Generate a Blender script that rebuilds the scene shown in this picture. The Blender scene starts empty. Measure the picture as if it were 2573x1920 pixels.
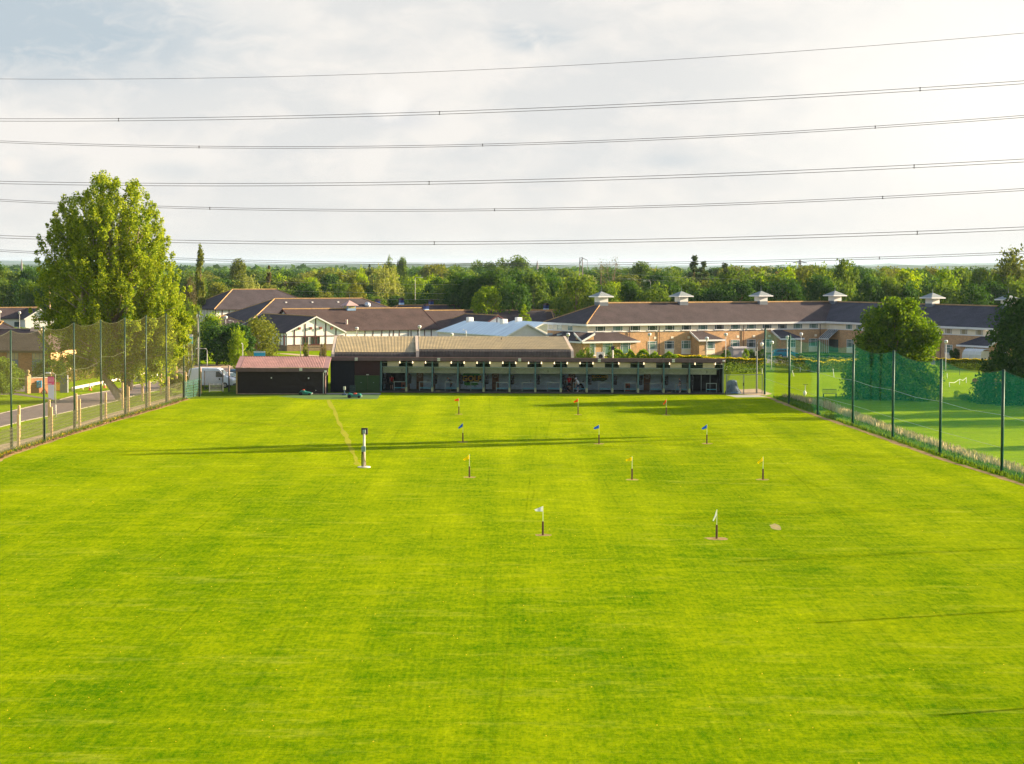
import bpy, bmesh, math, random
import numpy as np
from mathutils import Vector, Matrix, noise as mnoise
C = bpy.context.scene.collection
SC = bpy.context.scene
# ---------------------------------------------------------------- camera (a drone 15 m up, long lens)
F, H, PITCH, ROLL = 5205.0, 15.1, math.atan(295/5205.0), 0.0039
cp, sp, cr, sr = math.cos(PITCH), math.sin(PITCH), math.cos(ROLL), math.sin(ROLL)
R0, U0, F0 = Vector((1,0,0)), Vector((0,sp,cp)), Vector((0,cp,-sp))
RX, UX = R0*cr+U0*sr, U0*cr-R0*sr
cam = bpy.data.objects.new('camera', bpy.data.cameras.new('camera')); C.objects.link(cam)
M = Matrix((RX, UX, -F0)).transposed().to_4x4(); M.translation = Vector((0,0,H)); cam.matrix_world = M
cam.data.sensor_width = 36; cam.data.lens = F/2573*36; cam.data.clip_end = 30000; cam.data.clip_start = 1
SC.camera = cam
# ---------------------------------------------------------------- sky, sun, exposure
SUN_EL, SUN_AZ = math.radians(14.8), math.atan2(.944,.33)
S = Vector((math.sin(SUN_AZ)*math.cos(SUN_EL), math.cos(SUN_AZ)*math.cos(SUN_EL), math.sin(SUN_EL)))
sl = bpy.data.lights.new('sun','SUN'); sl.energy = 5.0; sl.angle = math.radians(.4); sl.color = (1,.80,.54)
so = bpy.data.objects.new('sun', sl); C.objects.link(so); so.rotation_euler = S.to_track_quat('Z','Y').to_euler()
SC.view_settings.view_transform = 'Standard'; SC.view_settings.look = 'None'; SC.view_settings.gamma = 1
SC.view_settings.exposure = 1.9
SC.cycles.use_denoising = True
SC.cycles.max_bounces = 6; SC.cycles.transparent_max_bounces = 24; SC.cycles.volume_bounces = 0

class NG:
    "tiny node-graph helper"
    def __init__(s, tree): s.t = tree; s.n = tree.nodes; s.l = tree.links
    def node(s, typ, ins=None, **kw):
        n = s.n.new(typ)
        for k, v in kw.items(): setattr(n, k, v)
        for k, v in (ins or {}).items():
            if isinstance(v, bpy.types.NodeSocket): s.l.new(v, n.inputs[k])
            else: n.inputs[k].default_value = v
        return n
    def math(s, op, a, b=0.5, clamp=False):
        return s.node('ShaderNodeMath', {0:a,1:b}, operation=op, use_clamp=clamp).outputs[0]
    def ramp(s, fac, stops):
        n = s.node('ShaderNodeValToRGB', {0:fac}); e = n.color_ramp.elements
        while len(e) < len(stops): e.new(.5)
        for i,(p,c) in enumerate(stops):
            e[i].position = p; e[i].color = (*c,1) if len(c)==3 else c
        return n.outputs[0]
    def mix(s, fac, a, b, blend='MIX'):
        n = s.node('ShaderNodeMix', data_type='RGBA', blend_type=blend)
        for k, v in ((0,fac),(6,a),(7,b)):
            if isinstance(v, bpy.types.NodeSocket): s.l.new(v, n.inputs[k])
            else: n.inputs[k].default_value = v if k==0 else (*v[:3],1)
        return n.outputs[2]
    def noise(s, vec, scale, detail=3, rough=.5, dist=0):
        n = s.node('ShaderNodeTexNoise', {'Scale':scale,'Detail':detail,'Roughness':rough,'Distortion':dist})
        if vec is not None: s.l.new(vec, n.inputs['Vector'])
        return n.outputs[0]
    def mapping(s, vec, scale=(1,1,1), rot=(0,0,0), loc=(0,0,0)):
        return s.node('ShaderNodeMapping', {'Vector':vec,'Scale':scale,'Rotation':rot,'Location':loc}).outputs[0]

w = bpy.data.worlds.new('World'); SC.world = w; w.use_nodes = True
g = NG(w.node_tree); w.node_tree.nodes.clear()
sky = g.node('ShaderNodeTexSky', sky_type='NISHITA', sun_disc=False)
sky.sun_elevation = SUN_EL; sky.sun_rotation = SUN_AZ; sky.air_density = 1; sky.dust_density = 2
tc = g.node('ShaderNodeTexCoord').outputs['Generated']
def skydir(px, py):
    dx, dy = (px-1286.5)/F, (960-py)/F
    return (RX*dx+UX*dy+F0).normalized()
def blob(px, py, rx, ry):
    "a soft patch of sky round one direction, rx and ry in degrees"
    d = skydir(px, py)
    v = g.node('ShaderNodeVectorMath', {0:tc,1:tuple(d)}, operation='SUBTRACT').outputs[0]
    v = g.mapping(v, (1/math.radians(rx),1/math.radians(rx),1/math.radians(ry)))
    l = g.node('ShaderNodeVectorMath', {0:v}, operation='LENGTH').outputs['Value']
    return g.node('ShaderNodeMapRange', {0:l,1:1.0,2:0.0,3:0.0,4:1.0}, interpolation_type='SMOOTHERSTEP').outputs[0]
n1 = g.noise(g.mapping(tc,(5,5,11)), 2.6, 5, .5, .3)
n2 = g.noise(g.mapping(tc,(6,6,14),loc=(3,1,2)), 7, 5, .6, .6)
cloudy = g.node('ShaderNodeMapRange', {0:g.math('ADD',g.math('MULTIPLY',n1,.7),g.math('MULTIPLY',n2,.3)),1:.42,2:.58,3:0,4:1}).outputs[0]
white, grey, blue = (.252,.243,.230), (.212,.213,.210), (.143,.166,.182)
col = g.mix(cloudy, white, grey)
b1 = g.math('MULTIPLY', blob(60,70,10,2.6), g.node('ShaderNodeMapRange',{0:n2,1:.30,2:.55,3:.55,4:1.15}).outputs[0])
col = g.mix(b1, col, blue)
b2 = g.math('MULTIPLY', g.math('MULTIPLY',blob(1330,95,1.9,.6), .75),g.node('ShaderNodeMapRange',{0:n2,1:.35,2:.6,3:.2,4:1}).outputs[0]); col = g.mix(b2, col, blue)
b3 = g.math('MULTIPLY', blob(430,430,1.6,.45), .35); col = g.mix(b3, col, blue)
b4 = g.math('MULTIPLY', blob(1690,405,1.8,.35), .35); col = g.mix(b4, col, blue)
b5 = g.math('MULTIPLY', blob(1010,300,1.6,.55), .6); col = g.mix(b5, col, (.196,.201,.206))
b6 = g.math('MULTIPLY', blob(30,415,.55,.35), .8); col = g.mix(b6, col, (.265,.25,.232))
puff = blob(975,262,1.15,.85)
pf = g.node('ShaderNodeMapRange',{0:g.math('ADD',puff,g.math('MULTIPLY',g.noise(g.mapping(tc,(1,1,1)),120,6,.65),1.1)),1:.80,2:1.40,3:0,4:.8}).outputs[0]
col = g.mix(pf, col, (.268,.258,.244))
glow = blob(2700,260,13,9); col = g.mix(glow, col, (.305,.292,.270))
# the cloud sheet over the clear sky; low towards the horizon it turns cream
sep = g.node('ShaderNodeSeparateXYZ',{0:tc}).outputs['Z']
hz = g.node('ShaderNodeMapRange',{0:sep,1:.0,2:.05,3:1,4:0}).outputs[0]
col = g.mix(g.math('MULTIPLY',hz,.7), col, (.236,.229,.216))
nish = g.node('ShaderNodeVectorMath',{0:sky.outputs[0],1:(.078,.078,.078)},operation='MULTIPLY').outputs[0]
up = g.node('ShaderNodeMapRange',{0:sep,1:.20,2:.45,3:.0,4:.88}).outputs[0]
col = g.mix(up, col, nish)
col = g.node('ShaderNodeVectorMath',{0:col,1:(10,10,10)},operation='MULTIPLY').outputs[0]
bg = g.node('ShaderNodeBackground',{'Color':col,'Strength':.1})
g.l.new(bg.outputs[0], g.node('ShaderNodeOutputWorld').inputs[0])

# ---------------------------------------------------------------- picture <-> place
def ray(px, py):
    dx, dy = (px-1286.5)/F, (960-py)/F
    return RX*dx+UX*dy+F0
def gp(px, py, z=0.0):
    "point of the level z that the photograph shows at px, py"
    d = ray(px, py); t = (z-H)/d.z
    return Vector((d.x*t, d.y*t, z))
def at(px, py, Y):
    d = ray(px, py); t = Y/d.y
    return Vector((d.x*t, Y, H+d.z*t))
def proj(p):
    v = Vector(p)-Vector((0,0,H)); z = v.dot(F0)
    return 1286.5+F*v.dot(RX)/z, 960-F*v.dot(UX)/z

# ---------------------------------------------------------------- materials
MATS = {}
def lin(r,g_,b): return tuple(((c/255+.055)/1.055)**2.4 if c/255>.04045 else c/255/12.92 for c in (r,g_,b))
def mat(name, col, rough=.8, var=.12, scale=2.0, metal=0, spec=.3, col2=None, bump=0, bscale=20, stretch=(1,1,1), emit=None, estr=0, isl=0):
    if name in MATS: return MATS[name]
    m = bpy.data.materials.new(name); m.use_nodes = True; g = NG(m.node_tree)
    b = m.node_tree.nodes['Principled BSDF']
    tc = g.node('ShaderNodeTexCoord').outputs['Object']; tc = g.mapping(tc, stretch)
    n = g.noise(tc, scale, 4, .6)
    c2 = col2 or tuple(min(1,c*(1+var*1.6)) for c in col); c1 = tuple(c*(1-var) for c in col)
    c = g.ramp(n, [(.3,c1),(.7,c2)])
    if isl:
        ri = g.node('ShaderNodeNewGeometry').outputs['Random Per Island']
        c = g.mix(1, c, g.ramp(ri,[(0,(1-isl,)*3),(1,(1,1,1))]), 'MULTIPLY')
    g.l.new(c, b.inputs['Base Color'])
    b.inputs['Roughness'].default_value = rough; b.inputs['Metallic'].default_value = metal
    b.inputs['Specular IOR Level'].default_value = spec
    if bump:
        bn = g.node('ShaderNodeBump', {'Height':g.noise(tc,bscale,4,.6),'Strength':bump,'Distance':.03})
        g.l.new(bn.outputs[0], b.inputs['Normal'])
    if emit: b.inputs['Emission Color'].default_value = (*emit,1); b.inputs['Emission Strength'].default_value = estr
    MATS[name] = m; return m
def leafmat(name, c1, c2, trans=.45, obj=.25):
    m = bpy.data.materials.new(name); m.use_nodes = True; g = NG(m.node_tree); m.node_tree.nodes.clear()
    ri = g.node('ShaderNodeNewGeometry').outputs['Random Per Island']
    orr = g.node('ShaderNodeObjectInfo').outputs['Random']
    n = g.noise(g.node('ShaderNodeTexCoord').outputs['Object'], .45, 2)
    f = g.math('ADD', g.math('MULTIPLY',ri,.55), g.math('MULTIPLY',n,.5))
    c = g.ramp(f, [(.2,c1),(.85,c2)])
    c = g.mix(1, c, g.ramp(orr,[(0,(1-obj,1-obj*.8,1)),(.5,(1,1,1)),(1,(1+obj*.6,1+obj*.2,.9))]), 'MULTIPLY')
    d = g.node('ShaderNodeBsdfDiffuse',{'Color':c}).outputs[0]
    tcol = g.mix(1, c, (1.15,1.15,.4), 'MULTIPLY')
    t = g.node('ShaderNodeBsdfTranslucent',{'Color':tcol}).outputs[0]
    gl = g.node('ShaderNodeBsdfGlossy',{'Color':(.5,.5,.4,1),'Roughness':.7}).outputs[0]
    mx = g.node('ShaderNodeMixShader',{0:trans,1:d,2:t}).outputs[0]
    mx = g.node('ShaderNodeMixShader',{0:.015,1:mx,2:gl}).outputs[0]
    g.l.new(mx, g.node('ShaderNodeOutputMaterial').inputs[0]); return m
def netmat(name, col, cover, trans=.5, rows=None):
    m = bpy.data.materials.new(name); m.use_nodes = True; g = NG(m.node_tree); m.node_tree.nodes.clear()
    d = g.node('ShaderNodeBsdfDiffuse',{'Color':(*col,1)}).outputs[0]
    t = g.node('ShaderNodeBsdfTranslucent',{'Color':(*col,1)}).outputs[0]
    mx = g.node('ShaderNodeMixShader',{0:trans,1:d,2:t}).outputs[0]
    tr = g.node('ShaderNodeBsdfTransparent').outputs[0]
    tc = g.node('ShaderNodeTexCoord').outputs['Object']
    f = g.math('MULTIPLY', g.node('ShaderNodeMapRange',{0:g.noise(g.mapping(tc,(1,1,.35)),.8,4,.6),1:.3,2:.7,3:.88,4:1.12}).outputs[0], cover)
    if rows:
        z = g.node('ShaderNodeSeparateXYZ',{0:tc}).outputs['Z']
        f = g.math('MULTIPLY', f, g.node('ShaderNodeMapRange',{0:g.math('SINE',g.math('MULTIPLY',z,rows),0),1:-1,2:1,3:.6,4:1.4}).outputs[0])
    mx = g.node('ShaderNodeMixShader',{0:f,1:tr,2:mx}).outputs[0]
    g.l.new(mx, g.node('ShaderNodeOutputMaterial').inputs[0]); return m

# ---------------------------------------------------------------- mesh helpers
class MB:
    def __init__(s): s.v=[]; s.f=[]
    def add(s, vs, fs):
        o=len(s.v); s.v+= [tuple(v) for v in vs]; s.f+=[tuple(i+o for i in f) for f in fs]; return s
    def box(s, x0,x1,y0,y1,z0,z1, bev=0):
        if bev:
            b=min(bev,(x1-x0)*.45,(y1-y0)*.45,(z1-z0)*.45); P=[]
            for z,q in ((z0,b),(z0+b,0),(z1-b,0),(z1,b)):
                P.append([(x0+q,y0+b,z),(x0+b,y0+q,z),(x1-b,y0+q,z),(x1-q,y0+b,z),(x1-q,y1-b,z),(x1-b,y1-q,z),(x0+b,y1-q,z),(x0+q,y1-b,z)])
            return s.loft(P, True, True)
        return s.add([(x0,y0,z0),(x1,y0,z0),(x1,y1,z0),(x0,y1,z0),(x0,y0,z1),(x1,y0,z1),(x1,y1,z1),(x0,y1,z1)],
            [(0,3,2,1),(4,5,6,7),(0,1,5,4),(1,2,6,5),(2,3,7,6),(3,0,4,7)])
    def loft(s, rings, closed=True, caps=True):
        n=len(rings[0]); vs=[p for r in rings for p in r]; fs=[]
        for k in range(len(rings)-1):
            for i in range(n if closed else n-1):
                j=(i+1)%n; fs.append((k*n+i,k*n+j,(k+1)*n+j,(k+1)*n+i))
        if caps: fs.append(tuple(range(n))[::-1]); fs.append(tuple((len(rings)-1)*n+i for i in range(n)))
        return s.add(vs,fs)
    def tube(s, pts, r, n=6, caps=True):
        pts=[Vector(p) for p in pts]; rs=r if isinstance(r,(list,tuple)) else [r]*len(pts); rings=[]
        for i,p in enumerate(pts):
            d=(pts[min(i+1,len(pts)-1)]-pts[max(i-1,0)]).normalized()
            a=d.orthogonal().normalized() if abs(d.z)<.9 else Vector((1,0,0)); a=(a-d*a.dot(d)).normalized(); b=d.cross(a)
            rings.append([p+(a*math.cos(t)+b*math.sin(t))*rs[i] for t in [2*math.pi*k/n for k in range(n)]])
        return s.loft(rings,True,caps)
    def lathe(s, prof, cx=0, cy=0, n=12):
        rings=[[(cx+r*math.cos(2*math.pi*k/n),cy+r*math.sin(2*math.pi*k/n),z) for k in range(n)] for r,z in prof]
        return s.loft(rings,True,True)
    def prism(s, poly, a, b, axis='y'):
        "extrude a 2-D polygon: axis y -> poly in (x,z); axis x -> poly in (y,z); axis z -> poly in (x,y)"
        f={'y':lambda p,t:(p[0],t,p[1]),'x':lambda p,t:(t,p[0],p[1]),'z':lambda p,t:(p[0],p[1],t)}[axis]
        return s.loft([[f(p,a) for p in poly],[f(p,b) for p in poly]],True,True)
    def quad(s,*p): return s.add(p,[tuple(range(len(p)))])
    def slab(s, pts, t=.12):
        "a flat or folded plate: polygon pts with thickness t downwards"
        return s.loft([[(p[0],p[1],p[2]-t) for p in pts],[tuple(p) for p in pts]],True,True)
    def build(s, name, m, parent=None, label=None, smooth=False, fix=True):
        me=bpy.data.meshes.new(name); me.from_pydata(s.v,[],s.f)
        if fix:
            bm=bmesh.new(); bm.from_mesh(me); bmesh.ops.recalc_face_normals(bm,faces=bm.faces); bm.to_mesh(me); bm.free()
        if smooth: me.polygons.foreach_set('use_smooth',[True]*len(me.polygons))
        me.materials.append(m); o=bpy.data.objects.new(name,me); C.objects.link(o)
        if parent: o.parent=parent
        if label: o['label']=label
        return o
def thing(name, label, cat, loc=(0,0,0), rotz=0, group=None):
    o=bpy.data.objects.new(name,None); C.objects.link(o); o.location=loc; o.rotation_euler=(0,0,rotz); o.empty_display_size=.3
    o['label']=label; o['category']=cat
    if group: o['group']=group
    return o
def tag(o,label,cat,group=None,kind=None):
    o['label']=label; o['category']=cat
    if group: o['group']=group
    if kind: o['kind']=kind
    return o
def structure(o): o['kind']='structure'; return o
def dup(root, loc=None, rotz=None, label=None, scale=None):
    r=root.copy(); C.objects.link(r)
    if loc is not None: r.location=loc
    if rotz is not None: r.rotation_euler=(0,0,rotz)
    if scale is not None: r.scale=scale
    if label: r['label']=label
    def rec(a,b):
        for ch in a.children:
            c=ch.copy(); C.objects.link(c); c.parent=b; rec(ch,c)
    rec(root,r); return r
def sheet(name, pts, z, m, sub=0):
    mb=MB(); mb.quad(*[(p[0],p[1],z) for p in pts])
    return structure(mb.build(name,m))
def strip(name, A, B, z, m):
    "a ribbon between two polylines of ground points"
    mb=MB(); n=len(A)
    mb.add([(p[0],p[1],z) for p in A]+[(p[0],p[1],z) for p in B],[(i,i+1,n+i+1,n+i) for i in range(n-1)])
    return structure(mb.build(name,m))
# ---------------------------------------------------------------- ground
def grassmat(name, dark, light, dry, tracks=True, dryamt=.25, bs=.5):
    m=bpy.data.materials.new(name); m.use_nodes=True; g=NG(m.node_tree); m.node_tree.nodes.clear()
    tc=g.node('ShaderNodeTexCoord').outputs['Object']; s=g.node('ShaderNodeSeparateXYZ',{0:tc})
    big=g.noise(g.mapping(tc,(1,.45,1),loc=(31,17,0)),.10,5,.65,0); mid=g.noise(g.mapping(tc,(.7,1.1,1),loc=(7,3,0)),.6,5,.7,.3); fine=g.noise(tc,5,7,.8)
    grain=g.noise(g.mapping(tc,(4.5,1.25,1)),1,5,.75)
    strk=g.noise(g.mapping(tc,(7,.16,1)),1,4,.6)      # mowing lines, down the range
    strk3=g.noise(g.mapping(tc,(.42,.010,1),loc=(5,1,0)),1,2,.5)
    strk2=g.noise(g.mapping(tc,(.35,4.2,1),rot=(0,0,.12)),1,4,.6)
    f=g.math('ADD',g.math('MULTIPLY',big,.30),g.math('ADD',g.math('MULTIPLY',mid,.28),g.math('ADD',g.math('MULTIPLY',fine,.25),g.math('MULTIPLY',grain,.38))))
    if tracks: f=g.math('ADD',g.math('ADD',f,g.math('MULTIPLY',strk,.13)),g.math('SUBTRACT',g.math('ADD',g.math('MULTIPLY',strk2,.08),g.math('MULTIPLY',strk3,.17)),.19))
    if tracks: f=g.math('ADD',f,g.node('ShaderNodeMapRange',{0:s.outputs['Y'],1:60.,2:170.,3:-.06,4:.025}).outputs[0])  # grass colour darkened towards the camera, standing in for view-angle shading
    c=g.ramp(f,[(.47,dark),(.62,tuple((a+b)/2 for a,b in zip(dark,light))),(.76,light)])
    spk=g.node('ShaderNodeMapRange',{0:g.noise(g.mapping(tc,(.8,2.0,1)),3.2,7,.85),1:.50,2:.64,3:0,4:.55}).outputs[0]
    c=g.mix(spk,c,tuple(x*.42 for x in dark))
    dr=g.node('ShaderNodeMapRange',{0:g.noise(g.mapping(tc,(.5,1.5,1),loc=(2,9,1)),.5,6,.75),1:.54,2:.72,3:0,4:dryamt}).outputs[0]
    c=g.mix(dr,c,dry)
    if tracks:
        # wheel tracks of the ball picker: nearly straight pairs of pressed lines running down the range
        wob=g.noise(g.mapping(tc,(.05,.02,1)),1,1)
        for off,per,sl_,am in ((0.0,4.1,.010,.30),(1.7,6.9,-.022,.34),(3.1,9.3,-.035,.34),(2.2,7.7,.018,.25)):
            u=g.math('ADD',g.math('ADD',s.outputs['X'],g.math('MULTIPLY',s.outputs['Y'],sl_)),g.math('MULTIPLY',wob,.4))
            u=g.math('PINGPONG',g.math('ADD',u,off),per)
            ln=g.node('ShaderNodeMapRange',{0:u,1:.0,2:.11,3:1,4:0}).outputs[0]
            gate=g.node('ShaderNodeMapRange',{0:g.noise(g.mapping(tc,(.5,.10,1),loc=(off,4,0)),.5,5,.7),1:.46,2:.60,3:0,4:am}).outputs[0]
            c=g.mix(g.math('MULTIPLY',ln,gate),c,tuple(x*.35 for x in dark))
    h=g.math('ADD',g.noise(tc,3.5,8,.85),g.math('MULTIPLY',strk,.25) if tracks else 0.0)
    bn=g.node('ShaderNodeBump',{'Height':h,'Strength':bs,'Distance':.12})
    d=g.node('ShaderNodeBsdfDiffuse',{'Color':c,'Normal':bn.outputs[0]}).outputs[0]
    g.l.new(d,g.node('ShaderNodeOutputMaterial').inputs[0]); return m
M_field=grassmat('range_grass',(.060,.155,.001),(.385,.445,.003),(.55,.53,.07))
M_lawn=grassmat('lawn_grass',(.10,.19,.002),(.29,.38,.003),(.34,.31,.06),False,.55)
M_rough=grassmat('rough_ground',(.07,.13,.008),(.17,.22,.02),(.2,.17,.05),False,.4)
M_green=mat('tee_carpet',(.10,.17,.055),.9,.15,1.2,spec=.05)
M_dirt=mat('bare_earth',(.30,.20,.085),.95,.45,1.3,bump=.5,spec=.05)
M_path=mat('tan_path',(.44,.33,.21),.9,.15,2,spec=.1)
M_asph=mat('asphalt',(.17,.135,.13),.85,.12,1.2,spec=.15,bump=.2)
M_conc=mat('concrete',(.36,.34,.30),.85,.15,1.5)
M_soilr=mat('straw_litter',(.30,.24,.12),.95,.35,2.5,bump=.6)

mb=MB(); N=40; ys=[20*1.16**k for k in range(N+1)]
structure(MB().quad((-12000,-60,0),(12000,-60,0),(12000,21000,0),(-12000,21000,0)).build('ground',M_rough))
# the practice field: wide near the camera, narrowing to the bays
fl=[gp(478,1003),gp(420,1022),gp(314,1053),gp(187,1092),gp(29,1144),gp(0,1159)]
d=(fl[-1]-fl[0]); fl.append(fl[-1]+d*1.3)
fr=[gp(1925,998),gp(1982,1022),gp(2054,1048),gp(2142,1077),gp(2243,1113),gp(2362,1155),gp(2517,1204)]
d=(fr[-1]-fr[0]); fr.append(fr[-1]+d*1.05)
poly=fl+fr[::-1]+[gp(1800,993),gp(957,988),gp(700,996)]
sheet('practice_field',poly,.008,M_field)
# earth edges
def off(L,dx): return [p+Vector((dx,0,0)) for p in L]
def rag(L,dx,am,seed,step=1.6):
    r_=random.Random(seed); out=[]
    for i in range(len(L)-1):
        n=max(1,int((L[i+1]-L[i]).length/step))
        for k in range(n): out.append(L[i].lerp(L[i+1],k/n)+Vector((dx+r_.uniform(-am,am),0,0)))
    return out+[L[-1]+Vector((dx,0,0))]
strip('earth_edge',rag(fl,-.6,.12,1),rag(fl,.02,.14,2),.016,M_dirt)
strip('earth_edge_east',rag(fr,-.05,.14,3),rag(fr,.55,.14,4),.016,M_dirt)
# lawns outside the fences
structure(MB().quad(*[(p.x,p.y,.004) for p in (fr[0],fr[3],fr[-1],Vector((150,40,0)),Vector((150,300,0)),gp(1950,936),gp(1838,935),gp(1820,985))]).build('east_lawn',M_lawn))
structure(MB().quad(*[(p.x,p.y,.004) for p in (gp(478,1003),gp(470,960),gp(330,905),gp(-200,905),gp(-900,1000),gp(-900,1300),fl[-1])]).build('west_lawn',M_lawn))
structure(MB().quad(*[(p.x,p.y,.004) for p in (gp(460,945),gp(820,960),gp(1250,960),gp(1500,960),gp(1600,880),gp(700,868),gp(440,868))]).build('school_lawn',M_lawn))
# road, path
def Z2(px,py): return gp(px/3.934,740+py/3.934)
lo=[Z2(*q) for q in ((-900,1500),(0,1312),(250,1250),(550,1190),(850,1120),(1130,1060),(1300,1010),(1500,962),(1700,925),(1900,890))]
hi=[Z2(*q) for q in ((-900,1330),(0,1180),(300,1112),(520,1062),(700,1012),(1100,952),(1300,905),(1500,870),(1700,832),(1900,795))]
strip('road',lo,hi,.012,M_asph)
M_kerb=mat('kerb_stone',(.20,.18,.15),.85,.1,3)
def kerb(name,L,w=.14,h=.08):
    mb=MB(); pts=L
    A=[Vector((p.x,p.y,0)) for p in pts]; nrm=[]
    for i in range(len(A)):
        d=(A[min(i+1,len(A)-1)]-A[max(i-1,0)]).normalized(); nrm.append(Vector((-d.y,d.x,0)))
    rings=[[(p+n*q).to_tuple()[:2]+(z,) for q,z in ((-w/2,0),(-w/2,h),(w/2,h),(w/2,0))] for p,n in zip(A,nrm)]
    mb.loft(rings,True,True); return structure(mb.build(name,M_kerb))
kerb('kerb',hi); kerb('kerb_verge',lo)
sd=[Z2(*q) for q in ((-400,975),(130,970),(380,1012),(560,1030),(560,1050),(300,1060),(100,1000),(-400,1030))]
sheet('side_road',sd[:5]+[Z2(420,1030),Z2(120,990),Z2(-400,1000)],.016,M_asph)
sheet('car_park_surface',[Z2(-300,880),Z2(480,870),Z2(480,960),Z2(-300,968)],.02,M_asph)
pl=[Z2(*q) for q in ((-400,1700),(0,1585),(500,1440),(1000,1262),(1500,1128),(1850,1018))]
ph=[Z2(*q) for q in ((-400,1590),(0,1488),(500,1368),(1000,1200),(1500,1062),(1850,965))]
strip('footpath',pl,ph,.010,M_path)
# car park behind the bays, concrete apron, tee carpet
sheet('yard_surface',[gp(400,962),gp(620,966),gp(640,922),gp(400,922)],.012,M_asph)
sheet('back_road',[gp(380,921),gp(700,926),gp(700,919),gp(380,914)],.02,M_path)
sheet('tee_carpet',[gp(700,997),gp(742,992),gp(957,990),gp(948,1003),gp(790,1004)],.018,M_green)
sheet('apron_slab',[gp(820,988.4),gp(957,988.4),gp(957,991.4),gp(820,991.4)],.03,M_conc)
sheet('gate_slab',[gp(1822,993),gp(1905,993),gp(1930,998),gp(1850,999)],.02,M_conc)
sheet('gravel_patch',[gp(1845,990),gp(1858,979),gp(1905,977),gp(1940,990),gp(1925,994)],.014,M_path)
sheet('lawn_path',[gp(688,888),gp(730,888.5),gp(930,903),gp(880,906)],.012,M_path)
sheet('school_drive',[gp(1850,912),gp(2350,916),gp(2350,893),gp(1850,890)],.012,M_asph)
# worn strip of yellow grass towards the floodlight
M_worn=mat('worn_grass',(.36,.33,.02),.95,.3,2.5,col2=(.34,.37,.01),spec=.05)
rnd=random.Random(4); A=[];B=[]
tr=[(828,1006),(845,1040),(858,1073),(873,1100),(885,1130),(897,1158),(904,1172)]
for i in range(len(tr)-1):
    for k in range(4):
        x=tr[i][0]+(tr[i+1][0]-tr[i][0])*k/4; y=tr[i][1]+(tr[i+1][1]-tr[i][1])*k/4; q=gp(x,y)
        wv=.5+.5*math.sin(i*2.1+k*1.3); A.append(q+Vector((-.18-.2*wv+rnd.uniform(-.1,.1),0,0))); B.append(q+Vector((.05+.15*wv+rnd.uniform(-.08,.08),0,0)))
strip('worn_strip',A,B,.014,M_worn)
sheet('bare_patch',[gp(1950+17*math.cos(a)*rnd.uniform(.7,1.2),1325+9*math.sin(a+.4)*rnd.uniform(.7,1.2)) for a in [k*math.pi/7 for k in range(14)]],.014,mat('dry_earth',(.27,.22,.07),.95,.2,4))
# yellow and brown weeds along the edges, reeds on the east side, flowers in the field  (nobody could count them)
def blades(name,label,cat,line,n,h,wd,sx,m,seed,lean=.25,dens=None):
    rnd=random.Random(seed); mb=MB(); L=[(line[i+1]-line[i]).length for i in range(len(line)-1)]; T=sum(L)
    for _ in range(n):
        t=rnd.random()**1.0*T; i=0
        while t>L[i] and i<len(L)-1: t-=L[i]; i+=1
        p=line[i].lerp(line[i+1],min(1,t/L[i])); x=p.x+rnd.uniform(*sx); y=p.y+rnd.uniform(-.5,.5)
        hh=h*rnd.uniform(.45,1.1); a=rnd.uniform(0,6.28); lx,ly=math.cos(a)*hh*lean*rnd.random(),math.sin(a)*hh*lean*rnd.random()
        b=rnd.uniform(0,3.14); wx,wy=math.cos(b)*wd,math.sin(b)*wd
        mb.add([(x-wx,y-wy,0),(x+wx,y+wy,0),(x+wx*.9+lx,y+wy*.9+ly,hh*.8),(x-wx*.4+lx*1.3,y-wy*.4+ly*1.3,hh)],[(0,1,2,3)])
    o=mb.build(name,m,fix=False); return tag(o,label,cat,None,'stuff')
M_reed=mat('dry_reed',(.62,.50,.27),.9,.2,3,isl=.45,spec=.1)
M_weed=leafmat('weed_leaf',(.05,.12,.006),(.16,.24,.012),.4)
M_weedy=leafmat('yellow_weed',(.30,.22,.01),(.5,.36,.02),.3)
M_straw=mat('dead_stems',(.33,.20,.10),.95,.25,3,isl=.5)
reedline=[gp(1975,1000)+Vector((.0,0,0)),gp(2070,1020)]+[p+Vector((2.6,1.5,0)) for p in fr[3:]]
blades('dry_reeds','band of pale dry reeds standing along the outside of the green netting','reeds',reedline,11000,.62,.03,(-.55,.7),M_reed,1)
blades('edge_grass','strip of long dark green grass at the foot of the green netting posts','grass',off(fr,1.5),14000,.32,.035,(-.8,.9),M_weed,2)
blades('verge_weeds','green weeds growing at the foot of the wire mesh beside the footpath','weeds',off(fl,-.9),6000,.25,.04,(-.55,.5),M_weed,3)
blades('yellow_weeds','scattered yellow weeds at the foot of the wire mesh','weeds',[fl[i]+Vector((-.8,0,0)) for i in (1,2,3,4,5)],500,.28,.06,(-.3,.3),M_weedy,5)
blades('dead_stalks','heap of brown dead stalks along the earth edge below the wire mesh','stalks',off(fl,-.45),4500,.14,.05,(-.22,.22),M_straw,6,1.5)
M_dand=mat('dandelion_yellow',(.75,.55,.01),.8,.1,3)
rnd=random.Random(9); mb=MB()
for _ in range(520):
    Y=rnd.uniform(60,170); x=rnd.uniform(-.25,.25)*Y; r=rnd.uniform(.018,.034)
    if proj((x,Y,0))[0]<1500 or rnd.random()<.4:
        mb.add([(x-r,Y,.03),(x,Y-r,.03),(x+r,Y,.03),(x,Y+r,.03),(x,Y,.06)],[(0,1,4),(1,2,4),(2,3,4),(3,0,4)])
tag(mb.build('dandelions',M_dand,fix=False),'tiny yellow dandelions dotted over the mown practice field','flowers',None,'stuff')
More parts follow.
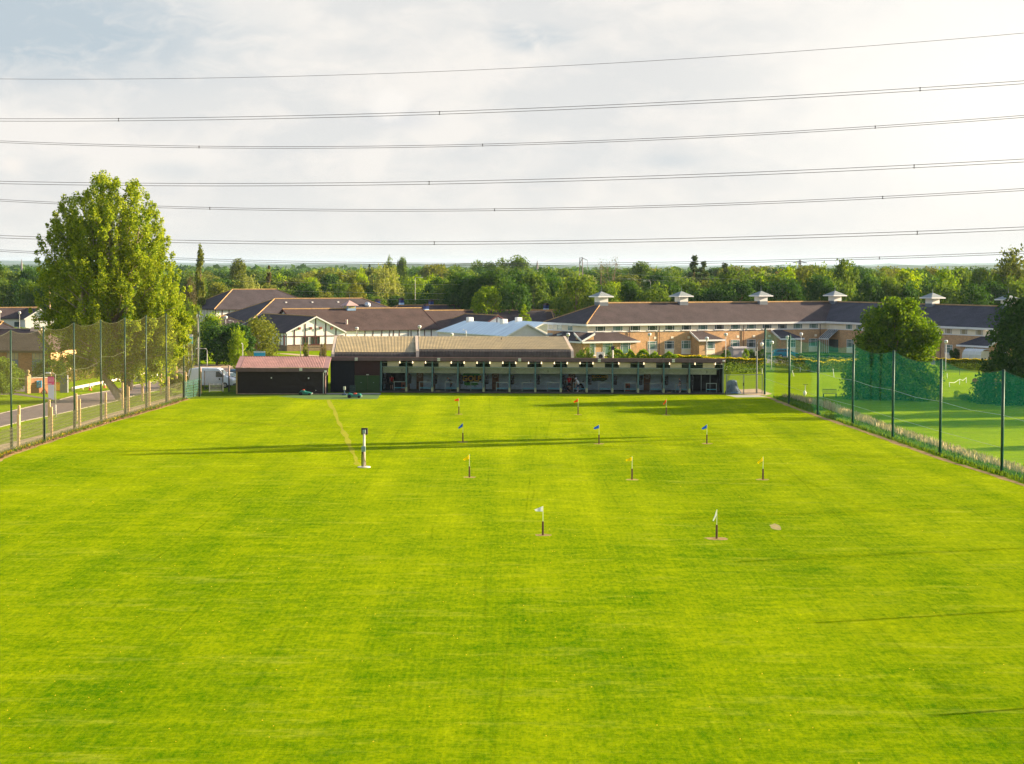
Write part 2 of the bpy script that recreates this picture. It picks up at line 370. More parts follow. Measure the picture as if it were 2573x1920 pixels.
# long grass tufts on the near field, only a few centimetres high
M_tuft=leafmat('tuft_leaf',(.08,.18,.0003),(.26,.36,.0005),.45,0)
rnd=np.random.default_rng(3); n=260000
Yt=1/rnd.uniform(1/170,1/58,n); Xt=rnd.uniform(-.262,.262,n)*Yt
hh=rnd.uniform(.015,.035,n); wd=rnd.uniform(.004,.009,n)*(Yt/80)
keep=(mnoise is not None); a=rnd.uniform(0,math.pi,n); la=rnd.uniform(0,2*math.pi,n)
V=np.zeros((n,3,3)); V[:,0,0]=Xt-np.cos(a)*wd*2.2; V[:,0,1]=Yt-np.sin(a)*wd*2.2; V[:,1,0]=Xt+np.cos(a)*wd*2.2; V[:,1,1]=Yt+np.sin(a)*wd*2.2
V[:,2,0]=Xt+np.cos(la)*hh*.6; V[:,2,1]=Yt+np.sin(la)*hh*.6; V[:,2,2]=hh; V[:,:2,2]=.008
def inside(x,y):
    # between the two edge lines
    def xe(L,y):
        for i in range(len(L)-1):
            if L[i+1].y<=y<=L[i].y: t=(L[i].y-y)/(L[i].y-L[i+1].y); return L[i].x+(L[i+1].x-L[i].x)*t
        return None
    return xe
def rawmesh(name, V, nper, m, smooth=False):
    n=len(V); me=bpy.data.meshes.new(name); me.vertices.add(n*nper); me.vertices.foreach_set('co',V.reshape(-1).astype(np.float32))
    me.loops.add(n*nper); me.loops.foreach_set('vertex_index',np.arange(n*nper,dtype=np.int32))
    me.polygons.add(n); me.polygons.foreach_set('loop_start',np.arange(0,n*nper,nper,dtype=np.int32)); me.polygons.foreach_set('loop_total',np.full(n,nper,dtype=np.int32))
    me.update(calc_edges=True); me.materials.append(m); return me
yl=np.array([p.y for p in fl][::-1]); xl=np.array([p.x for p in fl][::-1]); yr=np.array([p.y for p in fr][::-1]); xr=np.array([p.x for p in fr][::-1])
ok=(Xt>np.interp(Yt,yl,xl)+.2)&(Xt<np.interp(Yt,yr,xr)-.2)
o=bpy.data.objects.new('grass',rawmesh('grass',V[ok],3,M_tuft)); C.objects.link(o)
tag(o,'short uneven grass blades standing up from the mown practice field','grass',None,'stuff')
# ---------------------------------------------------------------- trees
def leaf_cards(rng, P, size, sv=.4, flat=0):
    n=len(P); a=rng.normal(size=(n,3)); 
    if flat: a[:,2]*=flat
    a/=np.linalg.norm(a,axis=1)[:,None]; b=rng.normal(size=(n,3)); b-=a*(a*b).sum(1)[:,None]; b/=np.linalg.norm(b,axis=1)[:,None]
    s=size*rng.uniform(1-sv,1+sv,n)[:,None]; V=np.stack([P+a*s,P+b*s*.62,P-a*s,P-b*s*.62],1); return V
def crown_pts(rng, prof, K, per, cs, elong=1.0, cx=0, out=.55, spiky=0):
    """prof: list of (z, left, right) half widths; clumps scattered over the solid they bound"""
    z=np.array([p[0] for p in prof]); L=np.array([p[1] for p in prof]); R=np.array([p[2] for p in prof])
    zz=np.linspace(z[0],z[-1],60); wts=(np.interp(zz,z,L)+np.interp(zz,z,R))+.3; wts/=wts.sum()
    out_=[]; cent=[]
    for k in range(K):
        zc=rng.choice(zz,p=wts)+rng.uniform(-.3,.3); th=rng.uniform(0,2*math.pi); l,r=np.interp(zc,z,L),np.interp(zc,z,R)
        c0=(r-l)/2; hw=(l+r)/2; rad=out+(1-out)*rng.random()**.6
        if rng.random()<.25: rad*=rng.random()
        s=cs*rng.uniform(.6,1.35)
        c=np.array([cx+c0+math.cos(th)*max(.1,hw-s*.35)*rad, math.sin(th)*max(.1,hw-s*.35)*rad*.95, min(zc,z[-1]-s*.55*elong)])
        n=int(per*rng.uniform(.6,1.4)); q=rng.normal(size=(n,3)); q/=np.linalg.norm(q,axis=1)[:,None]; q*=(rng.random(n)**.4)[:,None]*s
        q[:,2]*=elong
        if spiky:
            t=rng.random(n); q[:,:2]*=(1-t*.75)[:,None]; q[:,2]=q[:,2]*.5+t*s*elong*spiky
        out_.append(q+c); cent.append(c)
    return np.concatenate(out_), cent
def limb(mb, a, b, r0, r1, rng, bend=.12, n=5):
    a=Vector(a); b=Vector(b); L=(b-a).length; pts=[]; 
    o=Vector((rng.uniform(-1,1),rng.uniform(-1,1),rng.uniform(-.2,1)))*L*bend
    for i in range(n):
        t=i/(n-1); pts.append(a.lerp(b,t)+o*math.sin(t*math.pi)*.8)
    mb.tube(pts,[r0+(r1-r0)*(i/(n-1)) for i in range(n)],6)
M_bark=mat('bark',(.20,.14,.09),.95,.3,3,bump=.6,bscale=9,stretch=(1,1,.3))
M_barkl=mat('pale_bark',(.36,.28,.20),.95,.3,3,bump=.5,bscale=9,stretch=(1,1,.3))
LM={'lush':leafmat('lush_leaf',(.045,.13,.008),(.27,.37,.012),.4),'poplar':leafmat('poplar_leaf',(.085,.18,.010),(.46,.50,.035),.42,0),
 'dark':leafmat('dark_leaf',(.024,.080,.014),(.080,.160,.020),.3),
 'mid':leafmat('mid_leaf',(.052,.122,.016),(.18,.25,.028),.38),
 'bright':leafmat('bright_leaf',(.10,.21,.006),(.33,.43,.014),.42),
 'olive':leafmat('olive_leaf',(.08,.12,.02),(.24,.26,.04),.35),
 'pale':leafmat('willow_leaf',(.17,.22,.06),(.33,.37,.13),.35),
 'brown':leafmat('brown_leaf',(.11,.10,.045),(.21,.17,.075),.3),
 'needle':leafmat('needle_leaf',(.045,.08,.03),(.12,.16,.06),.15),
 'hedge':leafmat('hedge_leaf',(.10,.13,.004),(.62,.50,.01),.4,.1)}
rng=np.random.default_rng(11)
def mesh_tree(name, kind, Hh, W, leaf, K, per, cs, prof=None, elong=1, spiky=0, out=.55, trunk=True, base=.12, bark=None, seed=0, flat=0):
    "returns (crown mesh, trunk mesh)"
    r=np.random.default_rng(seed)
    if prof is None:
        prof=[(Hh*base,W*.28,W*.28),(Hh*(base+.12),W*.43,W*.43),(Hh*.42,W*.5,W*.5),(Hh*.66,W*.48,W*.48),(Hh*.84,W*.38,W*.38),(Hh*.95,W*.24,W*.24),(Hh,W*.1,W*.1)]
        if kind=='cone': prof=[(Hh*.04,W*.5,W*.5),(Hh*.3,W*.46,W*.46),(Hh*.6,W*.34,W*.34),(Hh*.85,W*.17,W*.17),(Hh*.95,W*.07,W*.07),(Hh,W*.01,W*.01)]
        if kind=='high': prof=[(Hh*.60,W*.2,W*.2),(Hh*.70,W*.48,W*.48),(Hh*.85,W*.5,W*.5),(Hh*.95,W*.3,W*.3),(Hh,W*.1,W*.1)]
        if kind=='column': prof=[(Hh*.05,W*.35,W*.35),(Hh*.25,W*.5,W*.5),(Hh*.6,W*.46,W*.46),(Hh*.85,W*.28,W*.28),(Hh,W*.06,W*.06)]
        if kind=='tall': prof=[(Hh*.08,W*.3,W*.3),(Hh*.35,W*.48,W*.48),(Hh*.65,W*.5,W*.5),(Hh*.85,W*.42,W*.42),(Hh*.95,W*.27,W*.27),(Hh,W*.12,W*.12)]
    P,cent=crown_pts(r,prof,K,per,cs,elong,0,out,spiky)
    P[:,2]=np.maximum(P[:,2],.05)
    cm=rawmesh('crown',leaf_cards(r,P,leaf,.4,flat),4,None)
    mb=MB(); rr=random.Random(seed); zt=Hh*.8
    tk=.35 if kind=='high' else 1
    mb.tube([(0,0,0),(.02*Hh*rr.uniform(-1,1),.01*Hh,zt*.35),(.02*Hh*rr.uniform(-1,1),0,zt*.7),(0,0,zt)],[Hh*.028*tk,Hh*.02*tk,Hh*.012*tk,Hh*.004],7)
    for c in cent[:14]: limb(mb,(0,0,max(Hh*.12,c[2]*.55)),c,Hh*.009*tk,Hh*.002,rr)
    me=bpy.data.meshes.new('trunk'); me.from_pydata(mb.v,[],mb.f); me.materials.append(bark or M_bark)
    return cm,me
def put_mats(cm, m):
    cm.materials.clear(); cm.materials.append(m)
VAR={}
def variant(kind, col, i):
    k=(kind,col,i)
    if k not in VAR:
        seed=hash_(kind)+i*7+3
        if kind=='round': q=mesh_tree('t',kind,12,11,.30,70,75,1.75,seed=seed)
        elif kind=='tall': q=mesh_tree('t',kind,14,8.5,.30,62,75,1.45,elong=1.35,seed=seed)
        elif kind=='cone': q=mesh_tree('t',kind,14,7,.22,130,55,.62,elong=.6,seed=seed,out=.6,flat=.4)
        elif kind=='column': q=mesh_tree('t',kind,16,4.4,.28,60,60,.95,elong=2.0,spiky=.8,seed=seed,out=.4)
        elif kind=='willow': q=mesh_tree('t',kind,11,11.5,.26,75,80,1.25,elong=2.0,seed=seed,base=.03)
        elif kind=='thin': q=mesh_tree('t',kind,14,9,.16,60,26,1.5,elong=1.3,seed=seed)
        elif kind=='high': q=mesh_tree('t',kind,20,6,.3,45,60,.9,seed=seed)
        elif kind=='bush': q=mesh_tree('t',kind,3,3.6,.13,40,60,.62,seed=seed,base=.0,out=.6)
        cm,tm=q; put_mats(cm,LM[col]); VAR[k]=(cm,tm)
    return VAR[k]
def hash_(s): return sum(ord(c)*(i+1) for i,c in enumerate(s))
BASEH={'high':20,'round':12,'tall':14,'cone':14,'column':16,'willow':11,'thin':14,'bush':3}
BASEW={'high':6,'round':11,'tall':8.5,'cone':7,'column':4.4,'willow':11.5,'thin':9,'bush':3.6}
rt=random.Random(21)
def place_tree(kind,col,loc,h,wd,label,cat='tree',group=None,name=None,solo=False,i=None):
    v=rt.randrange(3) if i is None else i; cm,tm=variant(kind,col,v)
    nm=name or {'cone':'spruce_tree','column':'poplar_tree','willow':'willow_tree','bush':'bush','thin':'sparse_tree'}.get(kind,'broadleaf_tree')
    s=(wd/BASEW[kind],wd/BASEW[kind],h/BASEH[kind])
    if solo:
        o=bpy.data.objects.new(nm,cm); C.objects.link(o); o.location=loc; o.rotation_euler=(0,0,rt.uniform(0,6.28)); o.scale=s
        return tag(o,label,cat,group)
    t=thing(nm,label,cat,loc,rt.uniform(0,6.28),group); t.scale=s
    for n,m in (('crown',cm),('trunk',tm)):
        o=bpy.data.objects.new(n,m); C.objects.link(o); o.parent=t
    return t
# ---- the big leaning poplar beside the fence
Yp=gp(302,1006).y; pp=gp(302,1006); sc=F/Yp
def pz(py): return at(300,py,Yp).z
def pw(px): return (px-285)/sc
T=[(955,225,400),(930,215,425),(900,195,440),(860,160,455),(825,100,487),(780,80,492),(730,76,476),(680,84,462),(630,100,446),(580,106,432),(540,118,418),(505,150,398),(480,205,368),(462,225,330),(447,240,272)]
prof=[(pz(y),-pw(l),pw(r)) for y,l,r in T]
r=np.random.default_rng(5)
prof2=[(z,a*.92,b*.90) for z,a,b in prof]
P0_,c0_=crown_pts(r,prof2,520,135,.85,1.3,0,.35,.8)
tips=[(255,443,0),(238,468,1.5),(285,458,-1),(312,482,1.5),(331,462,0),(352,480,-2),(375,482,1),(398,506,0),(207,474,1),(186,492,-1.5),(160,506,0),(137,532,1),(118,556,0),(104,588,-1),(92,625,0),(88,668,1),(80,715,0),(82,770,-1),
 (410,545,0),(424,590,1),(440,630,-1),(455,672,0),(470,715,1),(485,760,0),(492,805,-1),(480,850,0),(455,885,1),(120,835,0),(150,880,0),(100,800,1),(430,905,0),(200,915,0),(170,905,1.5),(395,925,0)]
for k in range(22): tips.append((r.uniform(400,490),r.uniform(640,890),r.uniform(-4,4)))
for k in range(70):
    a=r.uniform(0,2*math.pi); y=r.uniform(500,900); z_=pz(y); l,rr_=np.interp(z_,[p[0] for p in prof],[p[1] for p in prof]),np.interp(z_,[p[0] for p in prof],[p[2] for p in prof]); rad=r.uniform(.55,.95)
    x=(rr_ if math.cos(a)>0 else l)*math.cos(a)*rad; v=math.sin(a)*min(l,rr_)*rad; tips.append((285+x*sc,y-10,v if abs(v)>1 else v*2))
PP=[P0_];cent=list(c0_)
for (px,py,v) in tips:
    z=pz(py); x=pw(px); z0_=max(2.5,z-r.uniform(4.5,8)) if py<780 else z+r.uniform(0,2.5); x0=x*.62; v0=v*.6; nn=9
    for k in range(nn):
        s_=k/(nn-1)*.97; e_=s_**.8; cx_=x0+(x-x0)*e_; cy_=v0+(v-v0)*e_; cz_=z0_+(z-z0_)*s_-.25; rad=(.95-.68*s_**1.5)*r.uniform(.75,1.15)
        q=r.normal(size=(int(125*rad+25),3)); q/=np.linalg.norm(q,axis=1)[:,None]; q*=(r.random(len(q))**.45)[:,None]*rad; q[:,2]*=1.25
        c_=np.array([cx_+r.normal()*.12,cy_+r.normal()*.12,cz_]); PP.append(q+c_); 
        if k in (3,6): cent.append(c_)
P=np.concatenate(PP)
t=thing('poplar_tree','huge leaning poplar with a broad ragged crown, tallest tree, beside the net and road','tree',(at(285,900,Yp).x,Yp,0))
cm=rawmesh('crown',leaf_cards(r,P,.122,.4),4,None); put_mats(cm,LM['poplar'])
o=bpy.data.objects.new('crown',cm); C.objects.link(o); o.parent=t
mb=MB(); rr=random.Random(8); bx=pp.x-t.location.x
mb.tube([(bx+.1,0,-.1),(bx-.15,0,.5),(bx-.9,0,1.5),(bx-1.75,0,2.6),(bx-1.9,0,4.2),(bx-1.5,0,6.5),(bx-1.2,0,9.5),(bx-.9,0,13),(bx-1.0,0,18),(bx-1.2,0,22)],[.62,.5,.42,.38,.36,.33,.3,.26,.16,.05],10)
mb.tube([(bx-1.75,0,2.6),(bx-.7,.4,5.5),(bx+.6,.5,9),(bx+1.3,.4,14),(bx+2.2,.3,19)],[.3,.26,.2,.14,.04],8)
mb.tube([(bx-1.75,0,2.6),(bx-2.8,-.3,5.0),(bx-3.6,-.6,8.5),(bx-4.2,-.7,13),(bx-4.6,-.5,17)],[.28,.24,.2,.13,.04],8)
for c in cent[:50]+cent[520:]:
    limb(mb,(bx-1.2+rr.uniform(-.4,.4),rr.uniform(-.2,.2),max(3.5,c[2]*.62)),c,.11,.025,rr,.08)
mb.build('trunk',M_barkl,t,smooth=True)
mb=MB(); mb.tube([(bx+.55,.3,0),(bx+.5,.3,1.5),(bx+.2,.4,3.4),(bx-.4,.4,5)],[.42,.36,.3,.22],8); mb.build('second_stem',M_bark,t,smooth=True)
# ---- the round tree on the east lawn and the one at the picture's edge
def big_tree(name,label,cpx,bpy_,T,K,per,cs,leaf,col,seed,cxp):
    Y=gp(cxp,bpy_).y; s_=F/Y; prof=[(max(.05,at(cxp,y,Y).z),(cxp-l)/s_,(r_-cxp)/s_) for y,l,r_ in T]
    q=np.random.default_rng(seed); P,cent=crown_pts(q,prof,int(K*1.6),per,cs,1.0,0,.4,0); P[:,2]=np.maximum(P[:,2],.05)
    t=thing(name,label,'tree',(gp(cxp,bpy_).x,Y,0)); cm=rawmesh('crown',leaf_cards(q,P,leaf),4,None); put_mats(cm,LM[col])
    o=bpy.data.objects.new('crown',cm); C.objects.link(o); o.parent=t
    mb=MB(); rr=random.Random(seed); h=prof[-1][0]
    mb.tube([(0,0,-.1),(.1,0,h*.2),(-.1,0,h*.5),(0,0,h*.8)],[.25,.2,.15,.05],9)
    for c in cent[:30]: limb(mb,(0,0,max(h*.1,c[2]*.5)),c,.12,.03,rr)
    mb.build('trunk',M_bark,t,smooth=True); return t
big_tree('round_tree','dense round dark green tree standing alone on the lawn behind the green netting',0,1002,
 [(1002,2128,2368),(985,2112,2382),(960,2118,2376),(930,2130,2360),(900,2138,2352),(870,2150,2352),(845,2146,2364),(815,2156,2340),(790,2176,2322),(772,2202,2304),(756,2235,2292)],300,110,.95,.17,'lush',31,2252)
big_tree('broad_tree','tall dark broad tree cut by the edge of the picture, nearest the white shelter',0,1012,
 [(1012,2440,2860),(985,2452,2860),(950,2462,2860),(900,2474,2860),(860,2480,2860),(820,2492,2860),(790,2504,2850),(760,2522,2840),(735,2550,2800),(712,2620,2720)],380,110,1.05,.18,'dark',32,2650)
# trees outside the frame on the sunny side; their long shadows fall across the field and the lawn
for k,(X,Y,h,wd,kd) in enumerate(((63,195.5,26,3.2,'high'),(74,203,30,2.8,'high'),(92,212,14,8,'round'),(66,207,9,7,'round'),(84,224,16,9,'round'),(60,178,6.5,5,'round'),(77,137,12.5,4,'tall'))):
    place_tree(kd,'dark',(X,Y,0),h,wd,'%s dark tree east of the lawn, outside the picture, throwing a long shadow'%['first','second','third','fourth','fifth','sixth','seventh','eighth','ninth'][k],'tree','shade trees east of the lawn',i=k%3)
# ---- background trees: collected first, then each gets a label of its own
BG=[]
def bgt(kind,col,px,top,Y,wpx,base=0):
    p=at(px,top,Y); BG.append(dict(kind=kind,col=col,px=px,x=p.x,Y=Y,h=p.z-base,w=wpx*Y/F,top=top))
rb=random.Random(77)
def row(x0,x1,step,topf,Y,wr,kinds,jit=8,dy=18):
    x=x0
    while x<x1:
        k,c=rb.choice(kinds); bgt(k,c,x+rb.uniform(-step*.25,step*.25),topf(x)+rb.uniform(-jit,jit),Y+rb.uniform(-dy,dy),step*rb.uniform(*wr)); x+=step*rb.uniform(.85,1.15)
itp=lambda pts: (lambda x: float(np.interp(x,[p[0] for p in pts],[p[1] for p in pts])))
A_='round';T_='tall'
# the dark wood behind the schools (nearest belt)
row(1105,1500,48,itp([(1100,706),(1200,690),(1330,690),(1400,695),(1450,712),(1500,724)]),455,(1.9,2.6),[(A_,'dark'),(T_,'dark'),(A_,'dark')],9)
row(1120,1460,44,itp([(1100,716),(1200,702),(1350,702),(1460,722)]),432,(1.8,2.5),[(A_,'dark'),(A_,'mid')],9)
row(1470,1760,36,itp([(1460,722),(1560,722),(1640,712),(1760,708)]),425,(2.0,2.7),[(A_,'mid'),(A_,'dark'),(A_,'bright')],8)
row(1760,2600,46,itp([(1740,706),(1850,690),(1950,682),(2050,668),(2110,664),(2200,688),(2330,690),(2380,680),(2480,692),(2600,700)]),452,(1.5,2.3),[(T_,'mid'),(T_,'bright'),(A_,'mid'),(T_,'olive'),(T_,'bright')],13)
row(1760,2600,52,itp([(1740,724),(1850,716),(2100,700),(2300,708),(2600,716)]),420,(1.7,2.4),[(A_,'dark'),(A_,'mid'),(T_,'dark')],8)
# belts further back
row(1470,2560,44,itp([(1470,700),(1600,690),(1750,694),(1900,688),(2300,678),(2560,680)]),620,(1.6,2.4),[(A_,'mid'),(T_,'olive'),(A_,'pale'),(A_,'brown'),(A_,'dark')],7,40)
row(500,1130,40,itp([(480,700),(700,700),(840,694),(930,690),(1090,690)]),560,(1.6,2.4),[(A_,'mid'),(A_,'bright'),(A_,'dark'),(T_,'olive')],8,30)
row(500,1120,46,itp([(480,722),(700,722),(900,716),(1100,712)]),500,(1.5,2.2),[(A_,'mid'),(A_,'dark'),(A_,'bright'),(A_,'olive')],8)
row(470,2600,52,itp([(470,684),(700,682),(900,676),(1100,668),(1500,680),(2000,676),(2600,676)]),820,(1.5,2.4),[(A_,'mid'),(A_,'dark'),(A_,'olive')],6,80)
row(860,1120,42,itp([(860,742),(1000,746),(1120,735)]),470,(1.3,1.8),[(A_,'dark'),(A_,'mid')],6)
row(-60,110,40,itp([(-60,668),(110,676)]),580,(1.7,2.3),[(A_,'mid'),(A_,'dark')],8)
row(-40,200,44,itp([(-60,704),(200,712)]),530,(1.6,2.2),[(A_,'dark'),(A_,'mid')],6)
# named ones
bgt('column','olive',503,627,430,34)
bgt('willow','pale',966,676,485,100); bgt('willow','pale',630,702,460,70); bgt('round','olive',893,714,460,58)
bgt('round','bright',1225,726,412,86); bgt('cone','bright',1318,762,398,48); bgt('round','mid',1447,690,412,110); bgt('round','mid',1530,716,408,80)
bgt('cone','needle',1745,643,530,72); bgt('cone','needle',1768,658,525,66); bgt('cone','needle',1822,662,530,66); bgt('cone','needle',1800,672,528,60)
bgt('thin','brown',1540,651,620,58); bgt('thin','brown',1510,656,620,40); bgt('tall','olive',2545,632,450,100); bgt('round','mid',1610,664,640,80)
bgt('round','bright',910,676,520,44); bgt('cone','brown',676,668,520,34); bgt('round','mid',1300,646,900,90); bgt('round','mid',1255,652,900,80); bgt('round','mid',1210,658,900,80)
bgt('round','olive',600,657,620,62); bgt('cone','needle',928,660,640,26); bgt('round','mid',975,648,760,30); bgt('round','mid',1010,652,760,34)
bgt('round','mid',478,757,330,62); bgt('tall','brown',478,700,410,40)
def landmark(px):
    for lim,s in ((115,'behind the white bungalow'),(485,'beside the huge poplar'),(600,'behind the striped timber wall'),(700,'behind the small brick chimney'),(800,'behind the long dark roof ridge'),(900,'behind the square roof lantern'),
      (1000,'behind the pale willow'),(1110,'behind the blue roof vents'),(1220,'left of the dome-shaped tree'),(1330,'above the white metal roofs'),(1420,'left of the first white cupola'),(1560,'behind the first white cupola'),(1680,'left of the second white cupola'),(1790,'behind the second white cupola'),
      (1890,'left of the third white cupola'),(1990,'behind the third white cupola'),(2090,'behind the fourth white cupola'),(2240,'right of the fourth white cupola'),(2400,'behind the fifth white cupola'),(9999,'behind the last white cupola')):
        if px<lim: return s
ADJ={'dark':'dark green','mid':'green','bright':'bright green','olive':'olive green','pale':'silvery pale','brown':'brownish','needle':'blackish'}
KND={'round':'broad tree','tall':'tall tree','cone':'pointed conifer','column':'columnar poplar','willow':'drooping willow','thin':'thin open tree'}
def depthw(Y): return 'in nearest belt' if Y<470 else 'in second belt' if Y<600 else 'in third belt' if Y<720 else 'on hazy skyline'
grp={}
for b in BG: b['base']=(b['kind'],b['col'],depthw(b['Y']),landmark(b['px'])); grp.setdefault(b['base'],[]).append(b)
ORD=['first','second','third','fourth','fifth','sixth','seventh','eighth','ninth','tenth','eleventh','twelfth']
for k,L in grp.items():
    L.sort(key=lambda b:b['px'])
    for i,b in enumerate(L):
        s=f"{ADJ[k[1]]} {KND[k[0]]} {k[2]}, {k[3]}"
        if len(L)>1: s=f"{ORD[i]} {s}, from left"
        place_tree(b['kind'],b['col'],(b['x'],b['Y'],0),max(4,b['h']),max(2.5,b['w']),s,'tree','trees of the wood behind the buildings',solo=b['Y']>700)
# ---- the hazy far woods and hills
def far_wood(name,label,Y0,Y1,n,h,w_,col,seed,x0=-.32,x1=.32):
    q=np.random.default_rng(seed); Y=q.uniform(Y0,Y1,n); X=q.uniform(x0,x1,n)*Y
    hh=h*q.uniform(.6,1.25,n); per=34; VV=[]
    for x,y,hg in zip(X,Y,hh):
        u=q.normal(size=(per,3)); u/=np.linalg.norm(u,axis=1)[:,None]; rd=(q.random(per)**.5)[:,None]
        p=u*rd*np.array([w_*.5,w_*.5,hg*.5])+np.array([x,y,hg*.5]); VV.append(p)
    P=np.concatenate(VV); P[:,2]=np.maximum(P[:,2],.3)
    me=rawmesh(name,leaf_cards(q,P,w_*.13,.4),4,col); o=bpy.data.objects.new(name,me); C.objects.link(o); return tag(o,label,'woodland',None,'stuff')
far_wood('distant_wood','hazy belt of woodland beyond the last rows of separate trees',900,1300,420,10.5,15,LM['mid'],1)
far_wood('distant_forest','faint blue-green woodland along the horizon',1500,2600,700,11,26,LM['dark'],2)
def hill(name,Y,prof,m,th=900):
    mb=MB(); top=[]; n=90
    for i in range(n+1):
        px=-700+i*4000/n; py=float(np.interp(px,[p[0] for p in prof],[p[1] for p in prof])); p=at(px,py,Y)
        z=max(1,p.z+Y/5205*(3*mnoise.noise(Vector((px*.02,Y,0)))+2*mnoise.noise(Vector((px*.11,Y,3))))); top.append((p.x,z))
    rows=[(-th,0),(-th*.6,.45),(-th*.25,.85),(0,1),(th*.5,.8),(th,0)]
    vs=[];fs=[]
    for dy,k in rows:
        for x,z in top: vs.append((x*(Y+dy)/Y,Y+dy,z*k))
    m_=n+1
    for r_ in range(len(rows)-1):
        for i in range(n): fs.append((r_*m_+i,r_*m_+i+1,(r_+1)*m_+i+1,(r_+1)*m_+i))
    mb.add(vs,fs); return structure(mb.build(name,m,smooth=True))
M_hill=mat('wooded_hill',(.05,.085,.03),.95,.5,.02,spec=.05)
hill('far_hills',18000,[(-700,652),(0,655),(250,656),(480,661),(900,662),(1200,664),(1700,667),(2300,664),(2573,659),(3300,655)],M_hill,2500)
hill('near_hills',8000,[(-700,662),(0,664),(480,667),(1100,664),(1240,661),(1500,671),(1900,672),(2250,668),(2480,666),(3300,668)],M_hill,1200)
# ---------------------------------------------------------------- materials for buildings
def tilemat(name, col, rows=.28, ang=0):
    m=bpy.data.materials.new(name); m.use_nodes=True; g=NG(m.node_tree); b=m.node_tree.nodes['Principled BSDF']
    tc=g.node('ShaderNodeTexCoord').outputs['Object']
    n=g.noise(tc,5,4,.75); n2=g.noise(tc,.5,3)
    f=g.math('ADD',g.math('MULTIPLY',n,.7),g.math('MULTIPLY',n2,.35))
    c=g.ramp(f,[(.36,tuple(x*.55 for x in col)),(.68,tuple(x*1.5 for x in col))])
    sp=g.node('ShaderNodeMapRange',{0:g.noise(tc,9,2,.5),1:.62,2:.72,3:0,4:.35}).outputs[0]
    c=g.mix(sp,c,tuple(min(1,x*2.6) for x in col))
    g.l.new(c,b.inputs['Base Color']); b.inputs['Roughness'].default_value=.85; b.inputs['Specular IOR Level'].default_value=.2
    z=g.node('ShaderNodeSeparateXYZ',{0:tc}).outputs['Z']
    h=g.math('ADD',g.math('PINGPONG',z,rows*.45),g.math('MULTIPLY',n,.1))
    bn=g.node('ShaderNodeBump',{'Height':h,'Strength':.5,'Distance':.08}); g.l.new(bn.outputs[0],b.inputs['Normal']); return m
def brickmat(name,col,mortar):
    m=bpy.data.materials.new(name); m.use_nodes=True; g=NG(m.node_tree); b=m.node_tree.nodes['Principled BSDF']
    tc=g.node('ShaderNodeTexCoord').outputs['Object']; s=g.node('ShaderNodeSeparateXYZ',{0:tc})
    v=g.node('ShaderNodeCombineXYZ',{0:g.math('ADD',s.outputs[0],s.outputs[1]),1:s.outputs[2],2:0.0}).outputs[0]
    bt=g.node('ShaderNodeTexBrick',{'Vector':v,'Color1':(*[x*.8 for x in col],1),'Color2':(*[x*1.25 for x in col],1),'Mortar':(*mortar,1),'Scale':1.0,'Mortar Size':.012,'Brick Width':.225,'Row Height':.075}).outputs[0]
    c=g.mix(1,bt,g.ramp(g.noise(tc,1.3,4,.7),[(.3,(.8,.78,.76)),(.7,(1.1,1.1,1.08))]),'MULTIPLY')
    g.l.new(c,b.inputs['Base Color']); b.inputs['Roughness'].default_value=.9; b.inputs['Specular IOR Level'].default_value=.1; return m
def boardmat(name,c1,pitch,gap,d=(1,0,1),var=.15,rough=.85):
    "boards: thin dark joints every pitch metres along direction d"
    m=bpy.data.materials.new(name); m.use_nodes=True; g=NG(m.node_tree); b=m.node_tree.nodes['Principled BSDF']
    tc=g.node('ShaderNodeTexCoord').outputs['Object']
    u=g.node('ShaderNodeVectorMath',{0:tc,1:Vector(d).normalized()},operation='DOT_PRODUCT').outputs['Value']
    u=g.math('FRACT',g.math('DIVIDE',u,pitch),0)
    j=g.node('ShaderNodeMapRange',{0:u,1:0,2:gap,3:1,4:0}).outputs[0]
    c=g.ramp(g.noise(g.mapping(tc,(1,1,2)),2.2,4,.7),[(.3,tuple(x*(1-var) for x in c1)),(.7,tuple(x*(1+var) for x in c1))])
    c=g.mix(g.math('MULTIPLY',j,.72),c,tuple(x*.2 for x in c1)); g.l.new(c,b.inputs['Base Color']); b.inputs['Roughness'].default_value=rough
    b.inputs['Specular IOR Level'].default_value=.15
    bn=g.node('ShaderNodeBump',{'Height':g.math('MULTIPLY',j,-1),'Strength':.6,'Distance':.02}); g.l.new(bn.outputs[0],b.inputs['Normal']); return m
M_black=boardmat('black_boards',(.036,.027,.024),.15,.22,(1,0,1)); M_blackb=boardmat('black_boards_other',(.036,.027,.024),.15,.22,(-1,0,1))
M_blackh=boardmat('black_cladding',(.020,.021,.026),.14,.25,(0,0,1))
M_fascia=mat('maroon_fascia',(.13,.08,.082),.55,.15,1.2,spec=.4)
M_shroof=mat('faded_red_metal',(.40,.21,.18),.5,.18,.9,spec=.4)
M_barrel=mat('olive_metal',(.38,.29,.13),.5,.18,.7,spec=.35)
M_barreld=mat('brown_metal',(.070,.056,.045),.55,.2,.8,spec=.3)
M_trimc=mat('pale_trim',(.52,.42,.32),.6,.1,1)
M_green_post=mat('green_steel',(.055,.14,.14),.45,.15,1.5,spec=.4)
M_dgreen=boardmat('green_boards',(.045,.085,.030),.12,.2,(1,0,0)); M_dbrown=boardmat('brown_boards',(.055,.026,.024),.12,.2,(1,0,0))
M_grey=boardmat('grey_diagonal',(.60,.80,.92),.135,.24,(1,0,-1)); M_greyg=boardmat('grey_green_diagonal',(.68,.76,.66),.135,.26,(1,0,1))
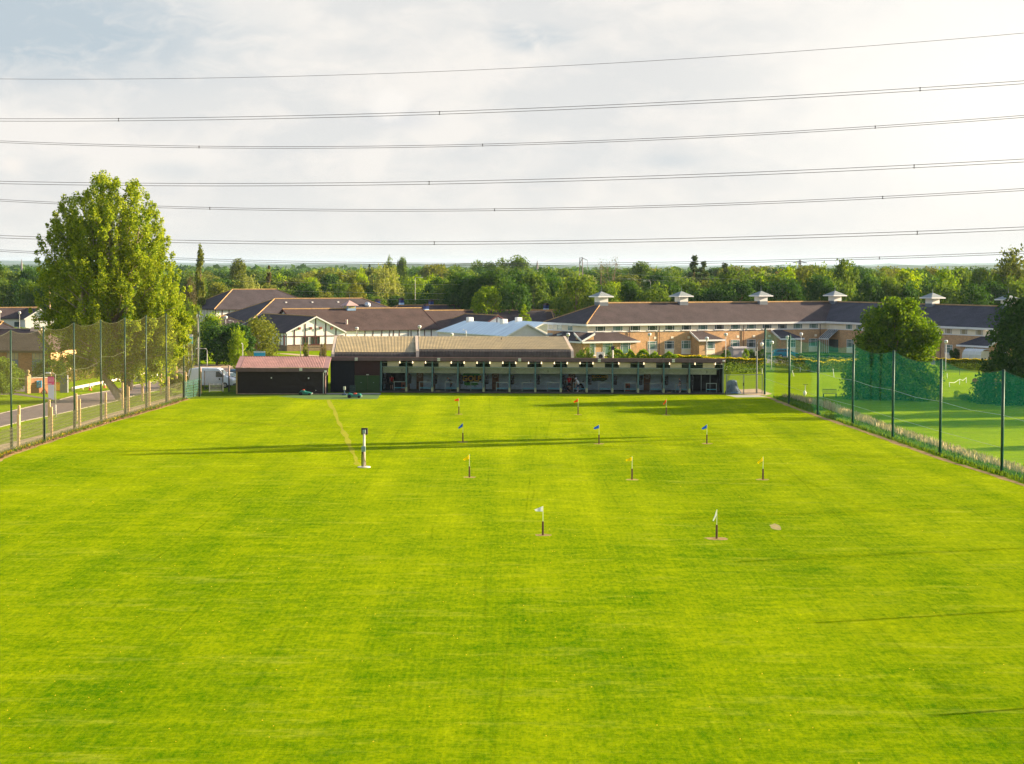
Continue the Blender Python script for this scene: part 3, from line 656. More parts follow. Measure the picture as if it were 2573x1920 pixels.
M_wood=boardmat('pale_wood',(.52,.45,.31),.16,.1,(0,0,1),.12); M_woodb=boardmat('brown_wood',(.26,.15,.09),.2,.1,(1,0,0))
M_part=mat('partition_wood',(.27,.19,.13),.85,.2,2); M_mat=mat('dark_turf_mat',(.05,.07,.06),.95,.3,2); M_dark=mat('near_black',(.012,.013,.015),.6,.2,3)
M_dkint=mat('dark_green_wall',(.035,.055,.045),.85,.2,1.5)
M_alu=mat('grey_rail',(.30,.36,.36),.4,.1,2,metal=.4); M_turq=mat('turquoise_rail',(.10,.42,.48),.45,.1,2)
M_bulb=mat('lamp_glow',(.9,.8,.6),.4,.02,1,emit=(1,.78,.45),estr=.7)
M_white=mat('white_paint',(.74,.73,.70),.6,.05,1.5); M_cream=mat('cream_box',(.62,.62,.50),.5,.05,2); M_yfoot=mat('pale_yellow_foot',(.36,.38,.20),.8,.15,3)
M_brickp=mat('plinth_brick',(.075,.045,.045),.9,.2,3)
M_glass=mat('window_glass',(.035,.055,.055),.08,.3,.6,spec=.8); M_glassg=mat('curtained_glass',(.11,.19,.16),.15,.25,.8,spec=.6); M_glassb=mat('blind_glass',(.30,.27,.17),.25,.2,.8,spec=.5)
M_yellow=mat('spray_yellow',(.85,.72,.04),.7,.25,4,col2=(.85,.42,.05)); M_sgreen=mat('spray_green',(.06,.32,.05),.8,.4,3); M_orange=mat('spray_orange',(.85,.48,.04),.7,.3,5)
def text_mesh(parent,name,txt,size,loc,m,rot=(math.pi/2,0,0),ext=.008,bold=.0,align='CENTER',sx=1):
    cu=bpy.data.curves.new(name,'FONT'); cu.body=txt; cu.size=size; cu.extrude=ext; cu.offset=bold; cu.align_x=align; cu.align_y='CENTER'
    o=bpy.data.objects.new(name,cu); C.objects.link(o); o.location=loc; o.rotation_euler=rot; o.scale=(sx,1,1)
    cu.materials.append(m)
    me=bpy.data.meshes.new_from_object(o); me.materials.clear(); me.materials.append(m); o2=bpy.data.objects.new(name,me); C.objects.link(o2); o2.location=loc; o2.rotation_euler=rot; o2.scale=(sx,1,1); bpy.data.objects.remove(o); o=o2
    if parent: o.parent=parent
    return o
class Fr:
    "a vertical facade through two ground points: u along it, v into the depth, z up"
    def __init__(s,a,b): s.a=Vector((a[0],a[1])); s.d=(Vector((b[0],b[1]))-s.a); s.L=s.d.length; s.d.normalize(); s.ang=math.atan2(s.d.y,s.d.x); s.n=Vector((-s.d.y,s.d.x))
    def u(s,px,Z=2,v=0):
        "u where picture column px meets the plane v at height Z"
        lo,hi=-200,200
        for _ in range(50):
            m=(lo+hi)/2; q=s.a+s.d*m+s.n*v
            if proj((q.x,q.y,Z))[0]<px: lo=m
            else: hi=m
        return lo
    def z(s,px,py,v=0):
        u=s.u(px,2,v); q=s.a+s.d*u+s.n*v; lo,hi=-10,40
        for _ in range(50):
            m=(lo+hi)/2
            if proj((q.x,q.y,m))[1]>py: lo=m
            else: hi=m
        return lo
    def w(s,u,v=0,z=0): q=s.a+s.d*u+s.n*v; return Vector((q.x,q.y,z))
    def thing(s,name,label,cat,group=None,u=0,v=0,z=0): return thing(name,label,cat,s.w(u,v,z),s.ang,group)
def corrug(mb,u0,u1,prof,pitch=.18,amp=.035):
    "corrugated sheet: ribs run down the slope; prof is a list of (v,z) from eave to ridge"
    n=max(2,int((u1-u0)/pitch*2)); row=[]
    for v,z in prof:
        row.append([(u0+(u1-u0)*i/n,v,z+(amp if i%2 else -amp)) for i in range(n+1)])
    mb.loft(row,False,False)
# ---------------------------------------------------------------- the row of golf bays
FB=Fr(gp(830,984.9),gp(1819,990.4))
bays=FB.thing('driving_range_bays','long low open-fronted building of golf bays with green steel posts and lit lamps','golf bays')
zt=FB.z(1300,899.8); zf=FB.z(1300,908.5); U=FB.u; D=5.2; uE=U(1818.7,2); uD0=U(890.7,2); uD1=U(956.5,2)
posts=[U(x,2) for x in (957.8,1021.1,1086.2,1150.5,1215.3,1280.3,1345.2,1409.7,1474.6,1539.1,1603.6,1667.9,1732.4)]+[uE-.08]
MB().prism([(-.25,zf),(-.25,zt),(0,zt+.02),(D+.3,zt-.62),(D+.3,zt-.8),(.1,zf-.02)],.02,uE+.12,'x').build('roof',mat('flat_roof',(.20,.12,.12),.6,.15,.6),bays)
MB().box(.0,uE+.15,-.34,-.252,zf-.0,zt+.05,.02).build('fascia',M_fascia,bays)
MB().box(-.0,uE+.15,-.37,-.343,zt-.0,zt+.075).build('gutter',mat('pinkish_edge',(.30,.16,.17),.5,.1,1),bays)
MB().box(.03,uD0,0,.12,.0,zf).build('cladding',M_blackh,bays)
dm=FB.z(920,943); MB().box(uD0+.003,uD1-.1,.03,.13,dm,zf).build('upper_cladding',M_dbrown,bays)
um=(uD0+uD1)/2
for a,b in ((uD0+.03,um-.015),(um+.015,uD1-.13)):
    d_=MB().box(a,b,.0,.06,.05,dm-.02).build('door',M_dgreen,bays); MB().box((a+b)/2-.05,(a+b)/2+.05,-.03,-.002,1.1,1.16).build('handle',M_alu,d_)
MB().box(um-.15,um+.15,-.1,.0,dm+.02,dm+.12).build('door_lamp',M_cream,bays)
MB().prism([(-.42,0),(-.42,.10),(D,.10),(D,0)],uD1-.15,uE+.1,'x').build('plinth',M_brickp,bays)
MB().box(uD1,uE,.0,D-.15,.102,.12).build('floor_mat',M_mat,bays)
MB().box(uD1-.1,uE,D-.12,D,.1,zt-.75).build('back_wall',M_grey,bays)
for i,(a,b) in enumerate(((0,.12),(uD1-.22,uD1-.1),(uE-.12,uE))):
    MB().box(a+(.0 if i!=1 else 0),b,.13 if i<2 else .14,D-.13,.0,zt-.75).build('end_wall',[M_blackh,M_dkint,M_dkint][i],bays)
MB().box(uD1,uE-.13,.5,D-.2,zf-.25,zf-.2).build('ceiling',mat('bay_ceiling',(.45,.52,.50),.9,.2,1),bays)
vb=2.3; za=FB.z(1300,938.8,vb); zb=FB.z(1300,924,vb)
MB().box(uD1+.05,uE-.7,vb,vb+.05,za,zb).build('valance_board',M_greyg,bays)
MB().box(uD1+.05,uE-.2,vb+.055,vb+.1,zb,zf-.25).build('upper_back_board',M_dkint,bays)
zr=FB.z(1300,923.5,0)
MB().box(uD1,uE,-.06,-.01,zr-.03,zr+.03).build('head_rail',M_alu,bays)
cnt=0
for i in range(13):
    p0=posts[i]; p1=posts[i+1] if i<13 else uE; w_=p1-p0
    o=MB().box(p0-.09,p0+.09,-.09,.09,.1,zf).build('post',M_green_post,bays)
    if 0<i: MB().box(p0-.13,p0+.12,-.13,.11,.102,.62,.03).build('post_foot',M_yfoot,bays)
    if i<12:
        pass
MB().box(posts[13]-.07,posts[13]+.09,-.09,.09,.1,zf).build('post',mat('pale_green_steel',(.20,.26,.18),.5,.2,2),bays)
for i in range(13):
    p0=posts[i]; p1=posts[i+1]; w_=3.02 if i==12 else p1-p0; wt=w_/1.0
    # hanging wood panel between the posts
    o=.245*wt if i<12 else .40*3.9
    MB().box(p0+o,p0+o+1.36,-.0,.05,zr+.06,zf-.06,.01).build('wood_panel',M_wood,bays)
    if i>0:
        MB().box(p0-.05,p0+.05,.35,D-.15,.121,za+.0).build('partition',M_part,bays)
        MB().box(p0-.06,p0+.06,.30,D-.15,za+.003,zf-.26).build('partition_head',mat('partition_dark',(.12,.12,.11),.9,.2,2),bays)
    # speakers hung on the posts
    sp_=MB().box(p0+.16,p0+.56,.55,.85,za-.62,za-.10,.05).box(p0+.14,p0+.54,.55,.85,za-1.18,za-.65,.05).build('bay_heater',M_dark,bays)
    # barrier rail
    x0=p0+w_*.47 if i<12 else p0+1.3+.75; x1=p1-.12 if i<12 else p0+3.3; vr=1.3; zr1=FB.z(1300,961,vr)
    ra=MB(); ra.box(x0,x1,vr,vr+.06,zr1-.035,zr1+.035)
    for q in (x0,x1-.06): ra.box(q,q+.06,vr+.001,vr+.059,.12,zr1-.036)
    rr_=ra.build('barrier_rail',M_alu,bays)
    MB().box(x0+.07,x1-.07,vr,vr+.06,.42,.50).build('lower_bar',M_turq,rr_)
# last bay is dark inside, with shelving
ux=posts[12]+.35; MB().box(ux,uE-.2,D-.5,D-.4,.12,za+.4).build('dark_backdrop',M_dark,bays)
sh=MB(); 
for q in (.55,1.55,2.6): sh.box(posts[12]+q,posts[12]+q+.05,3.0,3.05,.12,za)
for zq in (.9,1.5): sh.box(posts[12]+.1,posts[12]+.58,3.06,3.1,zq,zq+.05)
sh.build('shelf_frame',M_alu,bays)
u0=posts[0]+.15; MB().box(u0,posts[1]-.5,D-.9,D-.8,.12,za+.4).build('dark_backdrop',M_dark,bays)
# lamps
xs=[972,]; lam=[1004.7+32.35*k for k in range(18) if k not in (3,16)]+[1617.8,1682.3,1746.4,1797.3]
for x in lam:
    u=U(x,3.6); o=MB().lathe([(0.02,zf+.0),(.035,zf-.03),(.04,zf-.12),(.06,zf-.15),(.075,zf-.20),(.06,zf-.26),(.01,zf-.28)],u,-.12,10).build('lamp',M_bulb,bays,smooth=True)
for x in (896,1103,1306,1505.6,1691.7):
    u=U(x,4); q=MB().box(u-.17,u+.17,-.56,-.36,zf+.02,zf+.19,.02).box(u-.17,u+.17,-.56,-.36,zf+.22,zf+.39,.02).box(u-.03,u+.03,-.36,-.342,zf+.1,zf+.3)
    q.build('floodlight_box',M_cream,bays)
u=U(1817.5,4); MB().box(u-.13,u+.13,-.52,-.35,zf+.12,zf+.3,.02).build('junction_box',M_white,bays)
for px in (1055,1245,1437,1626):
    a=U(px-8.6,1.2,D-.2); b=U(px+8.6,1.2,D-.2)
    d_=MB().box(a,b,D-.19,D-.122,.12,za-.02).build('wooden_door',M_woodb,bays)
    cx=(a+b)/2; e=MB()
    ring=[]
    for k in range(25):
        t=k/24*2*math.pi*1.0; ring.append((cx+.27*math.cos(t),D-.205,1.72+.20*math.sin(t)))
    e.tube(ring,.035,5); e.tube([(cx-.14,D-.205,1.66),(cx,D-.205,1.60),(cx+.15,D-.205,1.72),(cx+.30,D-.205,1.93)],.035,5); e.tube([(cx-.1,D-.205,1.8),(cx+.02,D-.205,1.78)],.04,5)
    e.build('door_emblem',M_white,d_)
    MB().box(a+.05,b-.05,D-.24,D-.195,.85,.92).build('door_bar',M_dark,d_)
# graffiti boards
def spray(mb,cx,cz,rx,rz,seed,y):
    r_=random.Random(seed); n=28; pts=[]
    for k in range(n):
        t=2*math.pi*k/n; q=1+.12*r_.uniform(-1,1); s_=abs(math.cos(t))**.5*(1 if math.cos(t)>0 else -1); c_=abs(math.sin(t))**.6*(1 if math.sin(t)>0 else -1)
        pts.append((cx+rx*s_*q,cz+rz*c_*q))
    mb.prism(pts,y,y+.01)
a=U(1161,1.5,D-.13); b=U(1209,1.5,D-.13); cx=(a+b)/2; mu=MB()
spray(mu,cx,za-.28,1.08,.30,1,D-.136); mur=mu.build('graffiti',M_sgreen,bays)
m2=MB(); spray(m2,cx-.05,.82,.85,.26,3,D-.136); m2.build('graffiti',M_sgreen,bays)
dk=MB(); spray(dk,cx,1.35,1.12,.42,5,D-.142); dk.build('graffiti_shadow',M_dark,mur)
text_mesh(mur,'graffiti_lettering','GOLF',.92,(cx,D-.15,1.36),M_yellow,bold=.035,sx=1.0)
dr=MB()
for q in (-.6,-.1,.35,.5): dr.box(cx+q,cx+q+.05,D-.134,D-.126,.35,.62)
dr.build('paint_drips',mat('drip',(.04,.07,.10),.8),mur)
a=U(1483,1.5,D-.13); b=U(1524,1.5,D-.13); cx=(a+b)/2
m3=MB(); spray(m3,cx,1.56,1.05,.40,7,D-.138); m3=m3.build('graffiti',mat('spray_dark',(.03,.06,.035),.8,.3,3),bays)
text_mesh(m3,'graffiti_lettering','WELCOME!',.46,(cx,D-.145,1.70),M_orange,bold=.012)
m4=MB(); 
rr=random.Random(2)
for k in range(9): q=cx-.9+k*.2; m4.box(q,q+.13,D-.150,D-.14,1.28+rr.uniform(-.03,.03),1.50)
m4.build('graffiti_scrawl',mat('spray_lime',(.10,.22,.05),.8,.3,4),m3)
for i,px in ((0,1009.8),(6,1377),(12,1776)):
    u=U(px,2.3,vb); MB().box(u-.07,u+.07,vb-.03,vb-.003,za+.15,za+.48).build('bay_notice',mat('notice_grey',(.36,.42,.38),.7),bays)
# ---------------------------------------------------------------- black store shed
FS=Fr(gp(595.5,990.6),gp(818,991.2)); U=FS.u; ue=FS.L; shed=FS.thing('store_shed','black diagonal-boarded shed with a faded red corrugated roof','shed')
ze=FS.z(700,933.5); zr_=FS.z(700,924.5); mid=ue*.52; zr2=FS.z(700,896.5,4.6)
MB().box(.06,mid,0,.1,.12,ze).build('boarding',M_black,shed); MB().box(mid+.003,ue-.05,0,.1,.12,ze).build('boarding',M_blackb,shed)
MB().box(.06,.16,.11,5,.0,ze).build('side_wall',M_blackh,shed); MB().box(ue-.15,ue-.05,.11,5,.0,ze).build('side_wall',M_blackh,shed); MB().box(.17,ue-.16,4.9,5,.0,ze).build('back_wall',M_blackh,shed)
MB().box(-.02,ue+.0,-.05,.0-.003,.0,.11).build('base_board',M_part,shed)
MB().box(-.10,.055,-.08,.1,.0,ze).build('corner_board',mat('tan_board',(.42,.29,.14),.8),shed)
MB().box(-.12,ue+.32,-.32,-.24,ze-.02,zr_).build('fascia',M_fascia,shed)
rf=MB(); corrug(rf,.45,ue-.25,[(-.36,zr_+.03),(2,zr_+(zr2-zr_)*.5+.0),(4.6,zr2)],.19,.05); rf=rf.build('roof',M_shroof,shed)
MB().slab([(-.14,-.36,zr_+.05),(.44,-.36,zr_+.05),(.44,4.6,zr2+.03),(-.14,4.6,zr2+.03)],.1).build('roof_edge',mat('roof_flashing',(.36,.20,.19),.6,.1,1),rf)
MB().slab([(ue-.24,-.36,zr_+.05),(ue+.38,-.36,zr_+.05),(ue+.38,4.6,zr2+.03),(ue-.24,4.6,zr2+.03)],.1).build('roof_edge',MATS['roof_flashing'],rf)
MB().box(-.14,ue+.38,4.62,4.8,zr2-.3,zr2+.06).build('ridge_cap',M_fascia,rf)
MB().tube([(ue-.25,-.13,ze-.1),(ue-.25,-.13,.1)],.045,8).build('downpipe',mat('pipe_grey',(.30,.36,.33),.5),shed)
MB().tube([(ue+.28,-.2,ze+.15),(ue+.22,-.2,ze-.35),(ue+.0,-.13,ze-.5),(ue+.0,-.13,.1)],.05,8).build('downpipe',mat('pipe_pink',(.50,.30,.26),.5),shed)
for px,py,s_,m_ in ((756.5,928,.17,M_cream),(682,949.5,.07,M_white),(775.5,950.3,.08,M_white),(818,933,.12,M_white),(793.7,981,.05,M_cream)):
    u=U(px,2); z=FS.z(px,py); MB().box(u-s_,u+s_,-.45 if m_ is M_cream and s_>.1 or px==818 else -.06,-.33 if m_ is M_cream and s_>.1 or px==818 else -.003,z-s_,z+s_,.02).build('wall_light',m_,shed)
# ---------------------------------------------------------------- hall with the rolled metal roof behind the bays
a=FB.w(FB.u(833,2,5.8),5.8); b=FB.w(FB.u(1441,2,8.2),8.2)
FR=Fr(a,b); hall=FR.thing('metal_roofed_hall','long hall behind the bays under an olive ribbed metal roof rolled at the front','hall'); ue=FR.L
us=FR.u(1049,4.5); dep=12.0; z0=FR.z(1200,899)-1.2; zc=FR.z(1250,880,.0); zc2=FR.z(940,887.5,.0); zr_=FR.z(1150,845.2,dep)
def hallsec(zc_): return [(-.25,z0),(-.32,z0+(zc_-z0)*.35),(-.25,z0+(zc_-z0)*.7),(.0,zc_-.12),(.45,zc_+.08)]
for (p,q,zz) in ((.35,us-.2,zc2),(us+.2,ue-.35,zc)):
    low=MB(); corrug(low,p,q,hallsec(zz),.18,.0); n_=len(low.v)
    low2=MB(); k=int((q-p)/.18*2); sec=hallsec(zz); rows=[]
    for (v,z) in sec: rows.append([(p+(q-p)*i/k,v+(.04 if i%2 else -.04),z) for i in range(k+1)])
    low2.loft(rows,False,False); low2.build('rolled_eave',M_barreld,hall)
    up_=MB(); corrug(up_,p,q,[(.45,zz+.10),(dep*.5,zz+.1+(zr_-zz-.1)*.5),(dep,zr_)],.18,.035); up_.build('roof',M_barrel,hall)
for p,q,zz in ((0,.34,zc2),(us-.19,us+.19,zc),(ue-.34,ue,zc)):
    sec=hallsec(zz); e=MB(); e.loft([[(p,v-.04,z) for v,z in sec+[(dep,zr_+.06)]],[(q,v-.04,z) for v,z in sec+[(dep,zr_+.06)]]],False,False)
    e.build('verge_trim',M_trimc,hall)
for u_,zz in ((.0,zc2),(ue,zc)):
    MB().prism([(.0,0),(.0,zz-.1),(dep,zr_-.1),(dep,0)],u_-.06,u_+.0 if u_ else .06,'x').build('gable_wall',mat('hall_wall',(.25,.17,.12),.9,.15,1),hall)
MB().box(.1,ue-.1,dep,dep+.1,0,zr_-.1).build('back_wall',MATS['hall_wall'],hall); MB().box(.1,ue-.1,.0,.08,0,z0+.2).build('front_wall',MATS['hall_wall'],hall)
for px,py in ((1260,852),): 
    u=FR.u(px,5,9); z=FR.z(px,py+3,9); MB().tube([(u,9,z-.2),(u,9,z+.35)],.06,8).build('flue',M_dark,hall)
for px,py in ((879,866),(1119,864)): pass
# ---------------------------------------------------------------- small things on the apron
def robot(px,py,rz,label,pickup):
    p=gp(px,py); t=thing('robot_mower' if not pickup else 'ball_collecting_robot',label,'mower',p,rz)
    mg=mat('robot_green',(.015,.16,.12),.35,.1,2,spec=.5); mr=mat('robot_red',(.75,.10,.05),.4,.1,2)
    L,W=(1.55,1.1) if pickup else (1.45,1.0)
    sh=[(-L/2,.12),(-L/2,.30),(-L*.38,.52),(-L*.12,.56),(L*.05,.42),(L*.3,.36),(L*.48,.26),(L/2,.12)]
    if pickup: sh=[(-L/2,.14),(-L/2,.44),(-L*.42,.54),(-L*.2,.50),(-L*.15,.42),(L*.15,.40),(L*.2,.50),(L*.4,.52),(L/2,.36),(L/2,.14)]
    rings=[]
    for k,(y,s_) in enumerate(((-W/2,.80),(-W*.42,1),(W*.42,1),(W/2,.80))): rings.append([(x*(.96 if k in (0,3) else 1),y,.1+(z-.1)*s_) for x,z in sh])
    MB().loft(rings).build('body',mg,t)
    MB().box(-.36,-.12,-.18,.18,.56,.66,.03).build('cover',mr,t) if not pickup else MB().box(-.12,.22,-.25,.25,.40,.55,.04).build('cover',mr,t)
    for sx in (-.36*L,.34*L):
        for sy in (-W/2-.05,W/2-.05):
            r_=.2 if sx<0 else .15; pts=[(sx+r_*math.cos(a),r_+r_*math.sin(a)) for a in [k*math.pi/7 for k in range(14)]]
            MB().prism(pts,sy,sy+.1).build('wheel',M_dark,t)
    MB().box(L/2+.001,L/2+.06,-W*.4,W*.4,.14,.28,.02).build('bumper',mat('robot_grey',(.2,.22,.2),.5),t)
robot(768,993,0,'small green robot mower with a red stop button, parked by the black shed',False)
robot(891,1000,0,'green ball-collecting robot with a red lid on the grey-green carpet',True)
p=gp(865.5,993.5); t=thing('hose_stand','narrow post with a pale box on a dark blue base beside the black wall','utility post',p)
MB().tube([(0,0,.0),(0,0,1.0)],.06,8).build('pole',mat('blue_steel',(.05,.10,.16),.4),t); MB().box(-.14,.14,-.1,.1,.62,1.02,.02).build('box',mat('box_pale',(.50,.52,.42),.6),t); MB().box(-.27,.27,-.2,.2,.0,.16,.04).build('base',mat('blue_base',(.03,.08,.14),.5),t)
p=gp(885.5,989.5); t=thing('ball_bin','stack of dark green ribbed crates by the door of the bays','crate stack',p)
for k in range(4): MB().box(-.33,.33,-.28,.28,k*.24+.02,k*.24+.24,.03).build('crate',mat('crate_green',(.025,.05,.045),.6),t)
# ---------------------------------------------------------------- floodlight in the field
p=gp(915,1174.7); t=thing('floodlight_post','short white floodlight post with grey switch box in a round white base on the field','floodlight',p)
MB().lathe([(.48,.0),(.48,.05),(.44,.08),(.01,.08)],0,0,28).build('base_slab',mat('white_slab',(.62,.58,.48),.8,.1,4),t)
MB().tube([(0,0,.08),(0,0,2.55)],.085,10).build('pole',mat('pale_post',(.66,.58,.50),.6,.15,3),t,smooth=True)
MB().tube([(-.13,-.06,1.3),(-.15,-.1,.9),(-.15,-.1,.3),(-.14,-.1,.08)],.05,7).build('cable',M_dark,t)
MB().tube([(-.07,-.12,1.2),(.02,-.13,.6),(.12,-.12,.4),(.12,-.12,.1)],.025,6).build('cable',mat('cable_brown',(.12,.05,.03),.6),t)
MB().box(-.19,.12,-.17,-.087,1.18,1.60,.03).build('switch_box',mat('grey_blue_box',(.20,.30,.30),.5),t)
hd=MB().box(-.22,.26,.02,.24,2.45,2.93,.02).build('lamp_head',mat('flood_black',(.03,.022,.022),.5),t); MB().box(-.12,.12,-.10,.018,2.52,2.82,.03).build('driver_box',M_alu,hd); MB().box(-.18,.22,.241,.26,2.5,2.88).build('lens',M_glassg,hd)
# ---------------------------------------------------------------- target flags
mo=mat('post_brown',(.13,.065,.035),.8,.2,4); mpole=mat('flag_pole',(.62,.66,.40),.4,.05,2)
FC={'orange':(.85,.13,.02),'blue':(.02,.22,.80),'yellow':(.92,.78,.01),'white':(.82,.84,.84)}
def flagm(c):
    if 'flag_'+c in MATS: return MATS['flag_'+c]
    m=netmat('flag_'+c,FC[c],1.2,.5); MATS['flag_'+c]=m; return m
fl_=[('orange',1153,1041,'beside the golfer in black',0),('orange',1452.4,1042,'below the golfer in white',.3),('orange',1674,1043,'below the golfer in navy',.8),
 ('blue',1163,1111,'left of its row',.5),('blue',1505,1115.5,'middle of its row',.2),('blue',1776,1115,'right of its row',.3),
 ('yellow',1179.4,1199.5,'left of its row',.35),('yellow',1588,1205.5,'middle of its row',.1),('yellow',1917,1205.5,'right of its row',.5),
 ('white',1364,1345,'flying to the side, nearest the centre',0),('white',1800.6,1354,'hanging down, near the bare patch',1.1)]
for c,px,py,wh,droop in fl_:
    p=gp(px,py); o=('%s target flag on a brown post, %s'%(c,wh))
    t=thing('target_flag',o,'flag',p,0,'target flags on the practice field')
    MB().box(-.055,.055,-.055,.055,0,.78,.01).build('post',mo,t); MB().tube([(0,0,.78),(0,0,1.64)],.014,6).build('pole',mpole,t)
    mb=MB(); n=7; up=[];lowr=[]
    for k in range(n+1):
        s_=k/n; x=-.46*s_*math.cos(droop); dz=-.46*s_*math.sin(droop); y=.03*math.sin(s_*7)
        up.append((x,y,1.63+dz*1-.18*s_)); lowr.append((x,y,1.63-.30+dz*.6+.02*s_ if droop<.2 else 1.63-.30+dz*.9-.03*s_))
    lowr[-1]=tuple(np.array(up[-1])-np.array((0,0,.03)))
    mb.loft([[q for q in up],[q for q in lowr]],False,False)
    fo=mb.build('flag',flagm(c),t); so_=fo.modifiers.new('thick','SOLIDIFY'); so_.thickness=.006
    rnd=random.Random(int(px)); R_=.50 if c!='white' else .5
    if c=='white' and px>1700: R_=.68
    if c=='orange': R_=.42
    pts=[(p.x+R_*math.cos(a)*rnd.uniform(.75,1.15),p.y+R_*math.sin(a)*rnd.uniform(.75,1.15)) for a in [k*2*math.pi/16 for k in range(16)]]
    sheet('bare_ring',pts,.013,M_dirt)
# ---------------------------------------------------------------- net fences
M_post=mat('fence_green',(.012,.050,.032),.5,.15,2); M_postd=mat('fence_dark',(.012,.035,.022),.6,.15,2); M_rope=mat('fence_rope',(.09,.10,.05),.8)
M_netL=netmat('fine_net',(.26,.25,.11),.085,.4); M_mesh=netmat('wire_mesh',(.13,.13,.08),.34,.3,22); M_netR=netmat('green_net',(.008,.28,.18),.085,.5)
def net_fence(name,label,B,heights,net,low=None,sag=.55,rope=False,thick_to=1.9,skip=0,zlow=0):
    t=thing(name,label,'fence',B[0]); o0=B[0]
    L=[p-o0 for p in B]; 
    for i,p in enumerate(L):
        h=heights[i]; po=MB().tube([(p.x,p.y,-.05),(p.x,p.y,h+.05)],.08 if thick_to>1 else .115,8).build('post',M_post,t,smooth=True)
        MB().box(p.x-.11,p.x+.11,p.y-.09,p.y+.09,0,thick_to if thick_to else .3).build('post_sleeve',M_postd,po)
    for i in range(skip,len(L)-1):
        a,b=L[i],L[i+1]; n=10; top=[];bot=[]
        for k in range(n+1):
            s_=k/n; q=a.lerp(b,s_); h=heights[i]*(1-s_)+heights[i+1]*s_-sag*4*s_*(1-s_); top.append((q.x,q.y,h)); bot.append((q.x,q.y,zlow))
        MB().loft([bot,top],False,False).build('net',net,t,fix=False)
        MB().tube(top,.010,5).build('top_rope',M_rope,t)
    return t,L
LB=[(-60,1163),(29.2,1134),(111.3,1109.8),(187.3,1081.9),(254.2,1060.3),(314.7,1045),(367.8,1029.8),(418.2,1015.8),(461.9,1003.5),(501,997)]
LP=[gp(*q) for q in LB]
tL,LL=net_fence('net_fence','tall fine net on green posts along the road side of the field','x' and LP,[9.7]*10,M_netL,sag=.42)
MB().tube([LL[9]+Vector((0,.05,7.5)),LL[9]+Vector((-1.0,.3,3)),LL[9]+Vector((-1.7,.5,0))],.06,6).build('brace_pole',M_post,tL)
for a,b,za_,zb_ in ((1,2,5.9,5.7),(2,3,5.6,5.6),(3,4,5.5,5.8),(4,5,6.2,6.4)):
    MB().tube([LL[a]+Vector((0,0,za_)),LL[a].lerp(LL[b],.5)+Vector((0,0,(za_+zb_)/2-.25)),LL[b]+Vector((0,0,zb_))],.014,4).build('stay_wire',M_rope,tL)
ml=[fl[i]+Vector((-.75,0,0)) for i in range(len(fl))]; tm=thing('mesh_fence','knee-to-chest-high wire mesh along the edge of the field beside the footpath','mesh fence',ml[0])
tm['label']='low wire mesh fence between the field and the footpath'
for i in range(len(ml)-1):
    a,b=ml[i]-ml[0],ml[i+1]-ml[0]; MB().quad((a.x,a.y,0),(b.x,b.y,0),(b.x,b.y,2.0),(a.x,a.y,2.0)).build('mesh_panel',M_mesh,tm,fix=False)
a=ml[0]; c1=gp(505,993); MB().quad((0,0,0),(c1.x-a.x,c1.y-a.y,0),(c1.x-a.x,c1.y-a.y,2.0),(0,0,2.0)).build('mesh_panel',netmat('dark_mesh',(.05,.14,.12),.55,.3,22),tm,'dark green end panel turning towards the shed',fix=False)
RB=[(1921,991.5),(1982.6,1015),(2054.5,1042.5),(2142.5,1069),(2242.7,1104),(2361.8,1143.7),(2517,1190.8),(2740,1262)]
RT=[826.8,841.5,856,866,881.9,903.4,930.6,None]
RP=[gp(*q) for q in RB]; rh=[]
for p,(px,py),ty in zip(RP,RB,RT): rh.append(7.6 if ty is None else at(px,ty,p.y).z)
d=(RP[-1]-RP[-2]); 
for k in (1,2,3,4): RP.append(RP[7]+d*k); rh.append(7.6)
tR,LR=net_fence('net_fence','tall dark green net on green posts along the east lawn','x' and RP,rh,M_netR,sag=.5,thick_to=.4)
for i in range(0,7):
    zz=4.3; MB().tube([LR[i]+Vector((0,0,zz)),LR[i].lerp(LR[i+1],.5)+Vector((0,0,zz-.15)),LR[i+1]+Vector((0,0,zz))],.014,4).build('stay_wire',mat('stay_pale',(.4,.45,.38),.6),tR)
    if i<6: MB().tube([LR[i]+Vector((0,0,1.9)),LR[i+1]+Vector((0,0,1.9))],.012,4).build('stay_wire',MATS['stay_pale'],tR)
# timber stakes beside the footpath
ms=mat('fresh_timber',(.62,.40,.20),.8,.15,3,stretch=(1,1,.3)); stakes=[]
for bx,by,h,row_ in ((190,1415,2.8,'r'),(488,1335,2.7,'r'),(754,1258,2.7,'r'),(1045,1235,2.6,'r'),(1212,1130,2.7,'r'),(1408,1055,2.7,'r'),(1590,985,2.7,'r'),(1743,930,2.7,'r'),
  (183,1520,2.75,'p'),(510,1420,2.7,'p'),(787,1325,2.7,'p'),(1270,1175,2.7,'p'),(1476,1105,2.7,'p'),(1664,1055,2.7,'p'),(1833,1000,2.7,'p'),(1985,980,2.6,'p')):
    stakes.append((gp(bx/3.934,740+by/3.934),h,row_))
nr=['first','second','third','fourth','fifth','sixth','seventh','eighth']; ci={'r':0,'p':0}
for p,h,row_ in stakes:
    lab='pale timber post on the %s side of the footpath, %s from the camera'%('road' if row_=='r' else 'field',nr[ci[row_]]); ci[row_]+=1
    o=MB().loft([[(x,y,z) for x,y in ((-q,-q),(q,-q),(q,q),(-q,q))] for q,z in ((.105,0),(.10,h-.05),(.07,h))]).build('timber_post',ms); o.location=p; tag(o,lab,'post','timber posts along the footpath')
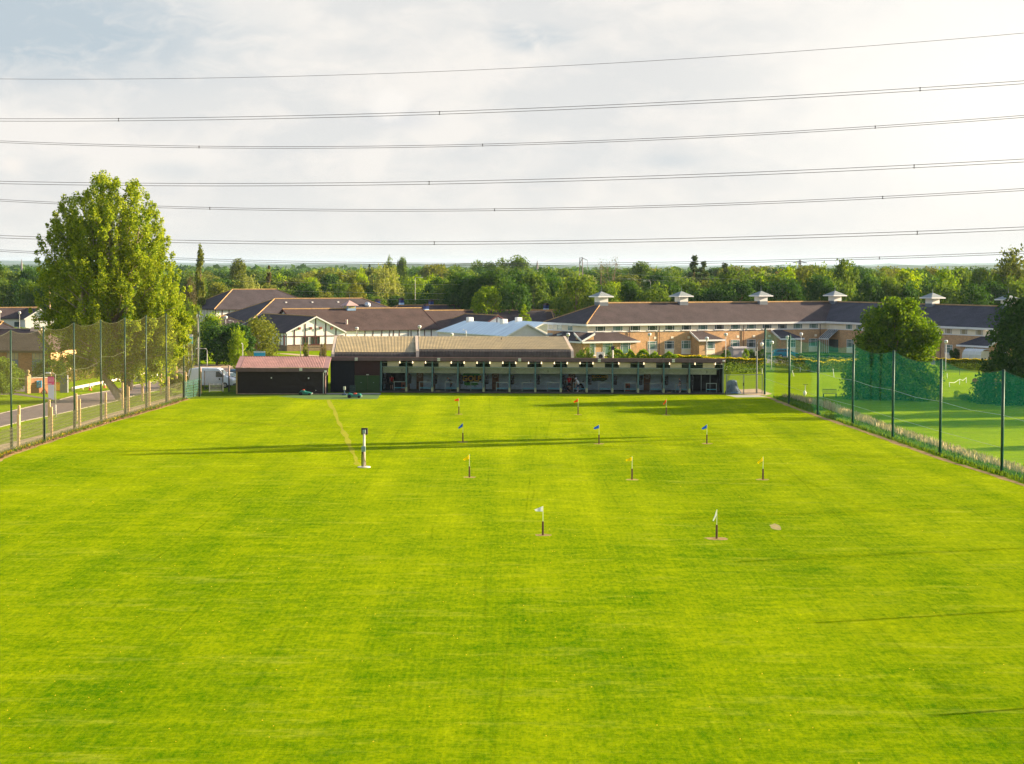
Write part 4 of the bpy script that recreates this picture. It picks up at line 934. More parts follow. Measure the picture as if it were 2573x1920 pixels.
# ---------------------------------------------------------------- school and office buildings
M_tileb=tilemat('dark_tiles',(.060,.048,.052)); M_tiler=tilemat('brown_tiles',(.056,.041,.042)); M_tilet=tilemat('red_brown_tiles',(.066,.043,.038)); M_ridge=mat('ridge_tiles',(.40,.25,.10),.85,.2,2)
M_tiled=tilemat('grey_tiles',(.055,.052,.065))
M_brick=brickmat('orange_brick',(.62,.35,.16),(.40,.32,.22)); M_brickr=brickmat('red_brick',(.34,.13,.06),(.25,.18,.13)); M_brickt=brickmat('tan_brick',(.20,.14,.085),(.25,.2,.15))
M_creamw=mat('cream_render',(.85,.76,.60),.8,.05,1); M_render=mat('white_render',(.84,.83,.80),.8,.05,.8); M_timber=mat('timber_brown',(.085,.022,.020),.75,.15,2); M_wfas=mat('white_fascia',(.76,.75,.74),.55,.04,1)
M_bluew=mat('blue_panel',(.07,.13,.22),.6,.1,1)
def window(par,u0,u1,z0,z1,v=0,glass=None,cols=1,panel=None,frame=None,arch=False,proud=.05,side=True,sill=True):
    "a window on the facade v: frame with bars, pane behind, side lights, sill"
    fw=.06; mb=MB(); fm=frame or M_wfas; y0,y1=v-proud,v-.004
    mb.box(u0,u1,y0,y1,z0,z0+fw).box(u0,u1,y0,y1,z1-fw,z1).box(u0,u0+fw,y0+.001,y1,z0+fw,z1-fw).box(u1-fw,u1,y0+.001,y1,z0+fw,z1-fw)
    if side:
        w_=(u1-u0)*.2
        for q in (u0+w_,u1-w_): mb.box(q-.03,q+.03,y0+.002,y1,z0+fw,z1-fw)
    for k in range(1,cols): q=u0+(u1-u0)*k/cols; mb.box(q-.03,q+.03,y0+.002,y1,z0+fw,z1-fw)
    if arch: mb.box(u0+fw,u1-fw,y0+.003,y1,z1-.46,z1-.40)
    f=mb.build('window',fm,par)
    MB().box(u0+fw*.5,u1-fw*.5,v-.022,v-.006,z0+fw*.5,z1-fw*.5).build('pane',glass or M_glass,f)
    if sill: MB().box(u0-.05,u1+.05,v-.12,v-.003,z0-.07,z0-.002).build('sill',fm,f)
    if panel: MB().box(u0,u1,v-.03,v-.003,panel,z0-.075).build('panel',M_creamw,f)
    return f
P1=Vector((12.4,338.5)); d27=Vector((math.cos(math.radians(26.5)),math.sin(math.radians(26.5))))
# find the corner so that its eave projects at px 1476, py 814.8 with the eave 5.35 m up
ZE=5.35; pc=gp(1476,815.2,ZE); P1=Vector((pc.x,pc.y)); pc2=gp(2075,807.9,ZE); P2=Vector((pc2.x,pc2.y)); pc3=gp(2492,825.0,ZE); P3=Vector((pc3.x,pc3.y))
FM=Fr(P1,P2); n1=FM.n; P0=P1+n1*13.2; P3=P2+(P3-P2).normalized()*46
FW=Fr(P2,P3); FL=Fr(P0,P1)
ZR=8.65; OH=.5; HD=6.6
main=thing('brick_office','long two-storey brick building with brown hipped roof and white cupolas, two wings at an angle','office building',(P1.x,P1.y,0))
O=Vector((P1.x,P1.y,0))
def lpt(F_,u,v,z): return F_.w(u,v,z)-O
# roof planes
def isect(A,d1,B,d2):
    det=d1.x*(-d2.y)+d2.x*d1.y; r_=B-A; t=(r_.x*(-d2.y)+d2.x*r_.y)/det; return A+d1*t
eM=P1-FM.n*OH-FM.d*OH; jE=isect(P1-FM.n*OH,FM.d,P2-FW.n*OH,FW.d); jR=isect(P1+FM.n*HD,FM.d,P2+FW.n*HD,FW.d); jB=isect(P1+FM.n*13.2,FM.d,P2+FW.n*13.2,FW.d)
rA=P1+FM.d*HD+FM.n*HD; eL=P0-FM.d*OH+FM.n*OH; bk=P0+FM.n*OH
wE=FW.a+FW.d*(46+OH)-FW.n*OH; wR=FW.a+FW.d*40+FW.n*HD; wB=FW.a+FW.d*46.5+FW.n*13.7
def v3(p,z): return (p.x-O.x,p.y-O.y,z)
def rthick(pts,name,m,par,t=.14): return MB().slab(pts,t).build(name,m,par)
rthick([v3(eM,ZE),v3(jE,ZE),v3(jR,ZR),v3(rA,ZR)],'roof',M_tiler,main)
rthick([v3(jE,ZE),v3(wE,ZE),v3(wR,ZR),v3(jR,ZR)],'roof',M_tiled,main)
rthick([v3(eL,ZE),v3(eM,ZE),v3(rA,ZR)],'roof',M_tileb,main)
rthick([v3(eL,ZE),v3(rA,ZR),v3(jR,ZR),v3(jB+FM.n*.5,ZE)],'roof',M_tiler,main); rthick([v3(jB+FW.n*.5,ZE),v3(jR,ZR),v3(wR,ZR),v3(wB,ZE)],'roof',M_tiled,main)
rg=MB(); rg.tube([v3(eM,ZE+.08),v3(rA,ZR+.06),v3(jR,ZR+.06)],.13,6); rg.tube([v3(rA,ZR+.05),v3(eL,ZE+.05)],.10,6); rg.tube([v3(jR,ZR+.06),v3(wR,ZR+.06)],.12,6); rg.build('ridge',M_ridge,main)
def fas(A,B,z,F_,name='fascia'):
    mb=MB(); a=v3(A,0);b=v3(B,0); n=-F_.n*.06
    mb.loft([[(a[0],a[1],z-.30),(a[0]+n.x,a[1]+n.y,z-.30),(a[0]+n.x,a[1]+n.y,z+.03),(a[0],a[1],z+.03)],[(b[0],b[1],z-.30),(b[0]+n.x,b[1]+n.y,z-.30),(b[0]+n.x,b[1]+n.y,z+.03),(b[0],b[1],z+.03)]]); mb.build(name,M_wfas,main)
fas(eM,jE,ZE,FM); fas(jE,wE,ZE,FW); fas(eL,eM,ZE,FL)
# three facades as empties carrying their own windows
ZB=4.05; ZU0=4.17; ZU1=5.03
class Fac:
    "maps facade coordinates into the building's own space"
    def __init__(s,F_,v=0): s.F=F_; s.M=Matrix.Translation(Vector((F_.a.x-O.x,F_.a.y-O.y,0)))@Matrix.Rotation(F_.ang,4,'Z')
    def fix(s,o): o.matrix_local=s.M; return o
fm,fw_,fl2=Fac(FM),Fac(FW),Fac(FL)
for fc,L in ((fm,FM.L),(fw_,46),(fl2,13.2)):
    fc.fix(MB().box(.01,L,0,.2,0,ZB).build('brick_wall',M_brick,main)); fc.fix(MB().box(.01,L,-.03,.2,ZB+.003,ZE-.2).build('rendered_band',M_creamw,main))
    fc.fix(MB().box(.01,L,-.08,-.032,ZB-.04,ZB+.06).build('string_course',M_wfas,main))
gl=[M_glass,M_glassg,M_glass,M_glass,M_glass,M_glass,M_glassg,M_glass,M_glassg,M_glassg,M_glass,M_glass,M_glassg]
for i,px in enumerate((1508,1552,1596,1639,1682.6,1724.3,1765.6,1807,1847.5,1887.8,1927,1965.5,2004)):
    u=FM.u(px,4.6); fm.fix(window(main,u-.95,u+.95,ZU0,ZU1,-.03,gl[i]))
u=FM.u(2043.9,4.6); fm.fix(window(main,u-.95,u+.95,ZU0,ZU1,-.03,M_glassg))
for i,px in enumerate((1639,1681.8,1723.7,1847,1887.6,1926.7,2043)):
    u=FM.u(px,1.7); fm.fix(window(main,u-.92,u+.92,1.05,2.4,0,[M_glassg,M_glass,M_glassg][i%3],panel=.12,arch=True))
    fm.fix(MB().box(u+.3,u+.8,-.03,-.003,2.75,3.15).build('vent_panel',M_creamw,main))
for px in (1581,1656,1868,2060): u=FM.u(px,3); fm.fix(MB().tube([(u,-.09,4.9),(u,-.09,.1)],.05,6).build('downpipe',M_timber,main))
for i,px in enumerate((1369,1396.5,1423.5,1464)):
    if i==3: continue
    u=FL.u(px+35 if False else px+10,4.6); fl2.fix(window(main,max(.4,u-.8),max(2.0,u+.8),ZU0,ZU1,-.03,[M_glassb,M_glassg,M_glassg][i],side=False))
for px in (2134,2160,2184,2208,2233,2258,2283,2308,2345,2384,2422.5,2461,2500,2540,2580):
    u=FW.u(px,4.6)
    if u<45: fw_.fix(window(main,max(.3,u-.85),u+.85,ZU0,ZU1,-.03,M_glassb if px>2300 else M_glassg))
for px in (2136,2165,2200,2240,2280,2384,2520,2560):
    u=FW.u(px,1.7)
    if u<45: fw_.fix(window(main,u-.9,u+.9,1.05,2.4,0,M_glassg,panel=.12,arch=True))
u=FW.u(2364,3); fw_.fix(MB().tube([(u,-.09,4.9),(u,-.09,.1)],.05,6).build('downpipe',M_timber,main))
def leanto(fc,u0,u1,pr,ze,zt,hl,hr,mt,wins,label=None):
    "single-storey projection: brick box, sloping tiled roof, white fascia"
    r=pr+.4
    fc.fix(MB().slab([(u0-.4,-r,ze),(u1+.4,-r,ze),(u1+.4-(r if hr else 0),-.10,zt),(u0-.4+(r if hl else 0),-.10,zt)],.12).build('porch_roof',mt,main))
    if hr: fc.fix(MB().slab([(u1+.4,-r,ze),(u1+.4,-.10,ze),(u1+.4-r,-.10,zt)],.12).build('porch_roof',mt,main))
    if hl: fc.fix(MB().slab([(u0-.4,-.10,ze),(u0-.4,-r,ze),(u0-.4+r,-.10,zt)],.12).build('porch_roof',mt,main))
    fc.fix(MB().box(u0-.4,u1+.4,-r-.05,-r,ze-.26,ze+.02).build('porch_fascia',M_wfas,main))
    for h_,uu,sg in ((hl,u0-.4,-1),(hr,u1+.4,1)):
        if h_: fc.fix(MB().box(min(uu,uu+sg*.05),max(uu,uu+sg*.05),-r,-.1,ze-.26,ze+.02).build('porch_fascia',M_wfas,main))
        else:
            fc.fix(MB().prism([(-r-.02,ze-.24),(-r-.02,ze+.06),(-.1,zt+.06),(-.1,zt-.3)],uu-.05,uu+.05,'x').build('bargeboard',M_wfas,main))
            fc.fix(MB().prism([(-pr+.003,ze-.25),(-pr+.003,ze),(-.11,zt-.15),(-.11,ze-.25)],uu-sg*.4-.03,uu-sg*.4+.03,'x').build('porch_gable',M_brick,main))
    fc.fix(MB().box(u0,u1,-pr,-.003,0,ze-.1).build('porch_wall',M_brick,main))
    for a,b,z0,pn in wins: fc.fix(window(main,a,b,z0,ze-.30,-pr,M_glassg,panel=pn,arch=True))
ux=FM.u(1607,2.5,-2.6)-.4
leanto(fm,-2.2,ux,2.4,2.62,4.0,False,True,M_tiler,[(FM.u(p,1.5,-2.4)-h_,FM.u(p,1.5,-2.4)+h_,.35,None) for p,h_ in ((1489,.55),(1527,.95),(1571.6,.95))])
leanto(fl2,3.0,13.2+2.2,2.4,2.62,4.0,True,False,M_tileb,[])
u=FM.u(1757,2,-2.4); leanto(fm,u,FM.u(1814,2,-2.4),2.4,2.62,4.0,False,True,M_tiler,[(FM.u(1785,1.5,-2.4)-.9,FM.u(1785,1.5,-2.4)+.9,1.05,.12)])
u=FM.u(1962,2,-2.4); leanto(fm,u,FM.u(2013,2,-2.4),2.4,2.62,4.0,False,True,M_tiled,[(FM.u(1988,1.5,-2.4)-.9,FM.u(1988,1.5,-2.4)+.9,1.05,.12)])
u=FW.u(2412,2,-2.4); leanto(fw_,u,FW.u(2484,2,-2.4),2.4,2.62,4.0,True,False,M_tiled,[(FW.u(2436,1.5,-2.4)-.9,FW.u(2436,1.5,-2.4)+.9,1.05,.12)])
# glazed entrance in the inner corner
u0=1.0;u1=3.6; e=MB().slab([(u0,-2.2,2.5),(u1,-2.2,2.5),(u1,-.12,4.0),(u0,-.12,4.0)],.05).build('entrance_canopy',M_glass,main); fw_.fix(e)
g_=MB()
for k in range(6): q=u0+(u1-u0)*k/5; g_.box(q-.03,q+.03,-2.25,-2.2,.0,2.5); g_.slab([(q-.04,-2.22,2.56),(q+.04,-2.22,2.56),(q+.04,-.12,4.06),(q-.04,-.12,4.06)],.05)
g_.box(u0-.05,u1+.05,-2.3,-2.251,2.3,2.52); g_.build('canopy_frame',M_wfas,e); MB().box(u0+.05,u1-.05,-.06,-.003,.1,2.3).build('entrance_glass',M_glass,e)
# cupolas along the ridge
M_seam=boardmat('zinc_seams',(.25,.28,.28),.42,.14,(1,0,0),.1,.5); M_zinc=mat('blue_grey_louvre',(.13,.16,.20),.6,.1,1)
def cupola(px,F_,v,zr):
    u=F_.u(px,zr+.5,v); q=F_.w(u,v,0)-O
    e=MB().box(-.85,.85,-.85,.85,zr-.5,zr+.20).build('cupola',M_zinc,main); e.location=(q.x,q.y,0); e.rotation_euler=(0,0,F_.ang)
    MB().box(-.83,.83,-.83,.83,zr+.203,zr+1.02).build('cupola_wall',M_white,e); MB().box(-1.55,1.55,-1.55,1.55,zr+1.023,zr+1.20,.02).build('cupola_eave',M_wfas,e)
    MB().loft([[(-1.5,-1.5,zr+1.203),(1.5,-1.5,zr+1.203),(1.5,1.5,zr+1.203),(-1.5,1.5,zr+1.203)],[(-.04,-.04,zr+2.0),(.04,-.04,zr+2.0),(.04,.04,zr+2.0),(-.04,.04,zr+2.0)]]).build('cupola_roof',M_seam,e)
    MB().tube([(0,0,zr+1.95),(0,0,zr+2.9)],[.05,.02],6).build('finial',M_zinc,e)
for px in (1511,1712,1912): cupola(px,FM,HD,ZR)
for px in (2097.8,2343,2533): cupola(px,FW,HD,ZR)
for px,z in ((1382,3.5),(1406,3.5)):
    u=FL.u(px,3.3,-1.2); q=FL.w(u,-1.2)-O; MB().box(q.x-.45,q.x+.45,q.y-.4,q.y+.4,3.2,3.6,.06).build('roof_light',mat('dome_light',(.5,.55,.52),.3,.1,1),main)

# ---------------------------------------------------------------- gabled or hipped halls
AX=Vector((math.cos(math.radians(31)),math.sin(math.radians(31)))); AN=Vector((.515,-.857))
def hall_b(name,label,cat,ra,d,L,half,zr,ze,h0,h1,rm,wm,rm2=None,oh=.45,timber=None,zbase=0,brick=0,ridge=True):
    "ra = ground point under the ridge start, d = ridge direction; h0/h1 hip insets (0 = gable)"
    d=d.normalized(); ang=math.atan2(d.y,d.x); t=thing(name,label,cat,(ra.x,ra.y,0),ang)
    E=[(-oh-0,-half-oh),(L+oh,-half-oh),(L+oh,half+oh),(-oh,half+oh)]; rA=(h0 if h0 else -oh,0); rB=(L-h1 if h1 else L+oh,0)
    zz=ze-(zr-ze)*oh/half*.6
    s=lambda P,m,n='roof': MB().slab(P,.13).build(n,m,t)
    s([(*E[0],zz),(*E[1],zz),(*rB,zr),(*rA,zr)],rm); s([(*E[2],zz),(*E[3],zz),(*rA,zr),(*rB,zr)],rm2 or rm)
    if h0: s([(*E[3],zz),(*E[0],zz),(*rA,zr)],rm2 or rm)
    if h1: s([(*E[1],zz),(*E[2],zz),(*rB,zr)],rm2 or rm)
    if ridge:
        rg=MB(); rg.tube([(*rA,zr+.03),(*rB,zr+.03)],.11,6)
        if h0: rg.tube([(*rA,zr+.03),(*E[0],zz+.03)],.09,6); rg.tube([(*rA,zr+.03),(*E[3],zz+.03)],.09,6)
        if h1: rg.tube([(*rB,zr+.03),(*E[1],zz+.03)],.09,6); rg.tube([(*rB,zr+.03),(*E[2],zz+.03)],.09,6)
        rg.build('ridge',M_ridge,t)
    for i,(x0,x1,y0,y1) in enumerate(((0,L,-half,-half+.15),(0,L,half-.15,half),(0,.15,-half+.151,half-.151),(L-.15,L,-half+.151,half-.151))):
        MB().box(x0,x1,y0,y1,zbase,ze-.05).build('wall',wm,t)
    slope=(zr-ze)/half
    for hh,x in ((h0,0),(h1,L)):
        if not hh:
            g1=MB().prism([(-half+.05,ze-.049),(half-.05,ze-.049),(0,zr-.2)],x+.002 if x==0 else x-.12,x+.12 if x==0 else x-.002,'x').build('gable',wm,t)
            xx=x-oh-.03 if x==0 else x+oh; 
            b=MB(); 
            for sg in (-1,1): b.prism([(sg*(half+oh),zz-.18),(sg*(half+oh),zz+.05),(0,zr+.07),(0,zr-.17)],xx,xx+.05,'x')
            b.build('bargeboard',M_timber if timber else M_wfas,t)
            for k in range(timber or 0):
                y=-half+half*2*(k+.5)/timber if timber>1 else 0; top=zr-.25-abs(y)*slope
                MB().box(x-.035 if x==0 else x+.003,x-.003 if x==0 else x+.035,y-.09,y+.09,zbase+brick,top).build('timber_post',M_timber,t)
    if brick: MB().box(-.04,L+.04,-half-.04,half+.04,zbase,zbase+brick).build('brick_base',M_brickt,t)
    return t
def timbers(t,L,half,z0,z1,n,face='v',rails=(),wd=.1):
    mb=MB()
    for k in range(n+1):
        q=L*k/n; mb.box(max(0,q-wd),min(L,q+wd),-half-.035,-half-.003,z0,z1) if face=='v' else mb.box(L+.003,L+.035,-half+2*half*k/n-wd,-half+2*half*k/n+wd,z0,z1)
    for z in rails: mb.box(0,L,-half-.045,-half-.036,z-wd,z+wd)
    return mb.build('timber_frame',M_timber,t)
def gpv(px,py,z): p=gp(px,py,z); return Vector((p.x,p.y))
# gabled classroom block with the big white half-timbered gable; ridge runs away from us
pk=gpv(793,795.5,5.95); gab=hall_b('timbered_classroom','white half-timbered gable end with four small square vents, next to the dark bushes','school building',pk,-AN,22,5.45,5.95,3.3,0,0,M_tileb,M_render,M_tiler,oh=.35,brick=1.0)
# its gable is the u=0 end: posts, rail, vents, windows (y across; facing -u)
def gy(px,z=2): 
    lo,hi=-8,8
    for _ in range(40):
        m=(lo+hi)/2; w_=gab.matrix_world if False else None
        a_=gab.rotation_euler.z; X=gab.location.x-math.sin(a_)*m; Y=gab.location.y+math.cos(a_)*m
        if proj((X,Y,z))[0]>px: lo=m
        else: hi=m
    return lo
sl_=(5.95-3.3)/5.45
tf=MB()
for px in (714.5,740,767,793,818.5,844,868.5):
    y=gy(px); tf.box(-.05,-.004,y-.10,y+.10,1.0,5.7-abs(y)*sl_)
tf.box(-.055,-.0505,-5.4,5.4,2.46,2.62).box(-.055,-.0505,-5.4,5.4,.98,1.12).build('timber_frame',M_timber,gab)
for px in (751.5,780.5,804.5,832.5):
    y=gy(px,3.9); MB().box(-.30,-.003,y-.2,y+.2,3.72,4.14).build('vent_box',mat('red_brown_vent',(.22,.07,.04),.7),gab)
for a,b,n in ((760,773.5,2),(781,803,3)):
    ya,yb=gy(b),gy(a); f=MB(); f.box(-.08,-.0505,ya,yb,1.12,1.2).box(-.08,-.0505,ya,yb,2.38,2.46)
    for k in range(n+1): q=ya+(yb-ya)*k/n; f.box(-.079,-.0506,q-.05,q+.05,1.2,2.38)
    f=f.build('window',M_timber,gab); MB().box(-.04,-.006,ya,yb,1.15,2.42).build('pane',M_glass,f)
# left flank of that block
tfl=MB()
for k in range(18): q=.2+k*1.2; tfl.box(q-.07,q+.07,5.453,5.49,1.0,3.2)
tfl.box(0,22,5.491,5.50,2.46,2.60); tfl.build('timber_frame',M_timber,gab)
for q in (3.4,8.2,13): f=MB().box(q,q+1.0,5.50,5.53,1.2,2.4).build('window',M_timber,gab); MB().box(q+.08,q+.92,5.531,5.54,1.28,2.32).build('pane',M_glass,f)
# long brown-roofed hall with the square lantern
e0=gpv(872,829,3.3); 
ra=e0+Vector((-AN.x,-AN.y))*7.0-AX*9.0; LL_=27.5
long=hall_b('long_school_hall','long school hall with reddish brown roof, square pink-capped lantern and white timbered wall','school building',ra,AX,LL_,7.0,6.95,3.35,0,0,M_tilet,M_render,timber=3)
tw=MB()
for q in (11,12.6,14.2,16.0,17.6,18.4,19.6,21.4,22.0,23.4,24.8,26.2): tw.box(q-.08,q+.08,-7.04,-7.003,.6,3.3)
tw.build('timber_frame',M_timber,long)
mb=MB().box(12.15,13.85,-.85,.85,6.6,7.5); l_=mb.build('lantern',mat('lantern_blue',(.22,.36,.55),.5),long); MB().box(12.3,13.7,-.86,.86,7.0,7.45).box(12.14,13.86,-.7,.7,7.0,7.45).build('lantern_glass',mat('lantern_pane',(.45,.42,.18),.3),l_)
MB().loft([[(11.7,-1.3,7.5),(14.3,-1.3,7.5),(14.3,1.3,7.5),(11.7,1.3,7.5)],[(12.97,-.03,8.45),(13.03,-.03,8.45),(13.03,.03,8.45),(12.97,.03,8.45)]]).build('lantern_roof',mat('lantern_pink',(.46,.30,.28),.7),l_)
MB().tube([(13,0,8.4),(13,0,9.6)],.03,5).build('lantern_mast',M_zinc,l_)
u_=9.8; MB().tube([(u_,-5.2,4.0),(u_,-5.2,5.1)],.22,9).build('flue',mat('pinkish_flue',(.6,.42,.36),.6),long)
lo_=hall_b('low_school_wing','lower brown roof adjoining the long hall, right of its ridge step','school building',ra+AX*(LL_+.3)+Vector((AN.x,AN.y))*.6,AX,8.5,6.0,6.45,3.35,0,0,M_tilet,M_render,timber=3)
rb_=gpv(1139,787.5,5.9); l5=(gpv(1243,792.5,5.9)-rb_).length
w5=hall_b('dark_roofed_wing','dark red-brown roof running towards us to a small white gable with one timber post','school building',rb_,Vector(AN),l5,4.6,5.9,3.4,4.6,0,M_tiler,M_render,M_tileb,timber=1)
# big dark hipped roof
ra=gpv(690,751,8.3); rb2=gpv(813,751.5,8.3); L2=19
hp=hall_b('hipped_school_hall','wide dark hipped roof with three tiny roof tiles vents and a round silver extractor','school building',ra-AX*10.5,AX,L2+21,10.5,8.3,3.6,10.5,10.5,M_tileb,M_brickt,M_tileb)
hp['label']='wide dark hipped school roof with a round silver extractor near its right hip'
for k,px in enumerate((703,759,815)):
    MB().box(12+k*5.6,12.35+k*5.6,-1.75,-1.45,7.5,7.75).build('vent_tile',M_white,hp)
MB().lathe([(.55,6.0),(.6,6.9),(.62,7.05),(.5,7.4),(.25,7.6),(.02,7.65)],29.0,-3.2,12).build('extractor',mat('silver_dome',(.55,.56,.56),.3,.05,1,metal=.6),hp,smooth=True)
# timbered sports hall further back
ra=gpv(584,727.5,9.7); sh_=hall_b('timbered_sports_hall','tall dark-roofed hall with a striped black and white timbered wall','school building',ra-AX*7,AX,24,7.5,9.7,5.9,7,7,M_tileb,M_render,M_tileb)
timbers(sh_,24,7.5,3.2,5.8,16); tfl=MB()
for k in range(20): q=-7.4+k*.78; tfl.box(-.05,-.003,q-.08,q+.08,3.2,5.8)
tfl.build('timber_frame',M_timber,sh_)
pk2=gpv(676,729.5,9.5); cg=hall_b('gabled_cross_wing','small white timbered gable with a red louvre, left of the brick chimney','school building',pk2,-AN,12,3.4,9.5,7.9,0,0,M_tileb,M_render,M_tileb,oh=.4)
g3=MB()
for y in (-2.4,-1.3,0,1.3,2.4): g3.box(-.05,-.003,y-.07,y+.07,6.5,9.35-abs(y)*.47)
g3.build('timber_frame',M_timber,cg); MB().box(-.08,-.052,-.55,.55,7.95,8.55).build('louvre',MATS['red_brown_vent'],cg)
lw=hall_b('low_brown_block','low dark brown roofs in front of the striped timbered wall','school building',gpv(505,795,5.2),AX,9,4.5,5.2,3.2,4,4,M_tiler,M_brickt)
# roofs behind with blue vents
b1=hall_b('rear_school_block','dark roof far behind the long hall, carrying small blue ventilators','school building',gpv(935,768,6.5),AX,24,7,6.5,3.2,6,0,M_tiler,M_render,M_tileb)
b2=hall_b('rear_school_wing','brown hipped roof end behind the round silver extractor','school building',gpv(868,771,6.3),AX,11,6,6.3,3.2,0,5,M_tilet,M_render)
b3=hall_b('rear_school_range','long dark low roof behind the white metal roofs with blue ventilators','school building',gpv(1078,780,6.0),Vector((.98,.2)),26,6,6.0,3.2,0,0,M_tileb,M_render)
b4=hall_b('rear_gabled_block','pinkish brown small roof between the pointed tree and the brick office','school building',gpv(1340,782,5.8),Vector((.9,-.42)),7,5,5.8,3.3,3,3,M_tilet,M_render)
M_vblue=mat('vent_blue',(.02,.05,.22),.4,.1,1); M_vwhite=mat('vent_pale_blue',(.40,.58,.78),.5)
vn=['first','second','third','fourth','fifth','sixth','seventh','eighth','ninth']
for i,(px,py,z) in enumerate(((867.5,776,6.2),(929,776,6.2),(949,769,6.5),(1008.6,766,6.5),(1070.8,782,6.0),(1083,770,6.2),(1217,784,5.6),(1344,773,6.0),(1372,780,5.8))):
    p=gp(px,py,z); t=thing('roof_ventilator','small blue boxy roof ventilator with tiled cap, %s from the left'%vn[i],'ventilator',(p.x,p.y,z),AX.angle_signed(Vector((1,0))),'blue ventilators on the school roofs')
    MB().box(-.42,.42,-.42,.42,-.4,.42).build('curb',M_vwhite,t); MB().box(-.40,.40,-.40,.40,.423,1.05).build('louvre',M_vblue,t)
    MB().prism([(-.62,1.053),(.62,1.053),(0,1.5)],-.6,.6).build('cap',M_tilet,t)
# white metal roofs
M_wroof=mat('white_metal',(.68,.80,.88),.45,.12,.35,bump=.1,stretch=(4,.4,1)); M_wclad=boardmat('white_cladding',(.72,.69,.66),.22,.12,(0,0,1),.05)
rs=gpv(1147,804.5,5.2); re=gpv(1323.6,814.5,5.2); wl=(re-rs).length
wh=hall_b('white_roofed_hall','pale blue-white metal roofed hall with a white clad gable, front one of the two','metal roofed hall',rs,re-rs,wl,3.7,5.2,3.35,3.2,0,M_wroof,M_wclad,oh=.3,ridge=False)
rs2=gpv(1270,804,5.0); wh2=hall_b('white_roofed_hall','pale metal roof behind the white clad gable, reaching the brick office','metal roofed hall',rs2,re-rs,15,3.9,5.0,3.3,3.2,0,M_wroof,M_wclad,oh=.3,ridge=False)
for u_,tt in ((5.2,wh),(wl-8.2,wh),(5.0,wh2)):
    MB().box(u_-.5,u_+.5,-.5,.5,4.8 if tt is wh else 4.7,5.85 if tt is wh else 5.6,.06).build('vent_box',M_white,tt)
lt=MB()
for k,w_ in enumerate((.12,.09,.09,.1,.09,.09,.0,.12,.08,.1,.1,.08,.1)):
    if w_: lt.box(wl+.003,wl+.02,.1+k*.14,.1+k*.14+w_,2.9,3.12 if k in (0,7,10) else 3.04)
lt.build('wall_marks',mat('letter_grey',(.45,.45,.48),.6),wh)
# house with chimney, cottages
hs=hall_b('pink_gabled_house','small house with tiled roof, pink gable and a square brick chimney among the trees','house',gpv(707,731,8.0),Vector((.93,.37)),3.6,2.8,8.0,5.6,0,0,M_tiler,mat('pink_render',(.62,.42,.36),.8),oh=.3)
MB().box(.6,1.4,-.4,.4,7.4,10.2,.03).build('chimney',M_brickr,hs); MB().tube([(.85,0,10.2),(.85,0,10.7)],.12,7).tube([(1.15,0,10.2),(1.15,0,10.7)],.12,7).build('chimney_pot',M_brick,hs)
hall_b('long_cottage','low brown roofed cottage right of the pink gabled house','house',gpv(745,744,6),Vector((1,.1)),7,3,6,4,2,2,M_tiler,M_brick)
ct=hall_b('hillside_cottage','small cottage with grey roof and red chimney in front of the olive trees','house',gpv(800,738,6.2),Vector((1,-.1)),8,3,6.2,4.2,2,0,M_tileb,M_brick); MB().box(5.4,6,-.3,.3,5.8,7.4).build('chimney',M_brickr,ct)
# white bungalow at the far left
wb=hall_b('white_bungalow','long white bungalow with dark roof seen above the brick house at far left','bungalow',gpv(-90,774,5.1),AX,17,4.2,5.1,2.95,0,0,M_tiler,M_white,oh=.5)
for q in (6.5,10.5,14): window(wb,q-.7,q+.7,.9,2.1,-4.2,M_glass,side=False,sill=False)
MB().box(-.1,17,-4.26,-4.203,.0,.7).build('brick_base',M_brick,wb)
wg=hall_b('bungalow_wing','white gabled wing of the bungalow with red trim and a small sign','bungalow',gpv(100,777,4.9),-AN,9,3.3,4.9,2.9,0,0,M_tiler,M_white,oh=.4)
MB().box(-.1,-.04,-1.2,1.2,2.5,2.75).build('sign_board',mat('sign_red',(.55,.08,.10),.6),wg)
hall_b('small_annexe','small dark roofed annexe at the very left edge of the picture','annexe',gpv(-25,808,4.6),AX,4.2,2.6,4.6,3.1,2.4,2.4,M_tileb,M_white)
# two-storey brick block at the left
FA=Fr(gp(-190,957.5),gp(128,960.0)); ab=FA.thing('brick_house','two-storey red brick block with blue window panels behind the net at left','office building'); LA=FA.L
MB().box(0,LA,0,.25,0,4.0).build('front_wall',M_brickr,ab); MB().box(LA-.25,LA,.251,12,0,4.0).build('side_wall',M_brick,ab); MB().box(0,.25,.251,12,0,4).build('side_wall',M_brickr,ab); MB().box(.25,LA-.25,11.8,12,0,4).build('back_wall',M_brickr,ab)  # sunlit end wall takes a lighter orange brick, sunlight put into its colour
a0=[(-.5,-.5,3.98),(LA+.5,-.5,3.98),(LA+.5,12.5,3.98),(-.5,12.5,3.98)]; rA_=(5,6,6.5); rB_=(LA-3.6,6,6.5)
MB().slab([a0[0],a0[1],rB_,rA_],.12).build('roof',M_tiler,ab); MB().slab([a0[2],a0[3],rA_,rB_],.12).build('roof',M_tiler,ab); MB().slab([a0[1],a0[2],rB_],.12).build('roof',M_tilet,ab); MB().slab([a0[3],a0[0],rA_],.12).build('roof',M_tiler,ab)
MB().tube([rA_,rB_,(LA+.5,-.5,4.02)],.1,6).build('ridge',mat('stone_ridge',(.42,.30,.22),.8),ab); MB().box(-.5,LA+.5,-.56,-.502,3.72,3.99).build('fascia',mat('dark_fascia',(.04,.03,.028),.7),ab)
MB().prism([(4.2,5.4),(7.8,5.4),(6,6.75)],LA-4.3,LA-2.9,'x').build('gablet',mat('peach_boards',(.62,.42,.28),.8),ab)
